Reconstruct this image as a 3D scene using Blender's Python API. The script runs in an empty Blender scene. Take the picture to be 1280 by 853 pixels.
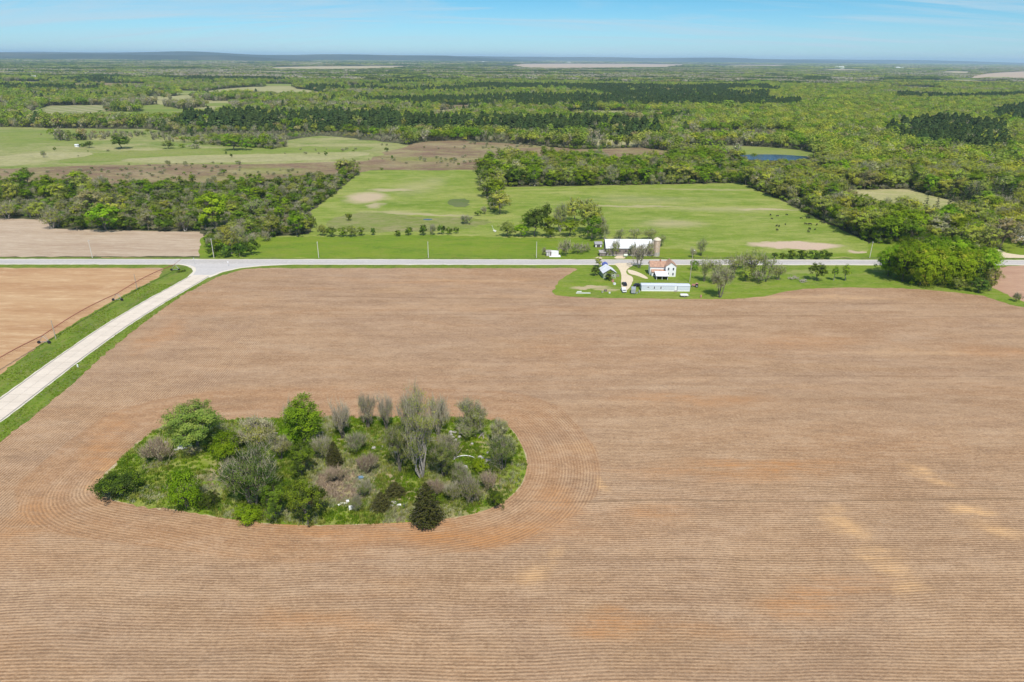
import bpy, bmesh, math, random
import numpy as np
from mathutils import Vector, Matrix, Euler

random.seed(7)
R = np.random.default_rng(11)
SC = bpy.context.scene
COL = SC.collection
rad = math.radians

# ------------------------------------------------------------------ camera
CAM_H = 105.0
PITCH = math.atan(354.5 / 853.333)
ROLL = rad(0.49)
cam_data = bpy.data.cameras.new('camera')
cam_data.lens = 24.0
cam_data.sensor_width = 36.0
cam_data.clip_start = 0.5
cam_data.clip_end = 120000.0
cam = bpy.data.objects.new('camera', cam_data)
COL.objects.link(cam)
cam.location = (0, 0, CAM_H)
CAM_M = (Matrix.Rotation(math.pi / 2 - PITCH, 3, 'X') @ Matrix.Rotation(ROLL, 3, 'Z'))
cam.rotation_euler = CAM_M.to_euler()
SC.camera = cam

# ------------------------------------------------------------------ sky
SUN_EL, SUN_AZ = 56.0, 168.0      # azimuth clockwise from +Y (the way the camera looks)
world = bpy.data.worlds.new('World')
SC.world = world
world.use_nodes = True
wn = world.node_tree
wn.nodes.clear()
w_out = wn.nodes.new('ShaderNodeOutputWorld')
w_bg = wn.nodes.new('ShaderNodeBackground')
w_sky = wn.nodes.new('ShaderNodeTexSky')
w_sky.sky_type = 'NISHITA'
w_sky.sun_disc = False
w_sky.sun_elevation = rad(SUN_EL)
w_sky.sun_rotation = rad(SUN_AZ)
w_sky.altitude = 300
w_sky.air_density = 1.0
w_sky.dust_density = 0.4
w_sky.ozone_density = 2.0
w_bg.inputs[1].default_value = 0.12
# thin cirrus, mixed in by direction
w_tc = wn.nodes.new('ShaderNodeTexCoord')
w_sep = wn.nodes.new('ShaderNodeSeparateXYZ')
wn.links.new(w_tc.outputs['Generated'], w_sep.inputs[0])
w_add = wn.nodes.new('ShaderNodeMath'); w_add.operation = 'ADD'; w_add.inputs[1].default_value = 0.12
wn.links.new(w_sep.outputs[2], w_add.inputs[0])
w_dx = wn.nodes.new('ShaderNodeMath'); w_dx.operation = 'DIVIDE'
w_dy = wn.nodes.new('ShaderNodeMath'); w_dy.operation = 'DIVIDE'
wn.links.new(w_sep.outputs[0], w_dx.inputs[0]); wn.links.new(w_add.outputs[0], w_dx.inputs[1])
wn.links.new(w_sep.outputs[1], w_dy.inputs[0]); wn.links.new(w_add.outputs[0], w_dy.inputs[1])
w_cmb = wn.nodes.new('ShaderNodeCombineXYZ')
wn.links.new(w_dx.outputs[0], w_cmb.inputs[0]); wn.links.new(w_dy.outputs[0], w_cmb.inputs[1])
w_map = wn.nodes.new('ShaderNodeMapping')
w_map.inputs['Rotation'].default_value = (0, 0, rad(38))
w_map.inputs['Scale'].default_value = (0.30, 1.5, 1)
w_map.inputs['Location'].default_value = (3.1, 1.4, 0)
wn.links.new(w_cmb.outputs[0], w_map.inputs[0])
w_n = wn.nodes.new('ShaderNodeTexNoise')
w_n.inputs['Scale'].default_value = 0.9
w_n.inputs['Detail'].default_value = 9
w_n.inputs['Roughness'].default_value = 0.62
w_n.inputs['Distortion'].default_value = 1.2
wn.links.new(w_map.outputs[0], w_n.inputs['Vector'])
w_r = wn.nodes.new('ShaderNodeMapRange')
w_r.inputs[1].default_value = 0.45; w_r.inputs[2].default_value = 0.64
w_r.inputs[3].default_value = 0.0; w_r.inputs[4].default_value = 0.75
wn.links.new(w_n.outputs[0], w_r.inputs[0])
w_mix = wn.nodes.new('ShaderNodeMix'); w_mix.data_type = 'RGBA'
w_mix.inputs[7].default_value = (4.1, 5.5, 6.5, 1)
wn.links.new(w_r.outputs[0], w_mix.inputs[0])
w_g = wn.nodes.new('ShaderNodeMix'); w_g.data_type = 'RGBA'; w_g.blend_type = 'MULTIPLY'
w_g.inputs[0].default_value = 1.0
w_tr = wn.nodes.new('ShaderNodeValToRGB')
_e = w_tr.color_ramp.elements
_e[0].position = 0.0; _e[0].color = (0.56, 0.86, 1.24, 1)
_e[1].position = 1.0; _e[1].color = (0.75, 0.92, 1.0, 1)
_q = _e.new(0.088); _q.color = (0.23, 0.62, 0.88, 1)
_q = _e.new(0.35); _q.color = (0.45, 0.75, 0.95, 1)
wn.links.new(w_sep.outputs[2], w_tr.inputs[0])
wn.links.new(w_tr.outputs[0], w_g.inputs[7])
wn.links.new(w_sky.outputs[0], w_g.inputs[6])
wn.links.new(w_g.outputs[2], w_mix.inputs[6])
wn.links.new(w_mix.outputs[2], w_bg.inputs[0])
wn.links.new(w_bg.outputs[0], w_out.inputs[0])

sun_d = bpy.data.lights.new('sun', 'SUN')
sun_d.energy = 4.5
sun_d.angle = rad(0.53)
sun_d.color = (1.0, 0.955, 0.88)
sun = bpy.data.objects.new('sun', sun_d)
COL.objects.link(sun)
_el, _az = rad(SUN_EL), rad(SUN_AZ)
SUN_DIR = Vector((math.sin(_az) * math.cos(_el), math.cos(_az) * math.cos(_el), math.sin(_el)))
sun.rotation_euler = SUN_DIR.to_track_quat('Z', 'Y').to_euler()
sun.location = (0, 0, 180)

SC.view_settings.view_transform = 'Standard'
SC.view_settings.look = 'None'
SC.view_settings.exposure = 0.08
SC.view_settings.gamma = 1.0
SC.view_settings.use_curve_mapping = False
SC.cycles.max_bounces = 6
SC.cycles.diffuse_bounces = 3
SC.cycles.volume_bounces = 1
SC.cycles.transparent_max_bounces = 8

# ------------------------------------------------------------------ picture <-> ground helpers (surveying the photo)
_M = np.array(CAM_M)
def G(px, py, z=0.0):
    """photo pixel (1280x853) -> the ground point it shows"""
    d = _M @ np.array([px - 640.0, 426.5 - py, -853.333])
    t = (z - CAM_H) / d[2]
    return (d[0] * t, d[1] * t, z)
def P(x, y, z=0.0):
    v = np.stack([np.asarray(x, float), np.asarray(y, float), np.asarray(z, float) + np.zeros_like(np.asarray(x, float)) - CAM_H], -1) @ _M
    w = np.maximum(-v[..., 2], 1e-3)
    return 640 + 853.333 * v[..., 0] / w, 426.5 - 853.333 * v[..., 1] / w
def mpp(px, py):
    """metres per photo pixel at that ground point"""
    g = G(px, py)
    v = np.array([g[0], g[1], -CAM_H]) @ _M
    return -v[2] / 853.333
def Gs(pts, z=0.0): return [G(a, b, z) for a, b in pts]
def inpoly(px, py, poly):
    px = np.asarray(px); py = np.asarray(py)
    c = np.zeros(px.shape, bool)
    n = len(poly); j = n - 1
    for i in range(n):
        xi, yi = poly[i]; xj, yj = poly[j]
        if yi != yj:
            c ^= ((yi > py) != (yj > py)) & (px < (xj - xi) * (py - yi) / (yj - yi) + xi)
        j = i
    return c

# ------------------------------------------------------------------ object bookkeeping
def tag(o, label=None, cat=None, group=None, kind=None):
    if label: o['label'] = label
    if cat: o['category'] = cat
    if group: o['group'] = group
    if kind: o['kind'] = kind
    return o
def empty(name, loc, rz=0.0, label=None, cat=None, group=None, s=1.0):
    o = bpy.data.objects.new(name, None)
    COL.objects.link(o)
    o.location = loc; o.rotation_euler = (0, 0, rz); o.scale = (s, s, s)
    o.empty_display_size = 0.5
    return tag(o, label, cat, group)
def mesh_np(name, V, F, mats=(), matidx=None, attrs=None, smooth=False):
    """V (n,3); F (m,k) faces of one size k"""
    V = np.asarray(V, np.float32); F = np.asarray(F, np.int32)
    me = bpy.data.meshes.new(name)
    m, k = F.shape
    me.vertices.add(len(V)); me.vertices.foreach_set('co', V.ravel())
    me.loops.add(m * k); me.loops.foreach_set('vertex_index', F.ravel())
    me.polygons.add(m)
    me.polygons.foreach_set('loop_start', np.arange(0, m * k, k, dtype=np.int32))
    me.polygons.foreach_set('loop_total', np.full(m, k, np.int32))
    for mt in mats: me.materials.append(mt)
    if matidx is not None: me.polygons.foreach_set('material_index', np.asarray(matidx, np.int32))
    if smooth: me.polygons.foreach_set('use_smooth', np.ones(m, bool))
    for an, (dom, vals) in (attrs or {}).items():
        a = me.attributes.new(an, 'FLOAT', dom)
        a.data.foreach_set('value', np.asarray(vals, np.float32).ravel())
    me.update(calc_edges=True)
    return me
def link(name, me, parent=None, loc=None, rz=0.0):
    o = bpy.data.objects.new(name, me)
    COL.objects.link(o)
    if parent is not None: o.parent = parent
    if loc is not None: o.location = loc
    if rz: o.rotation_euler = (0, 0, rz)
    return o

class MB:
    """collects simple solids into one mesh"""
    def __init__(s): s.v = []; s.f = []; s.m = []; s.mats = []
    def _mi(s, mat):
        if mat not in s.mats: s.mats.append(mat)
        return s.mats.index(mat)
    def add(s, V, F, mat):
        b = len(s.v); s.v += [tuple(p) for p in V]
        i = s._mi(mat)
        for f in F: s.f.append([b + q for q in f]); s.m.append(i)
        return s
    def box(s, c, d, mat, rz=0.0, M=None):
        x, y, z = d[0] / 2, d[1] / 2, d[2] / 2
        V = [(-x, -y, -z), (x, -y, -z), (x, y, -z), (-x, y, -z), (-x, -y, z), (x, -y, z), (x, y, z), (-x, y, z)]
        Q = Matrix.Rotation(rz, 3, 'Z') if M is None else M
        V = [Q @ Vector(p) + Vector(c) for p in V]
        return s.add(V, [(0, 3, 2, 1), (4, 5, 6, 7), (0, 1, 5, 4), (1, 2, 6, 5), (2, 3, 7, 6), (3, 0, 4, 7)], mat)
    def tube(s, a, b, r0, r1, mat, n=6, cap=True):
        a = Vector(a); b = Vector(b); d = (b - a)
        if d.length < 1e-6: return s
        q = d.normalized().to_track_quat('Z', 'Y').to_matrix()
        V = []
        for p, r in ((a, r0), (b, r1)):
            for k in range(n):
                t = 2 * math.pi * k / n
                V.append(p + q @ Vector((math.cos(t) * r, math.sin(t) * r, 0)))
        F = [(k, (k + 1) % n, n + (k + 1) % n, n + k) for k in range(n)]
        if cap: F += [tuple(range(n))[::-1], tuple(range(n, 2 * n))]
        return s.add(V, F, mat)
    def lathe(s, c, prof, mat, n=16):
        V = []; F = []
        for (r, z) in prof:
            for k in range(n):
                t = 2 * math.pi * k / n
                V.append((c[0] + r * math.cos(t), c[1] + r * math.sin(t), c[2] + z))
        for i in range(len(prof) - 1):
            for k in range(n):
                F.append((i * n + k, i * n + (k + 1) % n, (i + 1) * n + (k + 1) % n, (i + 1) * n + k))
        F.append(tuple(range(n))[::-1]); F.append(tuple(range((len(prof) - 1) * n, len(prof) * n)))
        return s.add(V, F, mat)
    def prism(s, pts, y0, y1, mat, axis='y'):
        """profile (a,z) extruded along an axis"""
        n = len(pts)
        if axis == 'y': V = [(a, y0, z) for a, z in pts] + [(a, y1, z) for a, z in pts]
        else: V = [(y0, a, z) for a, z in pts] + [(y1, a, z) for a, z in pts]
        F = [(k, (k + 1) % n, n + (k + 1) % n, n + k) for k in range(n)]
        F += [tuple(range(n))[::-1], tuple(range(n, 2 * n))]
        return s.add(V, F, mat)
    def build(s, name, parent=None, loc=None, rz=0.0, smooth=False):
        me = bpy.data.meshes.new(name)
        me.from_pydata([tuple(p) for p in s.v], [], s.f)
        for mt in s.mats: me.materials.append(mt)
        me.polygons.foreach_set('material_index', s.m)
        if smooth: me.polygons.foreach_set('use_smooth', [True] * len(s.f))
        bm = bmesh.new(); bm.from_mesh(me); bmesh.ops.recalc_face_normals(bm, faces=bm.faces); bm.to_mesh(me); bm.free()
        me.update()
        return link(name, me, parent, loc, rz)

def copy_tree(o, parent=None):
    c = o.copy(); COL.objects.link(c); c.parent = parent
    for ch in [k for k in KIDS.get(o.name, [])]:
        KIDS.setdefault(c.name, []).append(copy_tree(ch, c))
    return c
KIDS = {}
def kids(o):
    """remember a prototype's children (and theirs) for copy_tree"""
    allob = list(COL.objects)
    def rec(p):
        L = [q for q in allob if q.parent is p]
        KIDS[p.name] = L
        for q in L: rec(q)
    rec(o)

# ------------------------------------------------------------------ materials
class NT:
    def __init__(s, name):
        s.m = bpy.data.materials.new(name); s.m.use_nodes = True
        s.t = s.m.node_tree; s.t.nodes.clear()
        s.out = s.n('ShaderNodeOutputMaterial')
        s.pos = None
    def n(s, typ, **kw):
        o = s.t.nodes.new(typ)
        for k, v in kw.items(): setattr(o, k, v)
        return o
    def l(s, a, b): s.t.links.new(a, b)
    def setin(s, sock, v):
        if isinstance(v, (int, float)): sock.default_value = v
        elif isinstance(v, (tuple, list)):
            sock.default_value = tuple(v) + ((1,) if len(v) == 3 and sock.type == 'RGBA' else ())
        else: s.l(v, sock)
    def P(s):
        if s.pos is None: s.pos = s.n('ShaderNodeNewGeometry').outputs['Position']
        return s.pos
    def math(s, op, a, b=None, clamp=False):
        o = s.n('ShaderNodeMath', operation=op, use_clamp=clamp)
        s.setin(o.inputs[0], a)
        if b is not None: s.setin(o.inputs[1], b)
        return o.outputs[0]
    def vmul(s, vec, m):
        o = s.n('ShaderNodeVectorMath', operation='MULTIPLY'); s.setin(o.inputs[0], vec); s.setin(o.inputs[1], m); return o.outputs[0]
    def noise(s, scale, detail=4, rough=0.55, vec=None, dist=0.0, stretch=None, out=0):
        v = vec if vec is not None else s.P()
        if stretch is not None: v = s.vmul(v, stretch)
        o = s.n('ShaderNodeTexNoise')
        o.inputs['Scale'].default_value = scale; o.inputs['Detail'].default_value = detail
        o.inputs['Roughness'].default_value = rough; o.inputs['Distortion'].default_value = dist
        s.l(v, o.inputs['Vector']); return o.outputs[out]
    def rng(s, x, a, b, c=0.0, d=1.0, smooth=False):
        o = s.n('ShaderNodeMapRange'); o.clamp = True
        if smooth: o.interpolation_type = 'SMOOTHSTEP'
        s.setin(o.inputs[0], x)
        for i, v in enumerate((a, b, c, d)): s.setin(o.inputs[i + 1], v)
        return o.outputs[0]
    def mix(s, f, a, b, blend='MIX'):
        o = s.n('ShaderNodeMix', data_type='RGBA', blend_type=blend)
        s.setin(o.inputs[0], f); s.setin(o.inputs[6], a); s.setin(o.inputs[7], b)
        return o.outputs[2]
    def ramp(s, x, stops):
        o = s.n('ShaderNodeValToRGB'); e = o.color_ramp.elements
        while len(e) > 1: e.remove(e[0])
        e[0].position = stops[0][0]; e[0].color = tuple(stops[0][1]) + (1,)
        for p, c in stops[1:]:
            q = e.new(p); q.color = tuple(c) + (1,)
        s.l(x, o.inputs[0]); return o.outputs[0]
    def spot(s, c, r, rz=0.0, soft=0.6, wob=None):
        """soft elliptical patch on the ground at world point c"""
        o = s.n('ShaderNodeVectorMath', operation='SUBTRACT'); s.setin(o.inputs[0], wob if wob is not None else s.P()); o.inputs[1].default_value = (c[0], c[1], 0)
        v = o.outputs[0]
        if rz:
            q = s.n('ShaderNodeVectorRotate', rotation_type='Z_AXIS'); s.l(v, q.inputs['Vector']); q.inputs['Angle'].default_value = -rz; v = q.outputs[0]
        v = s.vmul(v, (1 / r[0], 1 / r[1], 0))
        o = s.n('ShaderNodeVectorMath', operation='LENGTH'); s.l(v, o.inputs[0])
        return s.rng(o.outputs['Value'], 1.0, 1.0 - soft, 0, 1, True)
    def wobble(s, scale, amt, detail=3):
        c = s.noise(scale, detail, out=1)
        o = s.n('ShaderNodeVectorMath', operation='SUBTRACT'); s.l(c, o.inputs[0]); o.inputs[1].default_value = (0.5, 0.5, 0.5)
        m = s.vmul(o.outputs[0], (amt, amt, 0))
        a = s.n('ShaderNodeVectorMath', operation='ADD'); s.l(s.P(), a.inputs[0]); s.l(m, a.inputs[1])
        return a.outputs[0]
    def surf(s, color, rough=0.9, bump=None, bd=0.1, bs=1.0, metal=0.0, spec=0.3, disp=False):
        b = s.n('ShaderNodeBsdfPrincipled')
        s.setin(b.inputs['Base Color'], color); s.setin(b.inputs['Roughness'], rough)
        b.inputs['Metallic'].default_value = metal
        b.inputs['Specular IOR Level'].default_value = spec
        if bump is not None:
            u = s.n('ShaderNodeBump'); u.inputs['Distance'].default_value = bd; u.inputs['Strength'].default_value = bs
            s.l(bump, u.inputs['Height']); s.l(u.outputs[0], b.inputs['Normal'])
        s.l(b.outputs[0], s.out.inputs[0]); return s.m

def plain(name, c, rough=0.7, metal=0.0, var=0.12, scale=1.5, spec=0.3):
    t = NT(name)
    n = t.noise(scale, 5, 0.6)
    f = t.rng(n, 0.3, 0.7, 1 - var, 1 + var)
    cc = t.n('ShaderNodeCombineXYZ'); [t.l(f, cc.inputs[i]) for i in range(3)]
    return t.surf(t.mix(1.0, c, cc.outputs[0], 'MULTIPLY'), rough, metal=metal, spec=spec)
# ================================================================== the land
def jag(pts, amp, step, seed=0):
    """subdivide a closed world outline and give it an uneven edge"""
    rr = np.random.default_rng(seed + 5)
    out = []
    n = len(pts)
    for i in range(n):
        a = np.array(pts[i][:2], float); b = np.array(pts[(i + 1) % n][:2], float)
        L = np.linalg.norm(b - a); k = max(1, min(60, int(L / step)))
        d = (b - a) / max(L, 1e-6); nn = np.array([-d[1], d[0]])
        for j in range(k):
            p = a + (b - a) * j / k
            w = 0.0 if j == 0 else rr.normal(0, amp)
            out.append(tuple(p + nn * w))
    return out
def sheet(name, pts, z, mat, amp=0.0, step=3.0, seed=0, label=None):
    if amp: pts = jag(pts, amp, step, seed)
    me = bpy.data.meshes.new(name)
    bm = bmesh.new()
    vs = [bm.verts.new((p[0], p[1], z)) for p in pts]
    f = bm.faces.new(vs)
    if f.normal.z < 0: f.normal_flip()
    f.normal_update()
    if f.normal.z < 0: f.normal_flip()
    bmesh.ops.triangulate(bm, faces=[f])
    bm.to_mesh(me); bm.free()
    me.materials.append(mat)
    o = link(name, me)
    o['kind'] = 'structure'
    if label: o['label'] = label
    return o
def smooth(pts, it=2):
    for _ in range(it):
        q = []
        for i in range(len(pts)):
            a = np.array(pts[i][:2]); b = np.array(pts[(i + 1) % len(pts)][:2])
            q += [tuple(a * .75 + b * .25), tuple(a * .25 + b * .75)]
        pts = q
    return pts

# ---- base ground: woodland floor and rough grass, far farmland colours
def ground_mat():
    t = NT('rough_ground')
    a = t.noise(0.02, 5, 0.6); b = t.noise(0.3, 5, 0.7); c = t.noise(0.0011, 4, 0.6)
    near = t.ramp(a, [(0.35, (0.060, 0.062, 0.020)), (0.5, (0.085, 0.085, 0.034)), (0.65, (0.12, 0.10, 0.055))])
    near = t.mix(t.rng(b, 0.35, 0.7, 0, 0.5), near, (0.05, 0.062, 0.016))
    far = t.ramp(c, [(0.40, (0.050, 0.060, 0.024)), (0.50, (0.075, 0.085, 0.035)), (0.60, (0.070, 0.070, 0.045)), (0.66, (0.20, 0.16, 0.11))])
    o = t.n('ShaderNodeVectorMath', operation='LENGTH'); t.l(t.P(), o.inputs[0])
    return t.surf(t.mix(t.rng(o.outputs['Value'], 1500, 5000), near, far), 0.95)
GROUND_R = 42000.0
_ring = []
_rs = [0, 300, 700, 1500, 3000, 6000, 12000, 24000, GROUND_R]
V = [(0, 0, 0)]; F = []
NS = 48
for r in _rs[1:]:
    for k in range(NS): V.append((r * math.cos(2 * math.pi * k / NS), r * math.sin(2 * math.pi * k / NS), 0))
me = bpy.data.meshes.new('ground')
F = [(0, 1 + k, 1 + (k + 1) % NS) for k in range(NS)]
for i in range(len(_rs) - 2):
    for k in range(NS):
        a = 1 + i * NS; b = a + NS
        F.append((a + k, b + k, b + (k + 1) % NS, a + (k + 1) % NS))
me.from_pydata(V, [], F); me.materials.append(ground_mat())
ground = link('ground', me); ground['kind'] = 'structure'

# ---- grass materials
def grass_mat(name, c1, c2, c3, tan=(0.30, 0.25, 0.12), tanf=0.0, sc=0.05, fine=1.2, spots=(), stretch=(0.35, 1, 1), streak=0.5, spotcol=(0.46, 0.34, 0.23)):
    t = NT(name)
    a = t.noise(sc, 5, 0.62, stretch=stretch); b = t.noise(fine, 4, 0.75); c = t.noise(sc * 6, 4, 0.7, stretch=stretch)
    col = t.ramp(a, [(0.36, c1), (0.50, c2), (0.64, c3)])
    col = t.mix(t.rng(c, 0.42, 0.72, 0, streak), col, c3)
    if tanf: col = t.mix(t.rng(t.noise(sc * 1.7, 6, 0.68, stretch=stretch, dist=0.5), 0.50, 0.68, 0, tanf), col, tan)
    e_ = t.noise(sc * 7, 7, 0.85, stretch=(0.5, 1, 1)); q_ = t.noise(sc * 3, 5, 0.7, stretch=stretch, dist=0.6)
    col = t.mix(t.rng(e_, 0.51, 0.62, 0, 0.75), col, t.mix(0.5, c3, tan))
    col = t.mix(t.rng(e_, 0.47, 0.36, 0, 0.6), col, tuple(x * 0.62 for x in c1))
    col = t.mix(t.rng(q_, 0.52, 0.64, 0, 0.6), col, t.mix(0.6, c3, tan))
    col = t.mix(t.rng(q_, 0.45, 0.33, 0, 0.35), col, tuple(x * 0.8 for x in c1))
    f = t.rng(b, 0.25, 0.75, 0.72, 1.25)
    cc = t.n('ShaderNodeCombineXYZ'); [t.l(f, cc.inputs[i]) for i in range(3)]
    col = t.mix(1.0, col, cc.outputs[0], 'MULTIPLY')
    if spots:
        wob = t.wobble(0.08, 16, 9); m = None
        for (ctr, rr, rz, st, sft) in spots:
            sp = t.math('MULTIPLY', t.spot(ctr, rr, rz, sft, wob), st)
            m = sp if m is None else t.math('MAXIMUM', m, sp)
        col = t.mix(m, col, t.mix(t.rng(b, 0.3, 0.7), spotcol, tuple(q * 0.82 for q in spotcol)))
    return t.surf(col, 0.95, b, 0.25, 0.7)
BRIGHT = ((0.105, 0.180, 0.004), (0.145, 0.225, 0.007), (0.185, 0.240, 0.016))
MEAD = ((0.10, 0.165, 0.022), (0.15, 0.20, 0.035), (0.20, 0.21, 0.065))

# ---- the big planted field (rows)
ISL = smooth([p[:2] for p in Gs([(118, 608), (150, 575), (180, 548), (205, 530), (300, 524), (420, 522), (540, 522), (625, 524), (643, 541), (657, 566), (659, 590), (648, 612), (625, 632), (585, 645), (520, 653), (460, 655), (400, 657), (350, 656), (290, 650), (240, 640), (170, 632), (128, 622)])], 2)
def seg_dist(px, py, poly):
    d = np.full(px.shape, 1e9)
    for i in range(len(poly)):
        ax, ay = poly[i]; bx, by = poly[(i + 1) % len(poly)]
        vx, vy = bx - ax, by - ay
        L = vx * vx + vy * vy + 1e-9
        t = np.clip(((px - ax) * vx + (py - ay) * vy) / L, 0, 1)
        d = np.minimum(d, np.hypot(px - ax - t * vx, py - ay - t * vy))
    return np.where(inpoly(px, py, poly), -d, d)
def field_mat():
    t = NT('planted_soil')
    at = t.n('ShaderNodeAttribute', attribute_name='isl'); D = at.outputs['Fac']
    P_ = t.P()
    sep = t.n('ShaderNodeSeparateXYZ'); t.l(P_, sep.inputs[0]); X, Y = sep.outputs[0], sep.outputs[1]
    wob = t.math('MULTIPLY', t.math('SUBTRACT', t.noise(0.02, 2), 0.5), 5.0)
    wobf = t.math('MULTIPLY', t.math('SUBTRACT', t.noise(0.5, 3), 0.5), 0.20)
    # three sowing directions: along x, round the island, along the side road
    yy = t.math('ADD', t.math('ADD', Y, t.math('MULTIPLY', X, -0.012)), t.math('ADD', wob, wobf))
    dd = t.math('ADD', D, wobf)
    xx = t.math('ADD', t.math('ADD', t.math('MULTIPLY', X, 0.985), t.math('MULTIPLY', Y, 0.03)), wobf)
    def rows(v, per):
        return t.math('MULTIPLY', t.math('ADD', t.math('SINE', t.math('MULTIPLY', v, 2 * math.pi / per)), 1.0), 0.5)
    n1 = t.math('MULTIPLY', t.math('SUBTRACT', t.noise(0.045, 3), 0.5), 14.0)
    mi = t.rng(t.math('ADD', D, t.math('MULTIPLY', n1, 0.45)), 15.2, 16.4, 1, 0)            # ring mask
    yb = t.rng(Y, 126, 150, 0.62, 1.0)
    mi = t.rng(t.math('SUBTRACT', t.math('ADD', D, t.math('MULTIPLY', n1, 0.3)), t.math('MULTIPLY', yb, 20.5)), -0.6, 0.6, 1, 0)
    # left wedge: rows parallel to the side road
    lw = t.math('ADD', t.math('ADD', X, t.math('MULTIPLY', t.math('SUBTRACT', Y, 150), -0.10)), t.math('MULTIPLY', n1, 0.8))
    ml = t.math('MULTIPLY', t.rng(lw, -108, -111, 0, 1), t.rng(t.math('ADD', Y, n1), 132, 136, 0, 1))
    ml = t.math('MULTIPLY', ml, t.rng(t.math('ADD', Y, t.math('MULTIPLY', X, 0.9)), 175, 160, 0, 1))
    hl = t.rng(t.math('SUBTRACT', X, t.math('MULTIPLY', n1, 0.15)), -135, -136.5, 0, 1)
    ml = t.math('MAXIMUM', ml, t.math('MULTIPLY', hl, t.rng(Y, 130, 134)))
    r0, r1, r2 = rows(yy, 0.78), rows(dd, 0.84), rows(xx, 0.80)
    def lerp(f, a, b): return t.math('ADD', t.math('MULTIPLY', a, t.math('SUBTRACT', 1.0, f)), t.math('MULTIPLY', b, f))
    row = lerp(mi, lerp(ml, r0, r2), r1)
    wide = lerp(mi, lerp(ml, rows(yy, 6.1), rows(xx, 6.1)), rows(dd, 6.1))
    # colours
    big = t.noise(0.012, 6, 0.65, stretch=(0.35, 1, 1), dist=0.4)
    mid = t.noise(0.09, 6, 0.72, stretch=(0.16, 1.2, 1))
    mot = t.noise(0.15, 7, 0.82, stretch=(0.35, 1, 1))
    fin = t.noise(2.2, 5, 0.85, stretch=(0.55, 1, 1)); vfin = t.noise(7.0, 3, 0.85); clod = t.noise(0.55, 5, 0.8, stretch=(0.6, 1, 1))
    soil = t.ramp(big, [(0.34, (0.300, 0.168, 0.086)), (0.42, (0.350, 0.212, 0.118)), (0.48, (0.400, 0.262, 0.158)), (0.54, (0.335, 0.222, 0.145)), (0.60, (0.385, 0.245, 0.140)), (0.68, (0.360, 0.195, 0.088))])
    soil = t.mix(t.rng(mid, 0.50, 0.66, 0, 0.6), soil, (0.50, 0.345, 0.220))
    soil = t.mix(t.rng(mid, 0.48, 0.34, 0, 0.6), soil, (0.255, 0.155, 0.088))
    soil = t.mix(t.rng(t.noise(0.03, 6, 0.7, stretch=(0.22, 1.1, 1), dist=0.8), 0.50, 0.68, 0, 0.5), soil, (0.44, 0.225, 0.095))
    soil = t.mix(t.rng(t.noise(0.05, 5, 0.7, stretch=(0.3, 1.1, 1), dist=0.5), 0.55, 0.70, 0, 0.45), soil, (0.52, 0.40, 0.29))
    wobv = t.wobble(0.045, 18, 9)
    rag = t.rng(t.noise(0.22, 7, 0.75, stretch=(0.22, 1.3, 1)), 0.36, 0.58, 0.1, 1.2)
    def spots(L):
        m = None
        for (px, py, rx, ry, rz, st) in L:
            g = G(px, py)
            q = t.math('MULTIPLY', t.spot(g, (rx, ry), rz, 0.9, wobv), st)
            m = q if m is None else t.math('MAXIMUM', m, q)
        return m
    orange = spots([(560, 668, 48, 7, 0.0, 0.75), (380, 664, 30, 5, 0, 0.6), (760, 775, 16, 5, 0, 0.7), (880, 790, 20, 4, 0, 0.45), (960, 580, 34, 5, 0, 0.85), (900, 590, 50, 7, 0, 0.45),
                    (870, 500, 40, 7, 0, 0.6), (1010, 755, 16, 7, 0, 0.6), (700, 640, 9, 14, 0.2, 0.6), (130, 560, 9, 34, 0.5, 0.55), (810, 640, 15, 7, 0, 0.45), (40, 650, 9, 16, 0, 0.55),
                    (200, 420, 9, 30, 0, 0.4), (1000, 425, 40, 10, 0, 0.35), (1260, 440, 30, 9, 0, 0.4), (1060, 730, 18, 5, 0, 0.5), (400, 770, 22, 5, 0, 0.35), (530, 352, 60, 6, 0, 0.3), (60, 480, 5, 20, 0, 0.3)])
    pale = spots([(1147, 586, 6, 4.5, 0, 1.0), (1165, 600, 10, 3.5, -0.5, 0.6), (1215, 636, 9, 4, 0, 0.95), (1250, 665, 10, 5, -0.5, 0.55), (1060, 660, 6, 10, 0.4, 0.75), (1110, 700, 8, 10, 0.6, 0.6),
                  (1140, 735, 7, 4, 0.3, 0.6), (752, 606, 2.2, 5, 0, 0.7), (660, 718, 6, 4, 0.5, 0.5), (700, 700, 7, 3, 0.6, 0.4), (600, 350, 60, 5, 0, 0.25), (1030, 372, 60, 5, 0, 0.35),
                  (120, 600, 1.4, 14, 0.2, 0.5), (720, 560, 8, 6, 0, 0.2), (1150, 440, 40, 5, 0, 0.25)])
    dark = spots([(640, 365, 14, 10, 0, 0.35), (1060, 500, 90, 14, 0, 0.25), (930, 820, 70, 12, 0, 0.25), (200, 810, 60, 9, 0, 0.2), (690, 352, 14, 9, 0, 0.4)])
    col = soil
    # residue-covered crests are paler, the furrows browner
    rw = t.rng(row, 0.2, 0.8)
    near = t.rng(Y, 330, 150, 0.6, 1.0)
    jit = t.rng(t.noise(0.8, 4, 0.8, stretch=(0.3, 1, 1)), 0.35, 0.62, 0.25, 1.0)
    amp = t.math('MULTIPLY', near, jit)
    col = t.mix(t.math('MULTIPLY', t.math('SUBTRACT', 1.0, rw), t.math('MULTIPLY', amp, 0.85)), col, t.mix(0.78, col, (0.15, 0.075, 0.035)))
    col = t.mix(t.math('MULTIPLY', rw, t.math('MULTIPLY', amp, 0.50)), col, (0.66, 0.445, 0.27))
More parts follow.
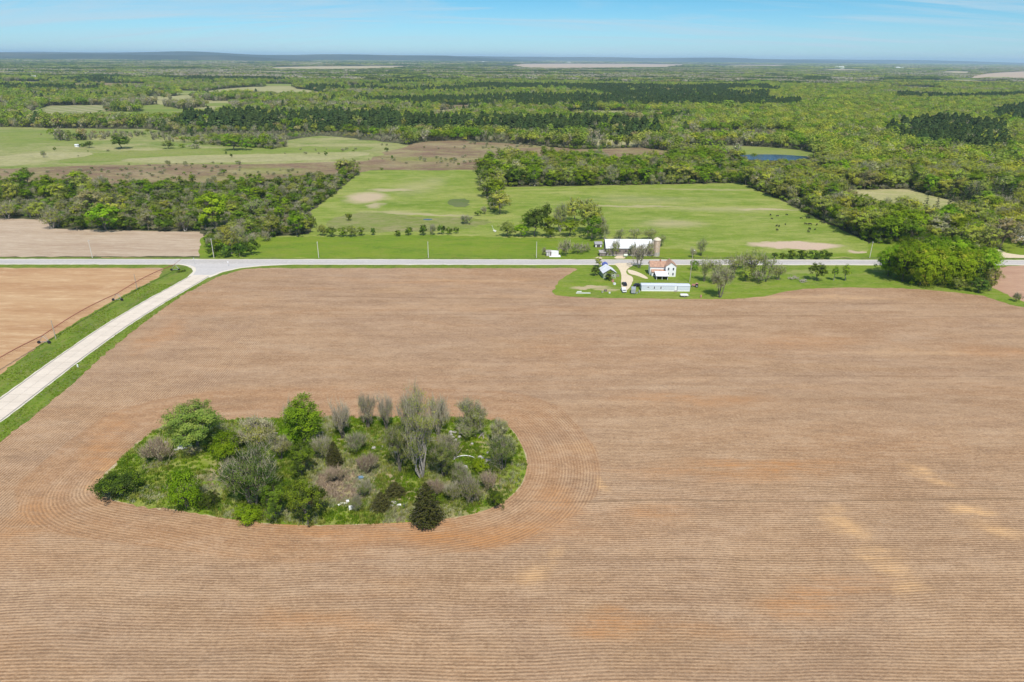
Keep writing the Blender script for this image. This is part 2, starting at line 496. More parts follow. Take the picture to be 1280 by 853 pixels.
    col = t.mix(t.math('MULTIPLY', wide, t.math('ADD', 0.12, t.math('MULTIPLY', mi, 0.36))), col, (0.27, 0.145, 0.075))
    col = t.mix(t.math('MULTIPLY', mi, t.rng(t.noise(0.05, 4), 0.35, 0.6, 0.05, 0.45)), col, (0.42, 0.225, 0.105))
    # stubble flecks and clods
    col = t.mix(t.rng(mot, 0.51, 0.62, 0, 0.38), col, (0.53, 0.375, 0.25))
    col = t.mix(t.rng(mot, 0.48, 0.38, 0, 0.42), col, (0.235, 0.14, 0.08))
    col = t.mix(t.rng(clod, 0.52, 0.66, 0, 0.40), col, (0.54, 0.365, 0.225))
    col = t.mix(t.rng(clod, 0.48, 0.34, 0, 0.42), col, (0.20, 0.125, 0.072))
    col = t.mix(t.rng(fin, 0.53, 0.64, 0, 0.52), col, (0.62, 0.445, 0.285))
    col = t.mix(t.rng(fin, 0.47, 0.36, 0, 0.65), col, (0.16, 0.095, 0.055))
    col = t.mix(t.rng(vfin, 0.60, 0.68, 0, 0.5), col, (0.70, 0.56, 0.42))
    # turned-up subsoil and dry patches, still striped by the rows
    grain = t.math('MULTIPLY', t.math('MULTIPLY', t.rng(row, 0.0, 0.7, 0.4, 1.0), t.rng(clod, 0.3, 0.6, 0.5, 1.0)), rag)
    col = t.mix(t.math('MULTIPLY', orange, grain), col, (0.49, 0.225, 0.075))
    col = t.mix(t.math('MULTIPLY', pale, grain), col, (0.74, 0.46, 0.22))
    col = t.mix(t.math('MULTIPLY', dark, grain), col, (0.25, 0.165, 0.105))
    # wheel tracks
    tr = None
    for (px, py, wid, sl, st) in [(900, 626, 0.22, 0.02, 0.55), (900, 604, 0.18, -0.03, 0.35), (700, 394, 0.5, 0.015, 0.25), (500, 372, 0.5, -0.01, 0.25), (1000, 470, 0.35, 0.02, 0.25), (900, 700, 0.2, 0.01, 0.3)]:
        g = G(px, py)
        e = t.math('ABSOLUTE', t.math('ADD', t.math('SUBTRACT', t.math('SUBTRACT', Y, g[1]), t.math('MULTIPLY', t.math('SUBTRACT', X, g[0]), sl)), t.math('MULTIPLY', wob, 0.7)))
        e = t.math('MULTIPLY', t.rng(e, wid * 2, wid * 0.5, 0, st), t.rng(X, g[0] - 70, g[0] - 30, 0, 1))
        tr = e if tr is None else t.math('MAXIMUM', tr, e)
    col = t.mix(tr, col, (0.16, 0.10, 0.055))
    col = t.mix(1.0, col, (0.955, 0.915, 0.86), 'MULTIPLY')
    h = t.math('ADD', t.math('MULTIPLY', row, 0.16), t.math('MULTIPLY', fin, 0.30))
    return t.surf(col, 0.95, h, 0.5, 0.8)
xs = np.arange(-230, 421, 2.5); ys = np.arange(-120, 371, 2.5)
gx, gy = np.meshgrid(xs, ys)
nx, ny = len(xs), len(ys)
isl = seg_dist(gx.ravel(), gy.ravel(), ISL)
idx = np.arange(nx * ny).reshape(ny, nx)
F = np.stack([idx[:-1, :-1], idx[:-1, 1:], idx[1:, 1:], idx[1:, :-1]], -1).reshape(-1, 4)
me = mesh_np('planted_field', np.stack([gx.ravel(), gy.ravel(), np.full(nx * ny, 0.01)], -1), F, [field_mat()], attrs={'isl': ('POINT', isl)})
o = link('planted_field', me); o['kind'] = 'structure'

# ---- the road grid: main road across, concrete side road
RD_A, RD_B = np.array(G(0, 327.2)[:2]), np.array(G(1085, 328.2)[:2])
RD_D = (RD_B - RD_A) / np.linalg.norm(RD_B - RD_A); RD_N = np.array([-RD_D[1], RD_D[0]])
def road_pt(s, off): return tuple(RD_A + RD_D * s + RD_N * off)
def along(xw): return (xw - RD_A[0]) / RD_D[0]
M_VERGE = grass_mat('verge_grass', (0.085, 0.145, 0.008), (0.13, 0.20, 0.010), (0.175, 0.225, 0.02), tanf=0.6, sc=0.09, tan=(0.20, 0.175, 0.06), stretch=(1.6, .5, 1))
M_LAWN = grass_mat('lush_grass', (0.105, 0.185, 0.004), (0.145, 0.228, 0.006), (0.18, 0.238, 0.012), tanf=0.25, sc=0.08, tan=(0.22, 0.20, 0.045))
LO, HI = -700.0, 900.0
_Z = 0.02
def strip(name, a, b, off0, off1, z, mat, amp=0.0, step=4):
    pts = [road_pt(s, off0) for s in np.arange(a, b + 1, 40)] + [road_pt(s, off1) for s in np.arange(a, b + 1, 40)][::-1]
    return sheet(name, pts, z, mat, amp, step, seed=int(abs(off0) * 10))
strip('verge', LO, along(300), -12.0, -3.5, 0.018, M_VERGE, 0.35, 3)
strip('verge', LO, HI, 3.5, 8.5, 0.018, M_VERGE, 0.3, 3)

# left orange field and upper-left stubble field
def soil_mat(name, stops, pal, dk, st=(0.12, 1.0, 1), sc=0.06, rows=None):
    t = NT(name)
    a = t.noise(sc, 7, 0.7, stretch=st, dist=0.4); b = t.noise(sc * 5, 7, 0.82, stretch=(st[0] * 2, st[1], 1)); f = t.noise(2.2, 4, 0.8)
    col = t.ramp(a, stops)
    col = t.mix(t.rng(b, 0.51, 0.64, 0, 0.65), col, pal)
    col = t.mix(t.rng(b, 0.48, 0.36, 0, 0.55), col, dk)
    col = t.mix(t.rng(f, 0.55, 0.75, 0, 0.3), col, pal)
    return t.surf(col, 0.95, f, 0.25, 0.6)
M_OR = soil_mat('tilled_orange_soil', [(0.3, (0.36, 0.19, 0.09)), (0.5, (0.45, 0.265, 0.13)), (0.7, (0.50, 0.32, 0.17))], (0.62, 0.43, 0.25), (0.33, 0.17, 0.075), sc=0.045)
M_ST = soil_mat('stubble_soil', [(0.3, (0.36, 0.25, 0.165)), (0.5, (0.43, 0.32, 0.22)), (0.7, (0.47, 0.355, 0.25))], (0.56, 0.45, 0.33), (0.30, 0.20, 0.13))
M_RED = soil_mat('tilled_red_soil', [(0.3, (0.36, 0.20, 0.13)), (0.5, (0.42, 0.25, 0.16)), (0.7, (0.45, 0.28, 0.18))], (0.52, 0.34, 0.22), (0.30, 0.16, 0.10))
M_TANF = soil_mat('dry_stubble_field', [(0.3, (0.34, 0.28, 0.16)), (0.5, (0.42, 0.34, 0.20)), (0.7, (0.38, 0.30, 0.17))], (0.50, 0.42, 0.27), (0.24, 0.24, 0.10), sc=0.02)
y_lo = RD_A[1]
sheet('tilled_field', jag([(-177.5, 150), (-179.5, 200), (-180.5, 217), (-183.6, 244), (-184.4, 272), (-183.2, 302), (-179.8, 333), (-184, 343)] + [road_pt(along(x), -9.5) for x in (-200, -260, -400, -700)] + [(-700, 150)], 0.5, 4, 3), 0.012, M_OR)
tl = sheet('verge', [(-176, 100), (-178, 150), (-180, 200), (-181, 217), (-184.1, 244), (-184.9, 272), (-183.7, 302), (-180.3, 333)] + [road_pt(along(-187), -8.0), road_pt(along(-150), -3.5)] + [(-118, 357), (-143, 348.5), (-151, 335), (-155.8, 308), (-156.2, 290), (-156, 270), (-154.3, 237), (-150.8, 209), (-150, 190), (-149.2, 172), (-148, 150), (-146, 100)], 0.022, M_VERGE, 0.35, 1.6, 8)
# the smaller planted corner by the road end
fld = Gs([(275, 341), (300, 336), (330, 333.5), (420, 333.2), (600, 333.2), (700, 333.2), (722, 337)])
# upper left stubble field
sheet('stubble_field', [p[:2] for p in Gs([(-420, 322.8), (-420, 270), (0, 273), (58, 274.5), (66, 286), (120, 287.5), (190, 289), (250, 290), (260, 300), (252, 312), (249, 320.5), (0, 321.3)])], 0.03, M_ST, 0.6, 4, 2)
sheet('tilled_field', [p[:2] for p in Gs([(1237, 334.5), (1300, 331), (1600, 328), (1700, 420), (1290, 380), (1262, 371), (1240, 358)])], 0.03, M_RED, 0.5, 3, 4)

# asphalt main road, its pale gravel shoulders, the flare of the junction
def road_mat(name, c1, c2, sc=0.5, wear=False):
    t = NT(name); n = t.noise(sc, 5, 0.7); m = t.noise(0.08, 3, 0.5, stretch=(0.2, 3, 1)); f = t.noise(6, 2, 0.7)
    col = t.mix(t.rng(n, 0.3, 0.7), c1, c2)
    col = t.mix(t.rng(m, 0.45, 0.7, 0, 0.35), col, tuple(q * 0.82 for q in c1))
    if wear:
        o = t.n('ShaderNodeVectorMath', operation='SUBTRACT'); t.l(t.P(), o.inputs[0]); o.inputs[1].default_value = (RD_A[0], RD_A[1], 0)
        d = t.n('ShaderNodeVectorMath', operation='DOT_PRODUCT'); t.l(o.outputs[0], d.inputs[0]); d.inputs[1].default_value = (RD_N[0], RD_N[1], 0)
        v = t.math('ABSOLUTE', t.math('SUBTRACT', t.math('ABSOLUTE', d.outputs['Value']), 1.9))
        v = t.math('ABSOLUTE', t.math('SUBTRACT', v, 0.75))
        col = t.mix(t.math('MULTIPLY', t.rng(v, 0.45, 0.1), t.rng(m, 0.3, 0.6, 0.15, 0.5)), col, tuple(q * 0.66 for q in c1))
        col = t.mix(t.rng(t.math('ABSOLUTE', d.outputs['Value']), 0.16, 0.06, 0, 0.3), col, (0.22, 0.20, 0.18))
        k = t.noise(0.25, 6, 0.8); col = t.mix(t.rng(t.math('ABSOLUTE', t.math('SUBTRACT', k, 0.5)), 0.008, 0.0, 0, 0.5), col, (0.16, 0.15, 0.14))
    return t.surf(col, 0.85, f, 0.03, 0.5)
M_ASPH = road_mat('worn_asphalt', (0.46, 0.42, 0.385), (0.56, 0.515, 0.475), wear=True)
M_JUNC = road_mat('grey_asphalt', (0.47, 0.435, 0.41), (0.55, 0.51, 0.48))
M_GRAV = road_mat('pale_gravel', (0.60, 0.53, 0.43), (0.72, 0.65, 0.54), 1.5)
M_DRIVE = road_mat('driveway_gravel', (0.60, 0.48, 0.33), (0.72, 0.60, 0.43), 1.2)
strip('gravel_shoulder', LO, HI, -5.6, 5.4, 0.030, M_GRAV, 0.15, 3)
strip('main_road', LO, HI, -4.4, 4.4, 0.042, M_ASPH)
jc = [road_pt(along(-178), -4.2), road_pt(along(-150), -4.4 + 8.6), road_pt(along(-120), 4.2), road_pt(along(-104), -4.2)]
fl = [road_pt(along(-180), -4.3), road_pt(along(-150), -4.35), road_pt(along(-122), -4.3), (-136, 356.8), (-146.0, 352.5), (-152.8, 345.0), (-155.4, 338), (-165.0, 338), (-166.4, 345), (-169.5, 351.5), (-174, 355.4)]
sheet('gravel_shoulder', [road_pt(along(-184), -4.2), road_pt(along(-114), -4.2), (-135, 355.2), (-145.0, 350.9), (-151.6, 343.5), (-154.4, 334), (-166.2, 334), (-167.6, 344), (-171, 350), (-176, 354.3)], 0.034, M_GRAV, 0.12, 2, 5)
sheet('junction', fl, 0.046, M_JUNC)

# concrete side road: a bed with every slab laid on it
RX = [(100, -157.9), (150, -160.4), (200, -162.6), (240, -165.6), (270, -166.4), (300, -165.3), (320, -162.0), (330, -158.5)]
RX = [(60, -156.5), (100, -159.0), (150, -161.2), (190, -162.7), (230, -165.2), (265, -166.0), (300, -164.2), (320, -162.0), (334, -160.6), (345, -160.2)]
def side_c(y): return float(np.interp(y, [a for a, b in RX], [b for a, b in RX]))
def side_cs(y): return (side_c(y - 8) + side_c(y) + side_c(y + 8) + side_c(y - 4) + side_c(y + 4)) / 5
HW = 4.35
L_ = [(side_cs(y) - HW - 0.5, y) for y in range(60, 341, 6)]; R_ = [(side_cs(y) + HW + 0.5, y) for y in range(60, 341, 6)]
M_CONC = road_mat('pale_concrete', (0.62, 0.525, 0.425), (0.71, 0.61, 0.50), 0.35)
M_JOINT = plain('joint_filler', (0.30, 0.27, 0.23), 0.9)
sheet('gravel_shoulder', [(p[0] - 0.5, p[1]) for p in L_] + [(p[0] + 0.5, p[1]) for p in R_[::-1]], 0.030, M_GRAV, 0.15, 2, 9)
side_road = sheet('concrete_road', L_[:] + R_[::-1], 0.036, M_JOINT)
y = 62.0
slab_ms = {}
k = 0
while y < 337:
    L = 5.2
    c0, c1 = side_cs(y), side_cs(y + L)
    ang = -math.atan2(c1 - c0, L)
    for sgn in (-1, 1):
        b = MB()
        w = HW - 0.05
        key = 'slab'
        if key not in slab_ms:
            b.box((0, 0, 0), (w, L - 0.11, 0.05), M_CONC)
            so = b.build('concrete_slab', side_road)
            slab_ms[key] = so.data
        else:
            so = link('concrete_slab', slab_ms[key], side_road)
        cx = (c0 + c1) / 2 + sgn * (w / 2 + 0.045)
        so.location = (cx, y + L / 2, 0.04 + (0.004 if (k + (sgn > 0)) % 3 == 0 else 0))
        so.rotation_euler = (0, 0, ang)
    k += 1
    y += L
# ================================================================== plant materials
def leaf_mat(name, c1, c2, hue=0.022, val=0.26, trans=0.42):
    t = NT(name)
    at = t.n('ShaderNodeAttribute', attribute_name='tint')
    oi = t.n('ShaderNodeObjectInfo')
    col = t.mix(at.outputs['Fac'], c1, c2)
    h = t.n('ShaderNodeHueSaturation')
    t.l(t.rng(oi.outputs['Random'], 0, 1, 0.5 - hue, 0.5 + hue), h.inputs['Hue'])
    r2 = t.math('FRACT', t.math('MULTIPLY', oi.outputs['Random'], 7.31))
    t.l(t.rng(r2, 0, 1, 1 - val, 1 + val), h.inputs['Value'])
    h.inputs['Saturation'].default_value = 1.0
    t.l(col, h.inputs['Color'])
    d = t.n('ShaderNodeBsdfDiffuse'); t.l(h.outputs[0], d.inputs[0])
    tr = t.n('ShaderNodeBsdfTranslucent'); t.l(h.outputs[0], tr.inputs[0])
    m = t.n('ShaderNodeMixShader'); m.inputs[0].default_value = trans
    t.l(d.outputs[0], m.inputs[1]); t.l(tr.outputs[0], m.inputs[2]); t.l(m.outputs[0], t.out.inputs[0])
    return t.m
LM = {
    'bright': leaf_mat('leaves_fresh_green', (0.17, 0.29, 0.01), (0.33, 0.45, 0.024), 0.015),
    'green': leaf_mat('leaves_green', (0.12, 0.205, 0.014), (0.24, 0.34, 0.03)),
    'mid': leaf_mat('leaves_mid_green', (0.155, 0.215, 0.032), (0.29, 0.345, 0.07)),
    'olive': leaf_mat('leaves_olive', (0.25, 0.29, 0.045), (0.41, 0.44, 0.1)),
    'yellow': leaf_mat('leaves_yellow_green', (0.34, 0.395, 0.03), (0.52, 0.55, 0.075)),
    'pale': leaf_mat('leaves_pale_bud', (0.4, 0.4, 0.2), (0.58, 0.56, 0.33)),
    'rust': leaf_mat('leaves_rusty', (0.34, 0.28, 0.11), (0.48, 0.41, 0.19)),
    'dark': leaf_mat('leaves_dark', (0.06, 0.105, 0.018), (0.135, 0.19, 0.036)),
    'cedar': leaf_mat('needles_cedar', (0.04, 0.046, 0.01), (0.115, 0.11, 0.028), 0.01, 0.15, 0.1),
    'needle': leaf_mat('needles_dark', (0.036, 0.062, 0.018), (0.085, 0.125, 0.034), 0.015, 0.2, 0.1),
    'twig': leaf_mat('bare_twigs', (0.3, 0.26, 0.18), (0.48, 0.43, 0.32), 0.01, 0.2, 0.1),
    'brown': leaf_mat('brown_twigs', (0.3, 0.225, 0.155), (0.46, 0.36, 0.26), 0.01, 0.2, 0.1),
}
def bark(name, c1, c2):
    t = NT(name); n = t.noise(3.0, 4, 0.7, stretch=(1, 1, 0.25))
    return t.surf(t.mix(t.rng(n, 0.3, 0.7), c1, c2), 0.95, n, 0.05, 0.6)
BARK = bark('grey_bark', (0.10, 0.085, 0.065), (0.20, 0.18, 0.15))
BARK_P = bark('pale_bark', (0.22, 0.20, 0.17), (0.38, 0.35, 0.31))

def rdir(n, rr):
    v = rr.normal(size=(n, 3)); return v / np.linalg.norm(v, axis=1, keepdims=True)
def leaf_quads(C, rr, size, nrm=None, nb=0.5, asp=0.7, droop=None):
    """one small quad per centre C (n,3); normals lean toward nrm"""
    n = len(C)
    N = rdir(n, rr)
    if nrm is not None:
        N = N * (1 - nb) + nrm * nb
        N /= np.linalg.norm(N, axis=1, keepdims=True) + 1e-9
    A = np.cross(N, rdir(n, rr)); A /= np.linalg.norm(A, axis=1, keepdims=True) + 1e-9
    B = np.cross(N, A)
    s = (size * rr.uniform(0.6, 1.35, n))[:, None]
    a = A * s * 0.5; b = B * s * 0.5 * asp
    k = N * s * 0.12
    V = np.stack([C - a, C - b + k, C + a, C + b + k], 1).reshape(-1, 3)
    return V, np.arange(4 * n).reshape(n, 4)
def strips(S, D, L, w, rr):
    """thin tapering twigs: start, direction, length"""
    n = len(S)
    sd = np.cross(D, rdir(n, rr)); sd /= np.linalg.norm(sd, axis=1, keepdims=True) + 1e-9
    L = L[:, None]
    m = S + D * L * 0.55 + rdir(n, rr) * L * 0.06
    e = S + D * L + rdir(n, rr) * L * 0.12
    V = np.stack([S - sd * w / 2, S + sd * w / 2, m + sd * w * .4, m - sd * w * .4, e + sd * w * .15, e - sd * w * .15], 1).reshape(-1, 3)
    i = np.arange(n)[:, None] * 6
    F = np.concatenate([i + np.array([[0, 1, 2, 3]]), i + np.array([[3, 2, 4, 5]])])
    return V, F
def limb(mb, a, b, r0, r1, mat, rr, seg=3, n=5, sag=0.12):
    a = Vector(a); b = Vector(b); p = a; L = (b - a).length
    up = Vector((0, 0, 1))
    for i in range(1, seg + 1):
        f = i / seg
        q = a.lerp(b, f)
        if i < seg: q = q + Vector(rr.normal(0, L * 0.035, 3)) - up * (math.sin(math.pi * f) * L * sag)
        mb.tube(p, q, r0 + (r1 - r0) * (i - 1) / seg, r0 + (r1 - r0) * f, mat, n, cap=False)
        p = q
def tree_proto(name, seed, H=12, Rr=5, base=0.25, lobes=7, clumps=60, leaves=40, size=0.35, cr=1.0, mat='green', bk=BARK,
               trunks=1, flat=1.0, lean=0.0, twigs=0, tw=0.05, twl=1.6, twmat='twig', trunk_r=None, limbs=True, top=0.5, mat2=None, f2=0.0, shell=0.55, nb=0.55, twig_up=0.5, nl=8, zlo=0.22):
    """returns (trunk mesh, crown mesh, twig mesh or None)"""
    rr = np.random.default_rng(seed)
    zb = H * base
    # crown envelope: a few overlapping lobes
    cz = zb + (H - zb) * 0.5
    LC = []; LR = []
    LC.append((0, 0, cz + (H - zb) * (top - 0.5) * 0.4)); LR.append((Rr * 0.72, Rr * 0.72, (H - zb) * 0.5))
    for i in range(lobes):
        a = 2 * math.pi * (i + rr.uniform(0, .6)) / lobes; d = Rr * rr.uniform(0.38, 0.62)
        z = zb + (H - zb) * rr.uniform(zlo, 0.72)
        q = Rr * rr.uniform(0.32, 0.50)
        LC.append((d * math.cos(a), d * math.sin(a), z)); LR.append((q, q, q * flat * rr.uniform(0.8, 1.15)))
    LC = np.array(LC); LR = np.array(LR)
    w = LR.prod(1) ** 0.66; w[0] *= 1.1; w /= w.sum()
    ci = rr.choice(len(LC), clumps, p=w)
    d = rdir(clumps, rr); d[:, 2] = np.where(d[:, 2] < -0.35, -d[:, 2], d[:, 2])
    rad_ = (shell + (1 - shell) * rr.random(clumps)) ** 0.7
    CC = LC[ci] + d * LR[ci] * rad_[:, None]
    CC[:, 2] = np.clip(CC[:, 2], max(zb * 0.8, 0.25), H)
    ctr = np.array([0, 0, cz * 0.75])
    tb = MB()
    tr = trunk_r or H * 0.022
    tips = []
    for k in range(trunks):
        a = 2 * math.pi * k / trunks + 0.4
        o = (0.5 * tr * 3 * math.cos(a), 0.5 * tr * 3 * math.sin(a), -0.1) if trunks > 1 else (0, 0, -0.1)
        tt = (o[0] * 5 + lean * H * .2 + rr.normal(0, .3), o[1] * 5 + rr.normal(0, .3), H * 0.62)
        limb(tb, o, tt, tr, tr * 0.35, bk, rr, 4, 7, 0)
        tips.append((np.array(o), np.array(tt)))
    if limbs:
        NL = nl + 2 * trunks
        ordc = rr.choice(clumps, min(NL, clumps), replace=False)
        lt = []
        for c in ordc:
            o, tt = tips[rr.integers(len(tips))]
            f = rr.uniform(0.35, 0.9); p = o + (tt - o) * f
            e = p + (CC[c] - p) * 0.8
            limb(tb, p, e, tr * 0.42, tr * 0.14, bk, rr, 3, 5, 0.06)
            lt.append((p, e))
        P0 = np.array([p + (e - p) * 0.6 for p, e in lt])
        for c in range(clumps):
            j = np.argmin(np.linalg.norm(P0 - CC[c], axis=1))
            tb.tube(P0[j], CC[c], tr * 0.14, tr * 0.05, bk, 3, cap=False)
    me_t = None
    V = tb.v; me_t = bpy.data.meshes.new('trunk'); me_t.from_pydata([tuple(p) for p in tb.v], [], tb.f)
    for m in tb.mats: me_t.materials.append(m)
    me_t.polygons.foreach_set('use_smooth', [True] * len(tb.f)); me_t.update()
    # leaves
    me_c = None
    ct = rr.random(clumps)
    if leaves:
        n = clumps * leaves
        k = np.repeat(np.arange(clumps), leaves)
        off = rdir(n, rr) * (rr.random(n) ** 0.45)[:, None] * (cr * rr.uniform(0.6, 1.3, clumps)[k])[:, None]
        off[:, 2] *= 0.75
        C = CC[k] + off
        C[:, 2] = np.maximum(C[:, 2], 0.12)
        nr = C - ctr; nr /= np.linalg.norm(nr, axis=1, keepdims=True) + 1e-9
        V, F = leaf_quads(C, rr, size, nr, nb)
        tint = np.clip(ct[k] * 0.72 + rr.random(n) * 0.28, 0, 1)
        mats = [LM[mat]]; mi = None
        if mat2: mats.append(LM[mat2]); mi = (rr.random(clumps) < f2).astype(int)[k]
        me_c = mesh_np('crown', V, F, mats, mi, {'tint': ('FACE', tint)})
    me_w = None
    if twigs:
        k = rr.integers(0, clumps, twigs)
        out = CC[k] - np.array([0, 0, zb * 0.6]); out /= np.linalg.norm(out, axis=1, keepdims=True) + 1e-9
        D = out * 0.6 + np.array([0, 0, twig_up]) + rdir(twigs, rr) * 0.62; D /= np.linalg.norm(D, axis=1, keepdims=True)
        S = CC[k] - out * twl * 0.4 + rdir(twigs, rr) * cr * 0.6 * rr.random(twigs)[:, None]
        S[:, 2] = np.maximum(S[:, 2], 0.1)
        V, F = strips(S, D, twl * rr.uniform(0.4, 1.2, twigs), tw, rr)
        me_w = mesh_np('twigs', V, F, [LM[twmat]], None, {'tint': ('FACE', np.tile(rr.random(twigs), 2))})
    return (me_t, me_c, me_w)
def conifer_proto(name, seed, H=12, Rr=3, base=0.08, whorls=16, per=9, leaves=16, size=0.4, mat='needle', power=0.85, ragged=0.15, bk=BARK, droop=0.15):
    rr = np.random.default_rng(seed)
    tb = MB(); limb(tb, (0, 0, -0.1), (rr.normal(0, .1), rr.normal(0, .1), H * 0.97), H * 0.02, 0.03, bk, rr, 5, 6, 0)
    Cs = []; Ns = []; T = []
    for w in range(whorls):
        f = (w + 0.3) / whorls
        z = H * (base + (1 - base) * f)
        r = Rr * (1 - f) ** power * (0.55 + 0.45 * min(1, f * 6 + .3))
        m = max(3, int(per * (1 - f * 0.6)))
        for k in range(m):
            a = 2 * math.pi * (k + rr.random()) / m
            L = r * rr.uniform(1 - ragged * 2, 1 + ragged)
            dz = -droop * L + rr.normal(0, 0.05 * H / whorls)
            e = np.array([math.cos(a) * L, math.sin(a) * L, z + dz])
            tb.tube((0, 0, z), e, H * 0.005, 0.012, bk, 3, cap=False)
            n = max(3, int(leaves * (0.35 + 0.65 * (1 - f))))
            u = rr.random(n) ** 0.6
            p = np.array([0, 0, z]) + (e - np.array([0, 0, z])) * u[:, None]
            sw = (0.30 * L * (1.1 - u * 0.7))[:, None]
            p = p + rr.normal(size=(n, 3)) * sw * np.array([0.5, 0.5, 0.28])
            Cs.append(p); tt = rr.random(); T.append(np.clip(tt * .6 + rr.random(n) * .4, 0, 1))
    C = np.concatenate(Cs); C[:, 2] = np.clip(C[:, 2], 0.1, H)
    nr = C * np.array([1, 1, 0]); nr /= np.linalg.norm(nr, axis=1, keepdims=True) + 1e-9; nr[:, 2] = 0.6
    V, F = leaf_quads(C, rr, size, nr, 0.5, 0.55)
    me_c = mesh_np('crown', V, F, [LM[mat]], None, {'tint': ('FACE', np.concatenate(T))})
    me_t = bpy.data.meshes.new('trunk'); me_t.from_pydata([tuple(p) for p in tb.v], [], tb.f)
    for m in tb.mats: me_t.materials.append(m)
    me_t.update()
    return (me_t, me_c, None)

# ---- near kinds (isle of trees): full detail.  Sizes are for a unit height of 1 m after scaling by H below
NEARK = {
    'maple':   dict(H=13, Rr=6.6, base=0.20, lobes=11, clumps=240, leaves=55, size=0.30, cr=1.0, mat='mid', mat2='olive', f2=0.3, flat=1.0, nb=.65, twigs=300, tw=0.06, twl=1.5),
    'green':   dict(H=12, Rr=5.6, base=0.10, lobes=8, clumps=130, leaves=60, size=0.30, cr=0.95, mat='bright', mat2='green', f2=0.35),
    'dark':    dict(H=9, Rr=5.0, base=0.03, lobes=8, clumps=130, leaves=55, size=0.30, cr=0.85, mat='green', mat2='dark', f2=0.5),
    'willow':  dict(H=14, Rr=8.0, base=0.05, lobes=9, clumps=190, leaves=60, size=0.28, cr=1.15, mat='mid', mat2='dark', f2=0.5, trunks=4, twigs=1700, tw=0.07, twl=2.4, shell=.4),
    'budding': dict(H=10, Rr=5.0, base=0.12, lobes=7, clumps=110, leaves=34, size=0.24, cr=1.0, mat='olive', mat2='pale', f2=0.35, trunks=3, twigs=1400, tw=0.06, twl=2.2, shell=.35, nl=14, twig_up=.9),
    'tallbare': dict(H=22, Rr=6.5, base=0.16, lobes=8, clumps=170, leaves=30, size=0.26, cr=1.5, mat='mid', mat2='olive', f2=0.5, bk=BARK_P, trunks=7, twigs=1000, tw=0.08, twl=3.2, trunk_r=0.26, flat=1.7, shell=.3, nl=22, twig_up=1.1),
    'bare':    dict(H=12, Rr=4.4, base=0.12, lobes=7, clumps=70, leaves=10, size=0.22, cr=1.3, mat='olive', mat2='pale', f2=0.4, bk=BARK, trunks=6, twigs=900, tw=0.075, twl=3.4, flat=1.9, twig_up=1.8, trunk_r=0.16, shell=0.3, nl=26),
    'brownbush': dict(H=4.5, Rr=3.8, base=0.03, lobes=8, clumps=60, leaves=9, size=0.2, cr=1.0, mat='olive', mat2='pale', f2=0.5, trunks=6, twigs=1400, tw=0.055, twl=1.9, twmat='brown', trunk_r=0.07, shell=0.2, nl=14, twig_up=.8),
    'greybush': dict(H=4.5, Rr=3.6, base=0.03, lobes=8, clumps=60, leaves=36, size=0.2, cr=1.0, mat='mid', mat2='dark', f2=0.3, trunks=6, twigs=1200, tw=0.055, twl=1.9, twmat='twig', trunk_r=0.07, shell=0.2, nl=14, twig_up=.8),
    'bush':    dict(H=5, Rr=4.0, base=0.02, lobes=7, clumps=110, leaves=50, size=0.26, cr=0.75, mat='bright', trunks=3, trunk_r=0.08),
    'darkbush': dict(H=5, Rr=4.0, base=0.02, lobes=7, clumps=110, leaves=50, size=0.25, cr=0.75, mat='dark', mat2='green', f2=0.35, trunks=3, trunk_r=0.08),
    'poplar':  dict(H=14, Rr=3.8, base=0.03, lobes=7, clumps=170, leaves=60, size=0.28, cr=0.9, mat='green', mat2='bright', f2=0.4, flat=2.2),
}
PROTO = {}
def get_proto(kind, lod, seed=0):
    key = (kind, lod, seed)
    if key in PROTO: return PROTO[key]
    sd = abs(hash((kind, seed))) % 100000 if False else (sum(map(ord, kind)) * 37 + seed * 101 + lod * 7)
    if lod == 0:
        if kind == 'cedar': r = conifer_proto(kind, sd, 8, 2.9, 0.02, 26, 15, 34, 0.28, 'cedar', 0.62, 0.12, droop=-0.15), 8.0
        elif kind == 'pine': r = conifer_proto(kind, sd, 13, 2.8, 0.05, 24, 11, 20, 0.34, 'needle'), 13.0
        else: k = NEARK[kind]; r = tree_proto(kind, sd, **k), float(k['H'])
    elif lod == 1:
        if kind == 'cedar': r = conifer_proto(kind, sd, 8, 2.9, 0.02, 13, 8, 9, 0.6, 'cedar', 0.62, 0.14), 8.0
        elif kind == 'pine': r = conifer_proto(kind, sd, 14, 2.9, 0.05, 14, 8, 8, 0.75, 'needle'), 14.0
        else: k = MIDK[kind]; r = tree_proto(kind, sd, **k), float(k['H'])
    PROTO[key] = r
    return r
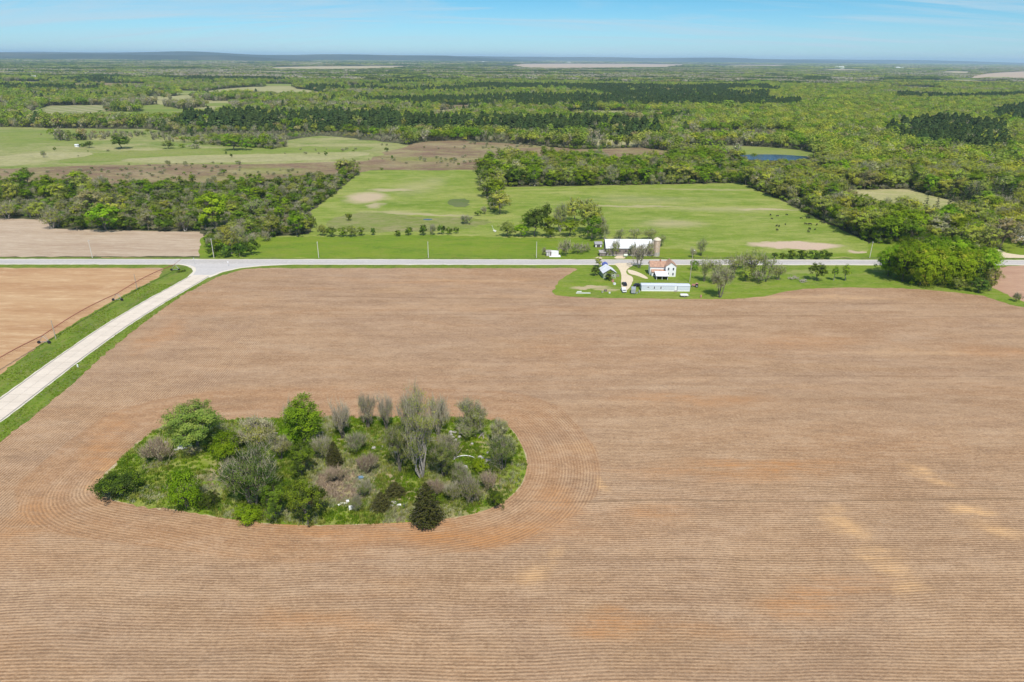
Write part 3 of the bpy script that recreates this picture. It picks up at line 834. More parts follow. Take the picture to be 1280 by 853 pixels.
MIDK = {
    'green':  dict(nb=0.82, H=12, Rr=5.2, base=0.05, lobes=8, clumps=70, leaves=22, size=0.62, cr=1.0, mat='green', mat2='bright', f2=0.4),
    'bright': dict(nb=0.82, H=12, Rr=5.4, base=0.08, lobes=9, clumps=85, leaves=24, size=0.60, cr=1.0, mat='bright', mat2='green', f2=0.2),
    'olive':  dict(nb=0.82, H=12, Rr=5.4, base=0.06, lobes=9, clumps=80, leaves=20, size=0.58, cr=1.0, mat='olive', mat2='yellow', f2=0.25, twigs=220, tw=0.12, twl=1.8),
    'yellow': dict(nb=0.82, H=12, Rr=5.2, base=0.06, lobes=9, clumps=80, leaves=20, size=0.58, cr=1.0, mat='yellow', mat2='olive', f2=0.35, twigs=160, tw=0.12, twl=1.8),
    'pale':   dict(nb=0.82, H=11, Rr=4.8, base=0.06, lobes=9, clumps=75, leaves=16, size=0.55, cr=0.95, mat='pale', mat2='olive', f2=0.3, twigs=300, tw=0.13, twl=1.7),
    'rust':   dict(nb=0.82, H=11, Rr=4.8, base=0.06, lobes=9, clumps=75, leaves=16, size=0.55, cr=0.95, mat='rust', mat2='olive', f2=0.3, twigs=300, tw=0.13, twl=1.7),
    'grey':   dict(nb=0.82, H=12, Rr=4.2, base=0.07, lobes=7, clumps=70, leaves=11, size=0.5, cr=1.2, mat='mid', mat2='olive', f2=0.5, bk=BARK_P, trunks=3, twigs=420, tw=0.11, twl=2.6, twig_up=0.9, trunk_r=0.2),
    'poplar': dict(nb=0.82, H=14, Rr=3.2, base=0.08, lobes=6, clumps=65, leaves=22, size=0.55, cr=0.9, mat='bright', mat2='mid', f2=0.3, flat=2.2, bk=BARK_P),
    'dark':   dict(nb=0.82, H=10, Rr=4.8, base=0.04, lobes=8, clumps=75, leaves=22, size=0.6, cr=0.95, mat='dark', mat2='green', f2=0.35),
    'grove':  dict(nb=0.82, H=15, Rr=7.5, base=0.0, zlo=0.06, lobes=18, clumps=330, leaves=30, size=0.52, cr=1.25, mat='bright', mat2='yellow', f2=0.15),
    'thin':   dict(nb=0.6, H=12, Rr=4.4, base=0.05, lobes=7, clumps=70, leaves=9, size=0.45, cr=1.4, mat='mid', mat2='olive', f2=0.5, bk=BARK, trunks=3, twigs=300, tw=0.10, twl=2.6, twig_up=0.9, trunk_r=0.18, shell=.25),
    'barebig': dict(nb=0.82, H=13, Rr=5.5, base=0.07, lobes=8, clumps=60, leaves=2, size=0.4, cr=1.2, mat='mid', bk=BARK, trunks=2, twigs=620, tw=0.10, twl=2.4, twig_up=0.7, trunk_r=0.28, nl=18),
    'bush':   dict(nb=0.82, H=4, Rr=3.4, base=0.02, lobes=6, clumps=40, leaves=20, size=0.5, cr=0.8, mat='green', mat2='mid', f2=0.4, limbs=False),
    'darkbush': dict(nb=0.82, H=4, Rr=3.2, base=0.02, lobes=6, clumps=40, leaves=20, size=0.5, cr=0.75, mat='dark', mat2='green', f2=0.3, limbs=False),
    'greybush': dict(nb=0.82, H=4, Rr=3.2, base=0.02, lobes=6, clumps=36, leaves=6, size=0.45, cr=0.8, mat='mid', limbs=False, twigs=330, tw=0.11, twl=1.6, twig_up=.8, shell=.2),
}
def plant(kind, lod, x, y, h, wid=1.0, label=None, cat='tree', group=None, name=None, seed=0, rz=None, z=0.0):
    (mt, mc, mw), H0 = get_proto(kind, lod, seed)
    nm = name or {'tree': 'tree', 'bush': 'bush', 'conifer': 'conifer'}.get(cat, 'tree')
    s = h / H0
    o = empty(nm, (x, y, z), random.uniform(0, 6.28) if rz is None else rz, label, cat, group)
    o.scale = (s * wid, s * wid, s)
    link('trunk', mt, o)
    if mc: link('crown', mc, o)
    if mw: link('twigs', mw, o)['kind'] = 'stuff'
    return o

# ---- far kinds for masses (instanced, never single things): small leaf-faced crowns
def far_crown(seed, mat, Rr=4.5, H=10.0, n=150, size=1.25, shape='dome', mat2=None, f2=0.3, trunk=True, tw=0, ntr=1):
    rr = np.random.default_rng(seed)
    if shape == 'dome':
        lob = [(0, 0, H * 0.55, Rr * .75, H * .45)]
        for i in range(6):
            a = 2 * math.pi * (i + rr.random() * .6) / 6
            lob.append((math.cos(a) * Rr * .5, math.sin(a) * Rr * .5, H * rr.uniform(.42, .68), Rr * .48, H * .24))
        lob = np.array(lob)
        k = rr.integers(0, len(lob), n); d = rdir(n, rr); d[:, 2] = np.where(d[:, 2] < -.25, -d[:, 2], d[:, 2])
        q = (0.75 + 0.3 * rr.random(n))[:, None]
        C = lob[k][:, :3] + d * np.stack([lob[k][:, 3]] * 2 + [lob[k][:, 4]], 1) * q
        nr = d; tt = rr.random(len(lob))[k] * .5 + rr.random(n) * .5
    elif shape == 'cone':
        f = rr.random(n) ** 1.3; a = rr.random(n) * 6.283
        r = Rr * (1 - f) ** .8 * (0.8 + 0.25 * rr.random(n))
        C = np.stack([r * np.cos(a), r * np.sin(a), H * (0.08 + .92 * f)], 1)
        nr = np.stack([np.cos(a), np.sin(a), np.full(n, .5)], 1); tt = rr.random(n)
    else:
        a = rr.random(n) * 6.283; f = rr.random(n)
        r = Rr * (0.35 + 0.65 * np.sin(np.pi * np.clip(f * .8 + .15, 0, 1))) * np.sqrt(rr.random(n))
        C = np.stack([r * np.cos(a), r * np.sin(a), H * (0.15 + .85 * f)], 1)
        nr = np.stack([np.cos(a), np.sin(a), np.full(n, .9)], 1); tt = rr.random(n)
    C[:, 2] = np.clip(C[:, 2], .3, H)
    V, F = leaf_quads(C, rr, size, nr, .84, .8)
    mats = [LM[mat]] + ([LM[mat2]] if mat2 else [])
    mi = (rr.random(n) < f2).astype(int) if mat2 else np.zeros(n, int)
    if shape == 'bare':
        S = np.stack([rr.normal(0, Rr * .25, tw), rr.normal(0, Rr * .25, tw), rr.random(tw) * H * .5], 1)
        D = rdir(tw, rr) * .5 + np.array([0, 0, 1.0]); D /= np.linalg.norm(D, axis=1, keepdims=True)
        V2, F2 = strips(S, D, H * rr.uniform(.3, .62, tw), .22, rr)
        F = np.concatenate([F, F2 + len(V)]); V = np.concatenate([V, V2])
        mats.append(LM['twig']); mi = np.concatenate([mi, np.full(len(F2), len(mats) - 1)]); tt = np.concatenate([tt, np.tile(rr.random(tw), 2)])
    # trunk
    if trunk:
        tb = MB(); tb.tube((0, 0, -.2), (0, 0, H * .6), .28, .12, BARK, 4, cap=False)
        F2 = np.array([f for f in tb.f]) + len(V); V = np.concatenate([V, np.array([tuple(p) for p in tb.v])]); F = np.concatenate([F, F2])
        mats.append(BARK); mi = np.concatenate([mi, np.full(len(F2), len(mats) - 1)]); tt = np.concatenate([tt, np.zeros(len(F2))])
    return mesh_np('far_crown', V, F, mats, mi, {'tint': ('FACE', tt)})
def canopy_patch(seed, mat, mat2, S=60.0, nt=45, H=12.0, n=16, size=3.6):
    """a patch of closed canopy seen from kilometres away"""
    rr = np.random.default_rng(seed)
    C = []; N = []; T = []; K = []
    for i in range(nt):
        c = np.array([rr.uniform(-S / 2, S / 2), rr.uniform(-S / 2, S / 2), H * rr.uniform(.55, .8)])
        r = rr.uniform(.5, .85) * S / math.sqrt(nt)
        d = rdir(n, rr); d[:, 2] = np.abs(d[:, 2]) * 1.0
        C.append(c + d * np.array([r, r, H * .3])); N.append(d); T.append(np.full(n, rr.random()) * .7 + rr.random(n) * .3); K.append(np.full(n, int(rr.random() < .35)))
    C = np.concatenate(C); V, F = leaf_quads(C, rr, size, np.concatenate(N), .75, .8)
    return mesh_np('canopy_patch', V, F, [LM[mat], LM[mat2]], np.concatenate(K), {'tint': ('FACE', np.concatenate(T))})

def scatter(name, pts, rot, scl, kid, protos, label=None):
    """one object; its points carry instances of the prototypes by geometry nodes (stuff only)"""
    n = len(pts)
    me = bpy.data.meshes.new(name)
    me.vertices.add(n); me.vertices.foreach_set('co', np.asarray(pts, np.float32).ravel())
    a = me.attributes.new('rot', 'FLOAT', 'POINT'); a.data.foreach_set('value', np.asarray(rot, np.float32))
    a = me.attributes.new('kid', 'INT', 'POINT'); a.data.foreach_set('value', np.asarray(kid, np.int32))
    a = me.attributes.new('scl', 'FLOAT_VECTOR', 'POINT'); a.data.foreach_set('vector', np.asarray(scl, np.float32).ravel())
    me.update()
    o = link(name, me); o['kind'] = 'stuff'
    if label: o['label'] = label
    g = bpy.data.node_groups.new(name, 'GeometryNodeTree')
    g.interface.new_socket('Geometry', in_out='INPUT', socket_type='NodeSocketGeometry')
    g.interface.new_socket('Geometry', in_out='OUTPUT', socket_type='NodeSocketGeometry')
    gi = g.nodes.new('NodeGroupInput'); go = g.nodes.new('NodeGroupOutput')
    j = g.nodes.new('GeometryNodeJoinGeometry')
    ar = g.nodes.new('GeometryNodeInputNamedAttribute'); ar.data_type = 'FLOAT'; ar.inputs[0].default_value = 'rot'
    ak = g.nodes.new('GeometryNodeInputNamedAttribute'); ak.data_type = 'INT'; ak.inputs[0].default_value = 'kid'
    asx = g.nodes.new('GeometryNodeInputNamedAttribute'); asx.data_type = 'FLOAT_VECTOR'; asx.inputs[0].default_value = 'scl'
    cx = g.nodes.new('ShaderNodeCombineXYZ'); g.links.new(ar.outputs[0], cx.inputs[2])
    for i, pm in [(i, q) for i, L in enumerate(protos) for q in (L if isinstance(L, list) else [L])]:
        po = bpy.data.objects.new(name + '_source', pm)          # not linked to the scene: only a source for instances
        oi = g.nodes.new('GeometryNodeObjectInfo'); oi.inputs[0].default_value = po; oi.inputs['As Instance'].default_value = True
        cp = g.nodes.new('FunctionNodeCompare'); cp.data_type = 'INT'; cp.operation = 'EQUAL'
        g.links.new(ak.outputs[0], cp.inputs[2]); cp.inputs[3].default_value = i
        ip = g.nodes.new('GeometryNodeInstanceOnPoints')
        g.links.new(gi.outputs[0], ip.inputs['Points']); g.links.new(cp.outputs[0], ip.inputs['Selection'])
        g.links.new(oi.outputs['Geometry'], ip.inputs['Instance'])
        g.links.new(cx.outputs[0], ip.inputs['Rotation']); g.links.new(asx.outputs[0], ip.inputs['Scale'])
        g.links.new(ip.outputs[0], j.inputs[0])
    g.links.new(j.outputs[0], go.inputs[0])
    m = o.modifiers.new('scatter', 'NODES'); m.node_group = g
    return o
# ================================================================== fields beyond the road
HAZE_D = 3.8e-5
HAZE_TOP = 230.0
OPEN = [[(-420, 323), (-420, 270), (0, 272), (58, 273.5), (66, 285), (120, 286.5), (190, 288), (250, 289), (262, 300), (262, 321)]]            # (pixel polygon) where no wood grows
def pix_sheet(name, pp, z, mat, amp=0.0, step=6.0, seed=0, sm=0, opn=True, label=None):
    if opn: OPEN.append(pp)
    w = [p[:2] for p in Gs(pp)]
    if sm: w = smooth(w, sm)
    return sheet(name, w, z, mat, amp, step, seed, label)
def SP(px, py, rx, ry, rz=0.0, st=1.0, soft=0.6): return (G(px, py), (rx, ry), rz, st, soft)
# pasture north of the road, with its bare and worn patches
TANC = (0.56, 0.41, 0.29)
M_PAST = grass_mat('pasture_grass', (0.125, 0.20, 0.008), (0.175, 0.24, 0.018), (0.245, 0.275, 0.05), sc=0.022, fine=0.9, tan=(0.36, 0.34, 0.11), tanf=0.6, spotcol=TANC,
    spots=[SP(458, 247, 22, 30, 0.0, 0.8, 0.6), SP(490, 238, 26, 10, 0, 0.6), SP(470, 257, 8, 12, 0, 0.6), SP(520, 268, 60, 5, -0.12, 0.45),
           SP(995, 307, 33, 11.0, 0.0, 1.0, 0.35), SP(957, 304, 12, 6, 0, 0.8, 0.4), SP(1072, 316, 8, 3.5, 0, 0.8), SP(790, 258, 50, 5, 0, 0.45), SP(955, 262, 34, 5, 0, 0.6), SP(880, 237, 60, 6, 0, 0.25),
           SP(740, 232, 30, 3, 0, 0.2), SP(840, 280, 34, 20, 0.1, 0.42, 0.9), SP(800, 250, 60, 30, 0, 0.22, 0.9), SP(900, 262, 60, 16, 0, 0.25, 0.9), SP(520, 235, 26, 60, 0, 0.22, 0.9), SP(540, 228, 20, 40, 0, .2, .9), SP(480, 265, 30, 8, .1, .35, .9)])
pix_sheet('pasture', [(300, 322.6), (318, 303), (332, 297), (385, 293), (392, 281), (386, 266), (412, 247), (438, 226), (452, 213.5), (520, 212), (598, 212.5), (603, 233), (640, 234), (760, 232), (925, 229),
                      (975, 250), (1030, 278), (1085, 303), (1095, 322.4)], 0.028, M_PAST, 0.8, 5, 1)
# rough damp strip in the pasture
M_ROUGH = grass_mat('rough_wet_grass', (0.15, 0.19, 0.02), (0.21, 0.22, 0.06), (0.17, 0.22, 0.03), tan=(0.32, 0.25, 0.14), tanf=0.75, sc=0.05, fine=0.7, stretch=(0.5, 1, 1))
pix_sheet('rough_pasture', [(405, 284), (412, 274), (440, 266), (480, 266), (530, 273), (580, 271), (622, 276), (600, 283), (555, 290), (480, 291), (430, 290)], 0.034, M_ROUGH, 1.5, 4, 2, 1)
M_FLUSH = grass_mat('dark_green_grass', (0.10, 0.15, 0.02), (0.11, 0.15, 0.035), (0.13, 0.16, 0.05), tan=(0.16, 0.14, 0.075), tanf=0.8, sc=0.06)
pix_sheet('wet_hollow', [(560, 249), (588, 248), (588, 259), (562, 259)], 0.036, M_FLUSH, 1.0, 4, 3, 1)
pix_sheet('pasture', [(306, 322.6), (318, 303), (332, 297.5), (385, 296), (480, 294), (560, 294), (620, 297), (740, 298), (800, 308), (900, 316), (1092, 317), (1096, 322.4)], 0.032, M_LAWN, 1.2, 3, 6)
M_DRYG = grass_mat('drying_grass', (0.24, 0.26, 0.07), (0.32, 0.31, 0.11), (0.38, 0.34, 0.15), tan=(0.46, 0.37, 0.22), tanf=0.6, sc=0.02, fine=0.4, stretch=(0.4, 1, 1))
# the tan field behind the diagonal hedge
pix_sheet('dry_field', [(1028, 237.5), (1140, 236.5), (1150, 241), (1192, 252), (1216, 257), (1170, 262), (1090, 262), (1058, 252)], 0.03, M_DRYG, 1.5, 8, 4, 1)
# grasslands and marsh in the upper left
M_MEAD = grass_mat('meadow_grass', (0.14, 0.20, 0.022), (0.20, 0.235, 0.045), (0.25, 0.25, 0.08), tan=(0.40, 0.34, 0.17), tanf=0.8, sc=0.008, fine=0.2, stretch=(0.45, 1, 1), streak=0.4)
M_MARSH = grass_mat('brown_marsh', (0.175, 0.105, 0.062), (0.22, 0.135, 0.082), (0.21, 0.21, 0.05), tan=(0.36, 0.28, 0.16), tanf=0.65, sc=0.012, fine=0.25, stretch=(0.5, 1, 1), streak=0.5)
M_FIELD = grass_mat('green_field', (0.14, 0.205, 0.018), (0.185, 0.235, 0.032), (0.22, 0.24, 0.05), tan=(0.25, 0.23, 0.09), tanf=0.4, sc=0.01, fine=0.3, stretch=(0.35, 1, 1), streak=0.3)
M_DRYM = grass_mat('dry_meadow', (0.27, 0.26, 0.10), (0.34, 0.31, 0.14), (0.28, 0.28, 0.09), tan=(0.44, 0.37, 0.21), tanf=0.5, sc=0.012, fine=0.2, stretch=(0.4, 1, 1))
pix_sheet('meadow', [(-500, 224), (-500, 160), (0, 158.5), (60, 161), (185, 161.5), (240, 171), (330, 180), (400, 170), (470, 176), (520, 183), (508, 196), (470, 206), (420, 222), (250, 228), (0, 226)], 0.05, M_MEAD, 5, 20, 7)
pix_sheet('green_field', [(-300, 180), (-300, 168), (0, 167), (90, 163), (168, 161), (172, 166), (120, 173), (40, 180)], 0.06, M_FIELD, 2, 15, 8, 1, False)
pix_sheet('green_field', [(60, 203), (130, 189), (260, 186), (380, 184), (470, 183), (460, 189), (330, 193), (210, 198), (100, 205)], 0.06, M_FIELD, 3, 15, 9, 1, False)
pix_sheet('dry_field', [(-200, 204), (0, 196), (40, 191), (110, 190), (120, 194), (60, 202), (0, 210), (-200, 216)], 0.065, M_DRYM, 2, 15, 10, 1, False)
pix_sheet('dry_field', [(140, 200), (220, 195), (330, 193), (440, 190), (470, 192), (430, 200), (300, 203), (180, 205)], 0.065, M_DRYM, 3, 15, 11, 1, False)
pix_sheet('marsh', [(-400, 230), (-400, 214), (0, 212), (60, 209), (160, 205), (300, 206), (380, 204), (440, 202), (505, 199), (470, 210), (455, 216), (330, 229), (180, 233), (0, 232)], 0.07, M_MARSH, 4, 18, 12, 1)
pix_sheet('marsh', [(440, 206), (500, 186), (520, 179), (560, 176), (640, 180), (720, 187), (800, 185), (836, 189), (842, 196), (838, 206), (760, 208), (700, 202), (606, 203), (602, 212.4), (450, 213)], 0.075, M_MARSH, 4, 18, 13)
pix_sheet('dry_field', [(725, 177), (742, 174), (800, 175), (818, 179), (790, 183), (740, 183)], 0.08, M_DRYM, 3, 15, 14, 1)
pix_sheet('green_field', [(838, 190), (865, 182), (940, 183), (1005, 188), (1022, 193), (1020, 197), (915, 197), (870, 196)], 0.08, M_FIELD, 3, 15, 15, 1)
# striped strip field and its green neighbours
t = NT('strip_cropped_field')
sx = t.n('ShaderNodeSeparateXYZ')
rr_ = t.n('ShaderNodeVectorRotate', rotation_type='Z_AXIS'); t.l(t.P(), rr_.inputs['Vector']); rr_.inputs['Angle'].default_value = rad(12)
t.l(rr_.outputs[0], sx.inputs[0])
st_ = t.math('FRACT', t.math('MULTIPLY', sx.outputs[0], 1 / 34.0))
cc_ = t.mix(t.rng(st_, 0.42, 0.50), (0.16, 0.20, 0.04), (0.36, 0.31, 0.17))
cc_ = t.mix(t.rng(t.math('ABSOLUTE', t.math('SUBTRACT', st_, 0.46)), 0.02, 0.05, 0.6, 0), cc_, (0.09, 0.09, 0.03))
M_STRIP = t.surf(t.mix(t.rng(t.noise(0.02, 4), 0.4, 0.7, 0, 0.4), cc_, (0.22, 0.23, 0.07)), 0.95)
pix_sheet('green_field', [(56, 152), (100, 143), (150, 136), (190, 131), (290, 130), (345, 134), (300, 141), (262, 147), (230, 152), (150, 153)], 0.06, M_FIELD, 3, 20, 16)
pix_sheet('strip_field', [(28, 143), (60, 132.5), (120, 131.5), (180, 133), (122, 141), (70, 151), (40, 151)], 0.08, M_STRIP, 1, 20, 17)
def ff(pp, m, sd, n='dry_field'): pix_sheet(n, pp, 0.10 + 0.005 * sd, m, 6, 60, sd, 1)
ff([(208, 122), (240, 117), (280, 111), (330, 108), (392, 113), (400, 119), (340, 122), (326, 128), (326, 137), (280, 139), (225, 134), (178, 128), (184, 125), (215, 126)], M_DRYM, 20)
ff([(118, 110.5), (135, 106), (180, 106), (190, 110), (150, 111.5)], M_DRYM, 21)
ff([(322, 112), (335, 107), (362, 106), (372, 112), (400, 115), (420, 121), (340, 121)], M_DRYM, 22)
ff([(-80, 142), (-80, 130), (0, 129), (20, 131), (6, 138)], M_TANF, 23)
ff([(-60, 108), (-60, 101.5), (60, 102), (62, 105.5), (40, 108.5)], M_DRYM, 24)
ff([(700, 143.5), (716, 139), (760, 138.5), (822, 140), (830, 146), (770, 149), (712, 148)], M_DRYM, 25)
ff([(730, 155), (760, 152), (850, 153), (830, 158), (760, 159)], M_MARSH, 26, 'marsh')
ff([(326, 140), (370, 139), (372, 144), (330, 146)], M_FIELD, 27, 'green_field')
ff([(545, 139), (580, 135), (590, 141), (572, 147), (550, 147)], M_DRYM, 28)
ff([(1060, 104.5), (1062, 101), (1105, 101.5), (1106, 105)], M_DRYM, 29)
ff([(1165, 104), (1170, 100.5), (1200, 100), (1255, 103), (1250, 106), (1200, 105)], M_TANF, 30)
ff([(1205, 99), (1230, 92), (1290, 89), (1500, 88), (1500, 98), (1280, 100)], M_ST, 31)
ff([(1130, 158), (1136, 154), (1160, 153), (1166, 158), (1150, 160)], M_DRYM, 32)
ff([(1236, 160), (1242, 156), (1262, 156), (1262, 160)], M_DRYM, 33)
ff([(330, 88), (345, 83.5), (500, 82.5), (520, 84), (490, 87), (400, 89)], M_TANF, 34)
ff([(636, 83), (650, 79.6), (855, 80.4), (862, 82.6), (840, 85.5), (700, 87.2), (660, 86.5)], M_ST, 35)
ff([(500, 92.5), (510, 90.5), (535, 90.5), (535, 93)], M_ST, 36)
ff([(900, 82.3), (930, 81.2), (1000, 82), (1010, 83), (960, 84)], M_ST, 37)
ff([(1010, 88), (1030, 86.5), (1080, 87), (1090, 89.4), (1050, 90)], M_TANF, 38)
ff([(1170, 92), (1185, 89), (1220, 90), (1210, 94)], M_TANF, 39)
rr = np.random.default_rng(78)
for i in range(34):
    px = rr.uniform(-60, 900) if i < 24 else rr.uniform(880, 1330)
    py = rr.uniform(93, 138) if i < 24 else rr.uniform(93, 120)
    w = rr.uniform(35, 110); h = (py - 80) * rr.uniform(.05, .10)
    sl = rr.uniform(-14, 14)
    ff([(px, py), (px + sl, py - h), (px + w * .6, py - h * 1.1), (px + w, py - h * .7), (px + w - sl * .6, py + h * .2), (px + w * .5, py + h * .1)], [M_DRYM, M_MARSH, M_FIELD, M_DRYM, M_MEAD][rr.integers(0, 5)], 90 + i)
rr = np.random.default_rng(77)
for i in range(46):
    px = rr.uniform(-120, 1400); d = rr.uniform(0, 1) ** 1.5
    py = 67.6 + 10.8 * px / 1280 + 2.0 + d * 26
    w = rr.uniform(14, 60); h = 0.5 + d * 1.2
    sl = rr.uniform(-8, 8)
    ff([(px, py), (px + sl, py - h), (px + w, py - h + 0.15), (px + w - sl * .6, py + 0.1)], [M_TANF, M_DRYM, M_FIELD, M_ST][rr.integers(0, 4)], 40 + i)
# woods floor darker is the base ground; water
t = NT('pond_water')
wv = t.noise(0.35, 3, 0.6, stretch=(1, 3, 1))
pb = t.n('ShaderNodeBsdfPrincipled'); pb.inputs['Base Color'].default_value = (0.02, 0.05, 0.09, 1); pb.inputs['Roughness'].default_value = 0.12
bu = t.n('ShaderNodeBump'); bu.inputs['Distance'].default_value = 0.25; bu.inputs['Strength'].default_value = 0.6; t.l(wv, bu.inputs['Height']); t.l(bu.outputs[0], pb.inputs['Normal'])
t.l(pb.outputs[0], t.out.inputs[0]); M_WATER = t.m
pix_sheet('pond', [(912, 195.5), (925, 193.8), (960, 193.2), (985, 194), (1012, 196.2), (1014, 198), (1000, 200.5), (965, 201), (935, 200), (918, 198)], 0.12, M_WATER, 1.5, 8, 1, 1)
pix_sheet('pond', [(-70, 107), (-70, 102), (40, 102.3), (55, 103.5), (40, 106), (0, 107.5)], 0.25, M_WATER, 2, 30, 2, 1)
pix_sheet('pond', [(200, 112), (205, 109.8), (216, 109.8), (219, 111.5), (212, 113)], 0.25, M_WATER, 2, 30, 3, 1)
pix_sheet('puddle', [(528, 274.6), (533, 273.8), (540, 274), (541, 274.9), (535, 275.5), (530, 275.3)], 0.045, M_WATER, 0.4, 3, 4, 1, False)

# distant low hills
t = NT('wooded_hills')
hn = t.noise(0.0007, 6, 0.65, stretch=(1, 1.5, 1))
M_HILL = t.surf(t.ramp(hn, [(0.38, (0.02, 0.03, 0.016)), (0.55, (0.035, 0.045, 0.024)), (0.68, (0.08, 0.08, 0.045))]), 0.95)
for hi, (Y0, dep, x0, x1, hmax, sd) in enumerate([(14500, 2600, -15000, -3500, 140, 3), (19000, 3000, -17500, 1500, 185, 5), (26000, 4200, -24000, 14000, 190, 9), (31500, 4000, -27000, 27000, 172, 12)]):
    rr = np.random.default_rng(sd)
    nx_, ny_ = 240, 12
    ax = rr.uniform(0, 6.28, 12); fr = rr.uniform(0.0002, 0.0022, 12); am = 1 / (1 + fr * 2500)
    V = []
    for j in range(ny_ + 1):
        for i in range(nx_ + 1):
            x = x0 + (x1 - x0) * i / nx_; v = j / ny_
            nz = sum(am[k] * math.sin(fr[k] * x + ax[k] + v * 1.5 * k) for k in range(12)) / am.sum()
            e = min(1, 6 * min(i, nx_ - i) / nx_)
            h = hmax * (0.70 + 0.42 * nz) * math.sin(math.pi * v) ** 0.8 * e
            V.append((x, Y0 - dep / 2 + dep * v + 700 * math.sin(x * 0.0003 + hi), -0.5 + max(0, h)))
    idx = np.arange((nx_ + 1) * (ny_ + 1)).reshape(ny_ + 1, nx_ + 1)
    F = np.stack([idx[:-1, :-1], idx[:-1, 1:], idx[1:, 1:], idx[1:, :-1]], -1).reshape(-1, 4)
    o = link('hills', mesh_np('hills', V, F, [M_HILL], smooth=True)); o['kind'] = 'structure'

# ================================================================== woods
def vnoise(x, y, s, seed):
    rr = np.random.default_rng(seed); tab = rr.random((64, 64))
    x = x / s; y = y / s
    xi = np.floor(x).astype(int); yi = np.floor(y).astype(int); fx = x - xi; fy = y - yi
    fx = fx * fx * (3 - 2 * fx); fy = fy * fy * (3 - 2 * fy)
    g = lambda a, b: tab[a % 64, b % 64]
    return (g(xi, yi) * (1 - fx) + g(xi + 1, yi) * fx) * (1 - fy) + (g(xi, yi + 1) * (1 - fx) + g(xi + 1, yi + 1) * fx) * fy
KK = ['green', 'bright', 'olive', 'yellow', 'pale', 'rust', 'grey', 'poplar', 'dark', 'pine']
MIXES = {
    'left':  [.20, .16, .20, .13, .04, .03, .14, .08, .02, .00],
    'hedge': [.20, .16, .20, .08, .03, .00, .14, .14, .05, .00],
    'right': [.12, .09, .25, .33, .06, .02, .08, .04, .01, .00],
    'mid':   [.18, .04, .19, .06, .02, .07, .22, .06, .14, .02],
    'thicket': [.24, .06, .08, .02, .03, .00, .24, .11, .22, .00],
    'pine':  [.05, .01, .04, .02, .00, .01, .03, .00, .08, .76],
    'grey':  [.04, .01, .12, .02, .04, .12, .60, .00, .05, .00],
}
PINE_P = [[(232, 151), (500, 154), (503, 166), (400, 165), (232, 163)], [(508, 158), (640, 160), (740, 162), (824, 167), (822, 175), (700, 172), (508, 169)],
          [(1104, 167), (1180, 159), (1252, 169), (1260, 190), (1230, 198), (1160, 192), (1120, 179)], [(1178, 238), (1250, 240), (1275, 266), (1215, 264), (1185, 250)],
          [(1148, 266), (1218, 263), (1218, 274), (1150, 277)], [(640, 131), (745, 131), (750, 139), (640, 139)], [(828, 121), (940, 122), (946, 127), (830, 126)], [(1240, 142), (1290, 135), (1500, 132), (1500, 160), (1262, 157), (1240, 154)],
          [(1000, 97), (1040, 97), (1040, 104), (1000, 104)], [(1105, 98), (1175, 97), (1175, 103), (1105, 103)], [(880, 123), (960, 121), (960, 130), (880, 131)], [(1120, 122), (1280, 121), (1280, 126), (1120, 127)],
          [(100, 97), (250, 99), (250, 102), (100, 101)], [(360, 112), (420, 112), (640, 116), (640, 119), (420, 118)]]
GREY_P = [[(72, 161), (188, 160), (232, 170), (330, 178), (320, 183), (180, 180), (75, 173)], [(232, 166), (400, 166), (520, 176), (500, 182), (330, 183)], [(560, 176), (640, 177), (640, 182), (560, 181)], [(850, 165), (990, 166), (990, 178), (850, 178)]]
KEEP_OUT = [[(905, 201), (1022, 199), (1018, 206), (960, 208), (915, 206)], [(1045, 256), (1200, 257), (1218, 267), (1150, 272), (1100, 270), (1060, 264)]]      # places cleared for things built by hand (filled below)
def covers(x, y, sp):
    """wood or not, and which mixture, from the surveyed outlines"""
    px, py = P(x, y)
    m = np.ones(len(x), bool)
    for p in OPEN: m &= ~inpoly(px, py, p)
    for p in FORCE: m |= inpoly(px, py, p)
    mix = np.where(px > 860, 2, np.where(py > 222, 0, 3))
    mix = np.where((px > 560) & (px < 930) & (py > 196), 1, mix)
    mix = np.where((mix == 0) & (py < 262) & (px > 150), 6, mix)
    for p in GREY_P: mix = np.where(inpoly(px, py, p), 5, mix)
    for p in PINE_P: mix = np.where(inpoly(px, py, p), 4, mix)
    far = y > 1500
    nz = vnoise(x * .45, y, 190, 5) * .6 + vnoise(x * .5, y, 420, 6) * .4
    mix = np.where(far & (nz > .70) & (px < 1000), 4, mix)
    mix = np.where(far & (nz < .33), 5, mix)
    mix = np.where(far & (nz > .50) & (nz < .58) & (px < 900), 2, mix)
    return m, mix, px, py
FORCE = [[(236, 123), (300, 119), (345, 121), (330, 125), (270, 127)], [(205, 133), (250, 131), (262, 134), (225, 137)], [(285, 131), (325, 130), (326, 134), (290, 135)], [(185, 168), (240, 171), (300, 174), (362, 183), (340, 187), (250, 181), (190, 175)], [(66, 173), (120, 169.5), (182, 167), (188, 171), (120, 175.5), (68, 177)], [(129, 140), (178, 140), (176, 136.5), (132, 136.5)], [(598, 212), (611, 212), (622, 235), (630, 262), (616, 266), (604, 238)], [(0, 152), (60, 150), (70, 156), (0, 160)]]
NAMES = ['left', 'hedge', 'right', 'mid', 'pine', 'grey', 'thicket']
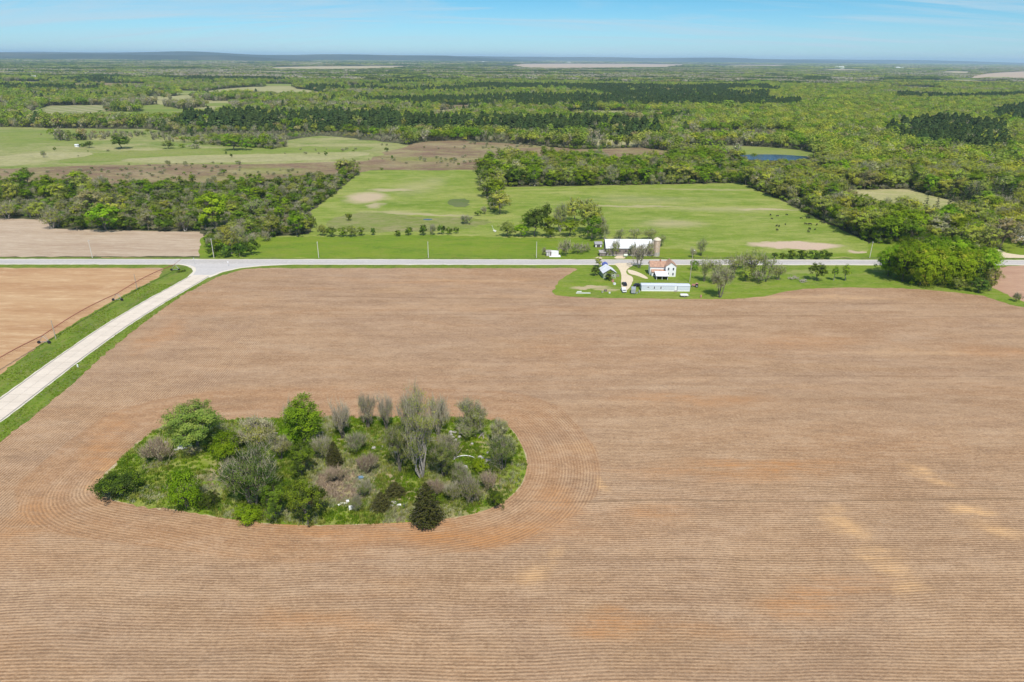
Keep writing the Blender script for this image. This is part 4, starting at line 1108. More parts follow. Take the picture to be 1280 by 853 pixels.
def pick(mix, x, y, rr, coh=0.62):
    k = np.zeros(len(x), int)
    u = np.clip(rr.random(len(x)) * (1 - coh) + coh * vnoise(x, y, 34, 21) , 0, .9999)
    u = (np.argsort(np.argsort(u)) + .5) / max(len(u), 1)
    for i, n in enumerate(NAMES):
        c = np.cumsum(MIXES[n]); c /= c[-1]
        s = mix == i
        if s.any():
            us = u[s]; us = (np.argsort(np.argsort(us)) + .5) / len(us)
            k[s] = np.searchsorted(c, us)
    return np.minimum(k, len(KK) - 1)
def grid(y0, y1, sp, rr, fov=0.86, x_off=60):
    n = int((y1 - y0) / sp); L = []
    for i in range(n):
        y = y0 + i * sp; w = fov * y + x_off; m = int(2 * w / sp)
        xx = -w + (np.arange(m) + rr.random(m)) * sp + (i % 2) * sp / 2
        L.append(np.stack([xx, y + rr.random(m) * sp], 1))
    q = np.concatenate(L); return q[:, 0], q[:, 1]
# ---- near band: every tree of the hedges and woods within about 1.5 km
rr = np.random.default_rng(3)
x, y = grid(385, 1500, 8.8, rr)
m, mix, px, py = covers(x, y, 7)
road = (x * 0 + RD_A[1]) + (x - RD_A[0]) * RD_D[1] / RD_D[0]
m &= y > road + 16
# roadside open ground right of the pasture and around the far driveway
for p in [[(1085, 303), (1120, 306), (1200, 306), (1200, 330), (1085, 330)], [(1240, 300), (1300, 300), (1300, 322), (1240, 322)]]: m &= ~inpoly(px, py, p)
for p in KEEP_OUT: m &= ~inpoly(px, py, p)
thin = inpoly(px, py, [(340, 297), (385, 266), (412, 247), (395, 240), (340, 262), (320, 280)])
m &= ~(thin & (rr.random(len(x)) < .35))
m &= ~((mix == 0) & (rr.random(len(x)) < .28 + .5 * (vnoise(x, y, 28, 41) > .62)))
# big clearings of grey brush on the left wood are thinner
x, y, mix, px, py = x[m], y[m], mix[m], px[m], py[m]
kd = pick(mix, x, y, rr)
hh = {'green': 14, 'bright': 15, 'olive': 15, 'yellow': 15, 'pale': 12, 'rust': 13, 'grey': 13, 'poplar': 18, 'dark': 11, 'pine': 17}
H_ = np.array([hh[KK[k]] for k in kd]) * (0.5 + 0.75 * rr.random(len(x)) ** 0.8)
H_ *= np.where((mix == 0), .80, 1.0)
H_ *= np.where(mix == 6, .55, 1.0) * np.where(mix == 5, .5, 1.0)
big_ = (rr.random(len(x)) < .10) & ~np.isin(mix, (4, 5, 6)); H_ = np.where(big_, np.maximum(H_, 17), H_)
H_ = np.where((mix == 0) & (py > 258), np.minimum(H_ * .62, 9.5), H_)
H_ = np.where((px > 225) & (px < 510) & (py > 163.5) & (py < 172), H_ * .6, H_)
H_ = np.where((mix == 4) & (py < 170) & (py > 150), H_ * 1.25, H_)
H_ = np.where((px > 900) & (px < 1025) & (py > 200) & (py < 228), np.minimum(H_, 8.5), H_)
# isolated strip along the plantation and behind the pasture hedge keeps lower brush
dist = np.hypot(x, y)
order = np.argsort(dist)
inv = (px > -5) & (px < 1285)
LOOK = {'green': 'leafy green', 'bright': 'bright fresh-green', 'olive': 'olive budding', 'yellow': 'yellow-green budding', 'pale': 'pale blossoming', 'rust': 'rusty brown budding',
        'grey': 'bare grey-twigged', 'poplar': 'slim upright green', 'dark': 'low dark green', 'pine': 'dark green pointed'}
def place_name(px, py):
    if px > 1085 and py > 262: return 'in the wood right of the pasture', 'trees in the wood right of the pasture'
    if px > 925 and py > 225 and px < 1090: return 'in the slanting hedge', 'trees of the slanting hedge'
    if 595 < px < 640 and py > 210: return 'in the narrow hedge', 'trees of the narrow hedge between the pastures'
    if 595 < px < 935: return 'in the belt behind the pasture', 'trees of the belt behind the pasture'
    if px <= 595 and py > 225: return 'in the wood behind the left stubble field', 'trees of the wood behind the stubble field'
    if px > 925: return 'in the wood beyond the dry field', 'trees of the wood beyond the dry field'
    return 'in the scrub beyond the pasture', 'trees beyond the pasture'
n_ind = 0; n_pin = 0; used = np.zeros(len(x), bool)
LIM, LIMP = 205, 60
chosen = []
for i in order:
    if not inv[i]: continue
    kind = KK[kd[i]]
    if kind == 'pine':
        if n_pin >= LIMP or dist[i] > 760: continue
        n_pin += 1
    else:
        if n_ind >= LIM: continue
        n_ind += 1
    chosen.append(i); used[i] = True
byp = {}
for i in chosen: byp.setdefault(place_name(px[i], py[i])[1], []).append(i)
DEP = ['nearest row', 'second row', 'third row', 'back row']
for grp, L in byp.items():
    X = np.array([px[i] for i in L]); D_ = np.array([dist[i] for i in L])
    rx = np.argsort(np.argsort(X)) / max(len(L) - 1, 1)
    # depth within its own stretch
    rd = np.array([(D_[(np.abs(X - X[j]) < 30)] < D_[j]).sum() for j in range(len(L))])
    for j, i in enumerate(L):
        kind = KK[kd[i]]; pl = place_name(px[i], py[i])[0]
        hr = H_[i] / hh[kind]
        sz = 'small ' if hr < .65 else ('tall ' if hr > 1.02 else '')
        c = min(int(rx[j] * 7), 6)
        wh = ['far left end', 'left part', 'left of the middle', 'middle', 'right of the middle', 'right part', 'far right end'][c]
        dp = DEP[min(int(rd[j] / 3), 3)]
        place = pl.replace('in the wood behind the left stubble field', 'of the wood behind the stubble field').replace('in the ', 'of the ').replace('in ', 'of ')
        lab = '%s%s tree, %s, %s %s' % (sz, LOOK[kind].replace(' budding', '-budding') if False else LOOK[kind], dp, wh, place)
        lab = ' '.join(lab.split()[:16])
        plant(kind, 1, float(x[i]), float(y[i]), float(H_[i]), random.uniform(1.0, 1.4), lab, 'conifer' if kind == 'pine' else 'tree', grp,
              name='pine_tree' if kind == 'pine' else 'tree', seed=int(i) % 2)
rest = np.where(~used)[0]
protos = []; H0 = []
for k in KK:
    for s in (0, 1):
        pr, h0 = get_proto(k, 1, s)
        protos.append([q for q in pr if q is not None]); H0.append(h0)
H0 = np.array(H0)
# beyond 900 m the lighter crowns
FC = {'green': ('dome', 'green', 'bright'), 'bright': ('dome', 'bright', 'green'), 'olive': ('dome', 'olive', 'mid'), 'yellow': ('dome', 'yellow', 'olive'), 'pale': ('dome', 'pale', 'olive'), 'rust': ('dome', 'rust', 'olive'),
      'grey': ('bare', 'mid', 'twig'), 'poplar': ('spray', 'mid', 'bright'), 'dark': ('dome', 'dark', 'green'), 'pine': ('cone', 'needle', None)}
far_m = []
for k in KK:
    sh, a, b = FC[k]
    far_m.append([far_crown(sum(map(ord, k)), a, 3.0 if sh == 'cone' else (3.6 if sh == 'bare' else 4.8), 12.0, 90 if sh == 'bare' else 170, 1.3, sh, b, .3, True, 150)])
def scat(name, sel, x, y, kd, Hh, lab, near):
    s = rr.integers(0, 2, len(sel))
    if near:
        kid = kd[sel] * 2 + s; sc = Hh[sel] / H0[kid]; pr = protos
    else:
        kid = kd[sel]; sc = Hh[sel] / 12.0; pr = far_m
    w = sc * rr.uniform(1.0, 1.45, len(sel)) * np.where(kd[sel] == 9, 1.35, 1.0)
    scatter(name, np.stack([x[sel], y[sel], np.zeros(len(sel))], 1), rr.uniform(0, 6.28, len(sel)), np.stack([w, w, sc], 1), kid, pr, lab)
scat('woodland', rest[dist[rest] < 820], x, y, kd, H_, 'mixed spring woodland behind the front rows of trees', True)
scat('woodland', rest[dist[rest] >= 820], x, y, kd, H_, 'mixed spring woodland across the middle distance', False)
x2, y2 = grid(1500, 3200, 8.6, rr, 0.80)
m, mix, px2, py2 = covers(x2, y2, 9)
x2, y2, mix = x2[m], y2[m], mix[m]
k2 = pick(mix, x2, y2, rr, .5)
h2 = np.array([hh[KK[k]] for k in k2]) * rr.uniform(.7, 1.25, len(x2)) * (0.8 + .5 * vnoise(x2, y2, 150, 9))
scat('woodland', np.arange(len(x2)), x2, y2, k2, h2, 'far woodland of mixed broadleaf trees and pines', False)
# undergrowth that closes the foot of the hedges and woods
ru = np.random.default_rng(31)
xu, yu = grid(385, 900, 5.2, ru)
mu, mxu, pu, qu = covers(xu, yu, 5)
mu &= (mxu != 4) & (yu > RD_A[1] + (xu - RD_A[0]) * RD_D[1] / RD_D[0] + 18)
for p in KEEP_OUT + [[(1085, 303), (1120, 306), (1200, 306), (1200, 330), (1085, 330)], [(1240, 300), (1300, 300), (1300, 322), (1240, 322)]]: mu &= ~inpoly(pu, qu, p)
xu, yu = xu[mu], yu[mu]
ub = [[q for q in get_proto(k, 1, 0)[0] if q is not None] for k in ('bush', 'darkbush', 'greybush')]
su = ru.uniform(.6, 1.15, len(xu))
scatter('undergrowth', np.stack([xu, yu, xu * 0], 1), ru.uniform(0, 6, len(xu)), np.stack([su * 1.1, su * 1.1, su], 1), ru.choice(3, len(xu), p=[.42, .12, .46]), ub, 'dense low undergrowth filling the foot of hedges and woods')
# scrub: low bushes on marsh and meadow, scattered
rs = np.random.default_rng(12)
xs_, ys_ = grid(480, 1500, 9.0, rs, .82)
ps, qs = P(xs_, ys_)
dens = np.zeros(len(xs_))
for pp, d in [([(-400, 230), (-400, 212), (0, 211), (160, 205), (440, 202), (505, 199), (455, 216), (330, 229), (0, 232)], .20), ([(440, 206), (520, 179), (640, 180), (836, 189), (838, 206), (700, 202), (602, 212), (450, 213)], .22),
              ([(330, 205), (330, 182), (400, 172), (520, 180), (520, 200), (450, 212)], .20), ([(0, 200), (0, 160), (330, 178), (330, 205)], .03), ([(730, 155), (760, 152), (850, 153), (830, 158)], .3), ([(326, 140), (372, 139), (372, 144), (330, 146)], .1),
              ([(212, 121), (300, 110), (330, 121), (260, 128)], .03)]:
    dens = np.where(inpoly(ps, qs, pp), d, dens)
dens *= np.clip(4.5 * vnoise(xs_ * .5, ys_, 55, 4) - 2.2, 0, 2.4)
sel = rs.random(len(xs_)) < dens
xs_, ys_ = xs_[sel], ys_[sel]
bp = [[q for q in get_proto(k, 1, 0)[0] if q is not None] for k in ('greybush', 'darkbush', 'bush')]
kb = rs.choice(3, len(xs_), p=[.84, .04, .12]); sc = rs.uniform(.3, .9, len(xs_))
scatter('scrub', np.stack([xs_, ys_, xs_ * 0], 1), rs.uniform(0, 6, len(xs_)), np.stack([sc * 1.3, sc * 1.3, sc], 1), kb, bp, 'grey-brown scrub dotted over marsh and meadow')
# kilometres away: canopy patches
pats = [[canopy_patch(i, a, b)] for i, (a, b) in enumerate([('mid', 'dark'), ('olive', 'mid'), ('yellow', 'mid'), ('twig', 'mid'), ('dark', 'needle'), ('rust', 'mid'), ('twig', 'dark')])]
for (y0, y1, sp, s, nm) in [(3200, 9000, 52, 1.0, 'woods fading into the haze'), (9000, 30000, 170, 3.4, 'farthest woods below the blue horizon')]:
    xa, ya = grid(y0, y1, sp, rr, .78)
    m, mx, pa, qa = covers(xa, ya, sp)
    if s > 2: m &= (vnoise(xa, ya, 900, 33) > .30)
    xa, ya, mx = xa[m], ya[m], mx[m]
    nz = vnoise(xa * .4, ya, 260 * s ** .6, 14) * .65 + rr.random(len(xa)) * .35
    q = np.select([nz < .30, nz < .34, nz < .46, nz < .54, nz < .64, nz < .67], [3, 5, 6, 1, 0, 2], 4)
    q = np.where(mx == 4, 4, q); q = np.where((mx == 2) & (pa[m] > 900) & (q == 4), 2, q)
    hz_ = rr.uniform(.8, 1.35, len(xa))
    scatter('woodland', np.stack([xa, ya, xa * 0], 1), rr.integers(0, 4, len(xa)) * 1.5708 + rr.uniform(-.3, .3, len(xa)), np.stack([hz_ * 0 + s, hz_ * 0 + s, hz_ * (1 + .25 * (s > 2))], 1), q, pats, nm)
# ================================================================== the isle of trees in the planted field
M_ISL = grass_mat('tall_rough_grass', (0.12, 0.20, 0.006), (0.17, 0.24, 0.012), (0.23, 0.255, 0.035), tan=(0.34, 0.30, 0.13), tanf=0.45, sc=0.07, fine=1.6, stretch=(0.8, 1, 1), streak=0.5,
    spots=[SP(270, 592, 3.5, 5.5, 0, 0.8), SP(405, 600, 5, 7, 0, 0.9), SP(455, 600, 13, 12, 0, 0.85), SP(490, 622, 11, 8, 0, 0.7), SP(430, 556, 12, 5, 0, 0.5), SP(590, 560, 8, 4, 0, 0.5), SP(500, 575, 9, 8, 0, 0.5),
           SP(575, 595, 7, 6, 0, 0.5), SP(610, 606, 8, 6, 0, 0.45), SP(560, 640, 14, 5, 0, 0.5), SP(630, 560, 5, 4, 0, 0.3)], spotcol=(0.40, 0.30, 0.19))
isl_o = sheet('grass_isle', ISL, 0.05, M_ISL, 0.35, 1.5, 21)
# pale dead grass along the edge of the ploughing
M_DEAD = plain('dead_grass', (0.42, 0.33, 0.19), 0.95, var=0.35, scale=1.2)
gj = jag(ISL, 0.25, 1.2, 33)
c0 = np.array(ISL).mean(0)
inner = [tuple(c0 + (np.array(p) - c0) * 0.99) for p in gj]; outer = [tuple(c0 + (np.array(p) - c0) * (1.002 + 0.006 * math.sin(i * .7))) for i, p in enumerate(gj)]
me = bpy.data.meshes.new('dead_grass_edge'); n_ = len(gj)
me.from_pydata([(a[0], a[1], .035) for a in inner] + [(a[0], a[1], .035) for a in outer], [], [(i, (i + 1) % n_, n_ + (i + 1) % n_, n_ + i) for i in range(n_)])
me.materials.append(M_DEAD); o = link('dead_grass_edge', me); o['kind'] = 'structure'
# grass tufts: isle and verges
def tuft(seed, mat, n=26, h=0.5, r=0.45, w=0.10):
    rr = np.random.default_rng(seed)
    S = np.stack([rr.normal(0, r * .5, n), rr.normal(0, r * .5, n), np.zeros(n)], 1)
    D = rdir(n, rr) * .45 + np.array([0, 0, 1.0]); D /= np.linalg.norm(D, axis=1, keepdims=True)
    V, F = strips(S, D, h * rr.uniform(.5, 1.2, n), w, rr)
    return mesh_np('tuft', V, F, [LM[mat]], None, {'tint': ('FACE', np.tile(rr.random(n), 2))})
TU = [[tuft(1, 'bright')], [tuft(2, 'olive', h=.7)], [tuft(3, 'pale', h=.7)], [tuft(4, 'green')], [tuft(5, 'brown', h=.6)]]
rr = np.random.default_rng(8)
bx0, bx1 = min(p[0] for p in ISL), max(p[0] for p in ISL); by0, by1 = min(p[1] for p in ISL), max(p[1] for p in ISL)
n_ = 26000
tx, ty = rr.uniform(bx0, bx1, n_), rr.uniform(by0, by1, n_)
s_ = inpoly(tx, ty, ISL); tx, ty = tx[s_], ty[s_]
pxx, pyy = P(tx, ty)
nz = vnoise(tx, ty, 7, 2) * .6 + rr.random(len(tx)) * .25 + np.exp(-((pxx - 440) / 70.) ** 2 - ((pyy - 595) / 35.) ** 2) * .35
tk = np.select([nz < .36, nz < .50, nz < .62, nz < .78], [0, 3, 1, 2], 4)
keep = rr.random(len(tx)) < np.where(tk == 0, .45, .8) * np.where((pxx < 300) | (pxx > 600), .55, 1.0)
sc = rr.uniform(.5, 1.5, len(tx))[keep]
scatter('tall_grass', np.stack([tx, ty, tx * 0 + .05], 1)[keep], rr.uniform(0, 6, keep.sum()), np.stack([sc, sc, sc], 1), tk[keep], TU, 'tall tufted grass and weeds covering the isle')
vx = rr.uniform(-186.5, -137, 26000); vy = rr.uniform(105, 345, 26000)
cc = np.interp(vy, [a for a, b in RX], [b for a, b in RX])
lb = np.interp(vy, [100, 150, 200, 217, 244, 272, 302, 333], [-175.5, -177.5, -179.5, -180.5, -183.6, -184.4, -183.2, -179.8]); rb = np.interp(vy, [100, 150, 172, 209, 237, 270, 308, 335], [-146, -148, -149.2, -150.8, -154.3, -156, -155.8, -151])
ok = (vy < 322) & (vx > lb) & (vx < rb) & (np.abs(vx - cc) > HW + 1.3)
ok &= (vnoise(vx, vy, 9, 3) > .45) | (rr.random(len(vx)) < .15) | (vx - lb < 1.0) | (rb - vx < 1.0)
vx, vy = vx[ok], vy[ok]; tk = rr.choice([0, 3, 1, 2], len(vx), p=[.62, .10, .2, .08]); sc = rr.uniform(.25, .6, len(vx))
scatter('verge_tufts', np.stack([vx, vy, vx * 0 + .02], 1), rr.uniform(0, 6, len(vx)), np.stack([sc, sc, sc], 1), tk, TU, 'longer grass along the side road verges')

def hpx(px, py, dpx):
    """height in metres of something that stands at (px, py) and is dpx tall in the photo"""
    return dpx * mpp(px, py) / math.cos(math.atan((py - 426.5) / 853.3) + PITCH)
I = 0
GI = 'trees and bushes of the isle in the field'
def isle(kind, px, py, hp, wp, label, cat='tree', seed=0, rz=None):
    g = G(px, py)
    # the photo shows height foreshortened and the crown's depth adding to it
    wp *= 1.15; hp *= 1.08
    W = wp * mpp(px, py)
    th = math.atan((py - 426.5) / 853.3) + PITCH
    h = max((hp * mpp(px, py) - 0.35 * W * math.sin(th)) / math.cos(th), 1.2)
    pr, H0 = get_proto(kind, 0, seed)
    R0 = (NEARK[kind]['Rr'] if kind in NEARK else 2.9)
    s = h / H0
    o = plant(kind, 0, g[0], g[1] + 0.25 * W * 0, h, (W / 2 / R0) / s, label, cat, GI, name={'tree': 'tree', 'bush': 'bush', 'conifer': 'cedar_tree'}[cat], seed=seed, rz=rz)
    return o
isle('maple', 246, 560, 64, 76, 'broad spreading maple with olive crown, tallest tree at the left end of the isle')
isle('brownbush', 200, 577, 32, 46, 'leafless brown bush left of the white sheet at the isle edge', 'bush')
isle('darkbush', 150, 620, 36, 58, 'dense dark green bush at the far left tip of the isle', 'bush')
isle('bush', 234, 636, 48, 44, 'fluffy bright green bush standing alone near the lower left edge', 'bush')
isle('darkbush', 262, 636, 24, 26, 'small dark bush tucked against the fluffy bright green one', 'bush', 1)
isle('greybush', 290, 600, 24, 26, 'grey weedy shrub at the left foot of the willow', 'bush')
isle('budding', 322, 556, 40, 52, 'pale yellowish budding tree on the top edge between maple and green poplar')
isle('bush', 283, 575, 34, 36, 'loose green shrub right of the dark tyres below the maple', 'bush', 1)
isle('poplar', 384, 562, 70, 46, 'upright dense green tree, darkest and tallest left of the bare trees')
isle('bush', 366, 560, 34, 30, 'leafy shrub leaning on the left side of the upright green tree', 'bush')
isle('bare', 366, 552, 48, 18, 'thin leafless sapling just left of the upright green tree')
isle('willow', 318, 632, 80, 84, 'large grey-green tangled willow filling the left middle of the isle')
isle('greybush', 300, 560, 22, 30, 'low grey-green shrub behind the willow', 'bush', 1)
isle('bush', 312, 650, 22, 36, 'low bright green shrub on the front edge under the willow', 'bush', 1)
isle('dark', 346, 650, 48, 36, 'dark green shrubby tree right of the low bright shrub', 'tree')
isle('dark', 386, 656, 58, 50, 'big round dark green tree on the front edge left of the freezer', 'tree', 1)
isle('dark', 378, 596, 44, 36, 'round mid-green tree in the middle behind the big front one', 'tree')
isle('budding', 352, 575, 34, 30, 'light olive shrub between willow and upright green tree', 'bush', 1)
isle('greybush', 405, 575, 30, 28, 'sparse olive shrub left of the dark cedar', 'bush')
isle('cedar', 419, 584, 33, 22, 'dark narrow cedar standing in the brown grass', 'conifer')
isle('bare', 428, 548, 48, 34, 'greyish sapling with yellowish buds right of the upright green tree')
isle('bare', 461, 536, 42, 28, 'left one of the two bare brown trees on the top edge', seed=1)
isle('bare', 483, 538, 46, 28, 'right one of the two bare brown trees, tipped with yellow buds')
isle('brownbush', 418, 602, 22, 32, 'brownish leafless thicket below the dark cedar', 'bush')
isle('greybush', 446, 566, 26, 30, 'grey brushy shrub behind the brown clearing', 'bush', 1)
isle('brownbush', 460, 592, 26, 30, 'thin brown brush in the middle of the clearing', 'bush', 1)
isle('tallbare', 527, 597, 104, 56, 'tallest tree, pale multi-stemmed cottonwood just leafing out in the middle of the isle')
isle('bare', 548, 545, 52, 36, 'bare grey tree on the top edge right behind the cottonwood')
isle('bare', 512, 548, 54, 34, 'bare grey tree on the top edge left behind the cottonwood', seed=1)
isle('willow', 500, 590, 58, 34, 'slim grey-green tree with drooping twigs left of the cottonwood', seed=1)
isle('willow', 555, 596, 48, 42, 'dark twiggy tree low on the right side of the cottonwood')
isle('budding', 588, 542, 48, 44, 'round budding tree on the top edge above the stone heap')
isle('greybush', 585, 545, 24, 44, 'grey thicket round the foot of the round budding tree', 'bush')
isle('budding', 624, 556, 34, 26, 'yellowish budding tree at the top right corner of the isle', seed=1)
isle('willow', 628, 588, 48, 40, 'grey-green bushy tree at the right end beside the bright grass')
isle('greybush', 560, 572, 28, 34, 'grey leafless brush right of the cottonwood trunks', 'bush', 1)
isle('cedar', 494, 619, 20, 26, 'low spreading cedar right of the white junk', 'conifer', 1)
isle('cedar', 477, 637, 25, 26, 'small round dark cedar beside the white rubbish on the front edge', 'conifer')
isle('cedar', 534, 655, 54, 42, 'large cone-shaped olive-dark cedar alone on the front edge', 'conifer', 1)
isle('greybush', 590, 630, 34, 30, 'grey spiky shrub right of the large cedar', 'bush')
isle('brownbush', 612, 614, 26, 28, 'brown leafless shrub near the right end', 'bush')
isle('darkbush', 620, 636, 26, 20, 'small dark twiggy shrub on the lower right edge', 'bush')
isle('greybush', 566, 628, 26, 24, 'thin grey-green shrub between the large cedar and the spiky shrub', 'bush', 1)
isle('greybush', 456, 622, 22, 22, 'grey sapling above the freezer', 'bush')
isle('greybush', 446, 640, 20, 16, 'slight leafless sapling right behind the freezer', 'bush', 1)
isle('brownbush', 545, 618, 20, 26, 'low brown brush behind the large cedar', 'bush', 1)
isle('budding', 575, 606, 30, 26, 'olive shrub below the curved white pipe', 'bush')
isle('bush', 600, 590, 18, 22, 'small green shrub beside the curved white pipe', 'bush')

# ---- things dumped in the isle
def mat_c(n, c, r=0.6, v=0.15, sc=3, m=0): return plain(n, c, r, m, v, sc)
M_WHITE = mat_c('weathered_white_paint', (0.78, 0.77, 0.74), 0.5, 0.08)
M_DKGREY = mat_c('dark_grey_paint', (0.06, 0.06, 0.065), 0.5)
M_STONE = mat_c('field_stone', (0.38, 0.35, 0.32), 0.9, 0.35, 0.9)
M_LOG = mat_c('weathered_log', (0.36, 0.31, 0.26), 0.9, 0.3)
M_RUBBER = mat_c('black_rubber', (0.02, 0.02, 0.022), 0.8)
M_SHEET = mat_c('bleached_plastic', (0.80, 0.79, 0.80), 0.5, 0.1)
M_BLUE = mat_c('faded_blue', (0.16, 0.26, 0.36), 0.6)
def rock_mesh(seed):
    rr = np.random.default_rng(seed); bm = bmesh.new(); bmesh.ops.create_icosphere(bm, subdivisions=2, radius=1)
    pl = rdir(7, rr); of = rr.uniform(.55, .85, 7)
    for v in bm.verts:
        p = np.array(v.co)
        for q, d in zip(pl, of):
            e = p @ q - d
            if e > 0: p = p - q * e
        v.co = p * np.array([1, .85, .7])
    me = bpy.data.meshes.new('boulder'); bm.to_mesh(me); bm.free(); me.materials.append(M_STONE); return me
RK = [rock_mesh(i) for i in range(5)]
def boulders(px, py, n, spread, s0, s1, lab, grp, seed):
    rr = np.random.default_rng(seed); g = G(px, py)
    for i in range(n):
        r = rr.uniform(s0, s1)
        o = link('boulder', RK[rr.integers(0, 5)], None, (g[0] + rr.normal(0, spread), g[1] + rr.normal(0, spread), .05 + r * .35), rr.uniform(0, 6))
        o.scale = (r, r, r); tag(o, lab, 'boulder', grp)
boulders(607, 577, 14, 2.0, .35, .95, 'grey field boulder in the stone heap at the right end of the isle', 'boulders of the right stone heap', 1)
boulders(578, 546, 12, 2.4, .35, .9, 'pale boulder in the stone row under the round budding tree', 'boulders under the budding tree', 2)
boulders(400, 549, 10, 2.0, .3, .8, 'grey boulder in the heap right of the upright green tree', 'boulders right of the upright tree', 3)
boulders(482, 560, 8, 1.6, .3, .75, 'pale pinkish stone in the heap behind the clearing', 'stones behind the clearing', 4)
boulders(494, 631, 6, 1.0, .3, .7, 'white stone by the two small cedars', 'white stones by the small cedars', 5)
boulders(215, 552, 7, 1.2, .25, .6, 'grey stone beside the white sheet', 'stones beside the white sheet', 6)
def logs(px, py, n, L, lab, grp, seed):
    rr = np.random.default_rng(seed); g = G(px, py)
    for i in range(n):
        b = MB(); l = L * rr.uniform(.6, 1.2); r = rr.uniform(.09, .2)
        b.tube((-l / 2, 0, 0), (0, rr.normal(0, .15), .1), r, r * .85, M_LOG, 7)
        b.tube((0, 0, .1), (l / 2, rr.normal(0, .3), 0), r * .85, r * .5, M_LOG, 7)
        for k in range(3):
            u = rr.uniform(-.3, .45) * l
            b.tube((u, 0, .05), (u + rr.uniform(.3, .9), rr.normal(0, .6), rr.uniform(.2, 1.0)), r * .4, .02, M_LOG, 4)
        o = b.build('fallen_log', None, (g[0] + rr.normal(0, 1.2), g[1] + rr.normal(0, 1.0), .2 + .12 * i), rr.uniform(0, 3.14)); tag(o, lab, 'log', grp)
logs(441, 553, 6, 4.5, 'grey fallen branch in the brush heap left of the bare brown trees', 'fallen branches of the left heap', 1)
logs(565, 568, 7, 5, 'pale fallen branch in the tangle right of the cottonwood', 'fallen branches right of the cottonwood', 2)
logs(600, 545, 5, 4, 'fallen branch lying under the round budding tree', 'fallen branches under the budding tree', 3)
logs(546, 612, 2, 5, 'weathered log lying behind the large cedar', 'logs behind the large cedar', 4)
logs(345, 545, 4, 4, 'grey dead branch behind the pale budding tree', 'dead branches behind the willow', 5)
# freezer lying in the grass
g = G(441, 637)
f = empty('chest_freezer', (g[0], g[1], .05), rad(8), 'white chest freezer dumped in the grass on the front edge of the isle', 'freezer')
b = MB(); b.box((0, 0, .42), (1.75, .75, .78), M_WHITE); b.build('cabinet', f)
b = MB(); b.box((0, 0, .86), (1.80, .80, .09), M_WHITE); b.build('lid', f)
b = MB(); b.box((0, -.41, .78), (.28, .05, .05), M_DKGREY); b.build('handle', f)
b = MB(); b.box((0, -.385, .10), (1.5, .02, .14), M_DKGREY); b.build('grille', f)
# crumpled white sheet under the maple
rr = np.random.default_rng(4); g = G(229, 560)
nv = 14; V = []; F = []
for j in range(nv):
    for i in range(nv): V.append(((i / (nv - 1) - .5) * 4.4 + .2 * math.sin(j), (j / (nv - 1) - .5) * 3.0, .08 + .75 * abs(math.sin(i * 1.1 + j * .8)) * rr.uniform(.3, 1) * math.sin(math.pi * i / (nv - 1))))
for j in range(nv - 1):
    for i in range(nv - 1): F.append((j * nv + i, j * nv + i + 1, (j + 1) * nv + i + 1, (j + 1) * nv + i))
me = mesh_np('plastic_sheet', V, F, [M_SHEET]); o = link('plastic_sheet', me, None, (g[0], g[1], .05), .3); tag(o, 'crumpled white plastic sheet lying under the maple', 'sheet')
def torus_mesh(Rr, r, mat, n=18, m=8):
    V = []; F = []
    for i in range(n):
        for j in range(m):
            a = 2 * math.pi * i / n; c = 2 * math.pi * j / m
            V.append(((Rr + r * math.cos(c)) * math.cos(a), (Rr + r * math.cos(c)) * math.sin(a), r * math.sin(c)))
            F.append((i * m + j, ((i + 1) % n) * m + j, ((i + 1) % n) * m + (j + 1) % m, i * m + (j + 1) % m))
    return mesh_np('tyre', V, F, [mat], smooth=True)
TY = torus_mesh(.55, .2, M_RUBBER); g = G(264, 564)
for i, (dx, dy, dz, rx) in enumerate([(0, 0, .2, .1), (.2, .1, .58, .2), (1.5, .3, .25, .3), (-.9, .8, .5, 1.2), (.9, -.7, .3, .5), (1.2, 1.0, .8, 1.0)]):
    o = link('tyre', TY, None, (g[0] + dx, g[1] + dy, dz + .1)); o.rotation_euler = (rx, .2 * i, i); tag(o, 'old black tyre in the heap at the foot of the maple', 'tyre', 'old tyres under the maple')
# curved white pipe
g = G(581, 577); b = MB(); pr = None
for k in range(13):
    a = math.pi * (0.05 + .9 * k / 12); q = (math.cos(a) * 3.2, math.sin(a) * 2.2, .25 + .25 * math.sin(a))
    if pr: b.tube(pr, q, .13, .13, M_SHEET, 7)
    pr = q
tag(b.build('plastic_pipe', None, (g[0], g[1], .05), smooth=True), 'white plastic pipe bent in an arch on the isle grass', 'pipe')
def junk(px, py, lab, parts, rz=0, name='scrap_panel', cat='scrap'):
    g = G(px, py); b = MB()
    for (c, d, m, ax, ay, az) in parts: b.box(c, d, m, M=Euler((ax, ay, az)).to_matrix())
    tag(b.build(name, None, (g[0], g[1], .05), rz), lab, cat)
junk(430, 630, 'white scrap boards lying just above the freezer', [((0, 0, .2), (1.9, .5, .1), M_WHITE, .1, .15, .2), ((-.9, -.6, .25), (1.1, .5, .08), M_WHITE, .3, 0, .9), ((.8, .5, .35), (.7, .6, .5), M_SHEET, .2, .2, .4)])
junk(473, 639, 'white crumpled scrap at the foot of the small round cedar', [((0, 0, .3), (1.3, .7, .5), M_SHEET, .3, .1, .4), ((-1.0, -.2, .12), (1.0, .5, .15), M_WHITE, 0, .1, 0)])
junk(451, 600, 'bluish white scrap heap in the brown clearing', [((0, 0, .5), (1.2, .8, .9), M_BLUE, .2, .3, .6), ((.5, .9, .4), (1.8, .25, .12), M_SHEET, 0, .3, .5), ((.2, -.9, .2), (.9, .7, .3), M_SHEET, .2, 0, .2), ((-.8, .4, .3), (.9, .6, .5), M_DKGREY, .1, .2, 1)])
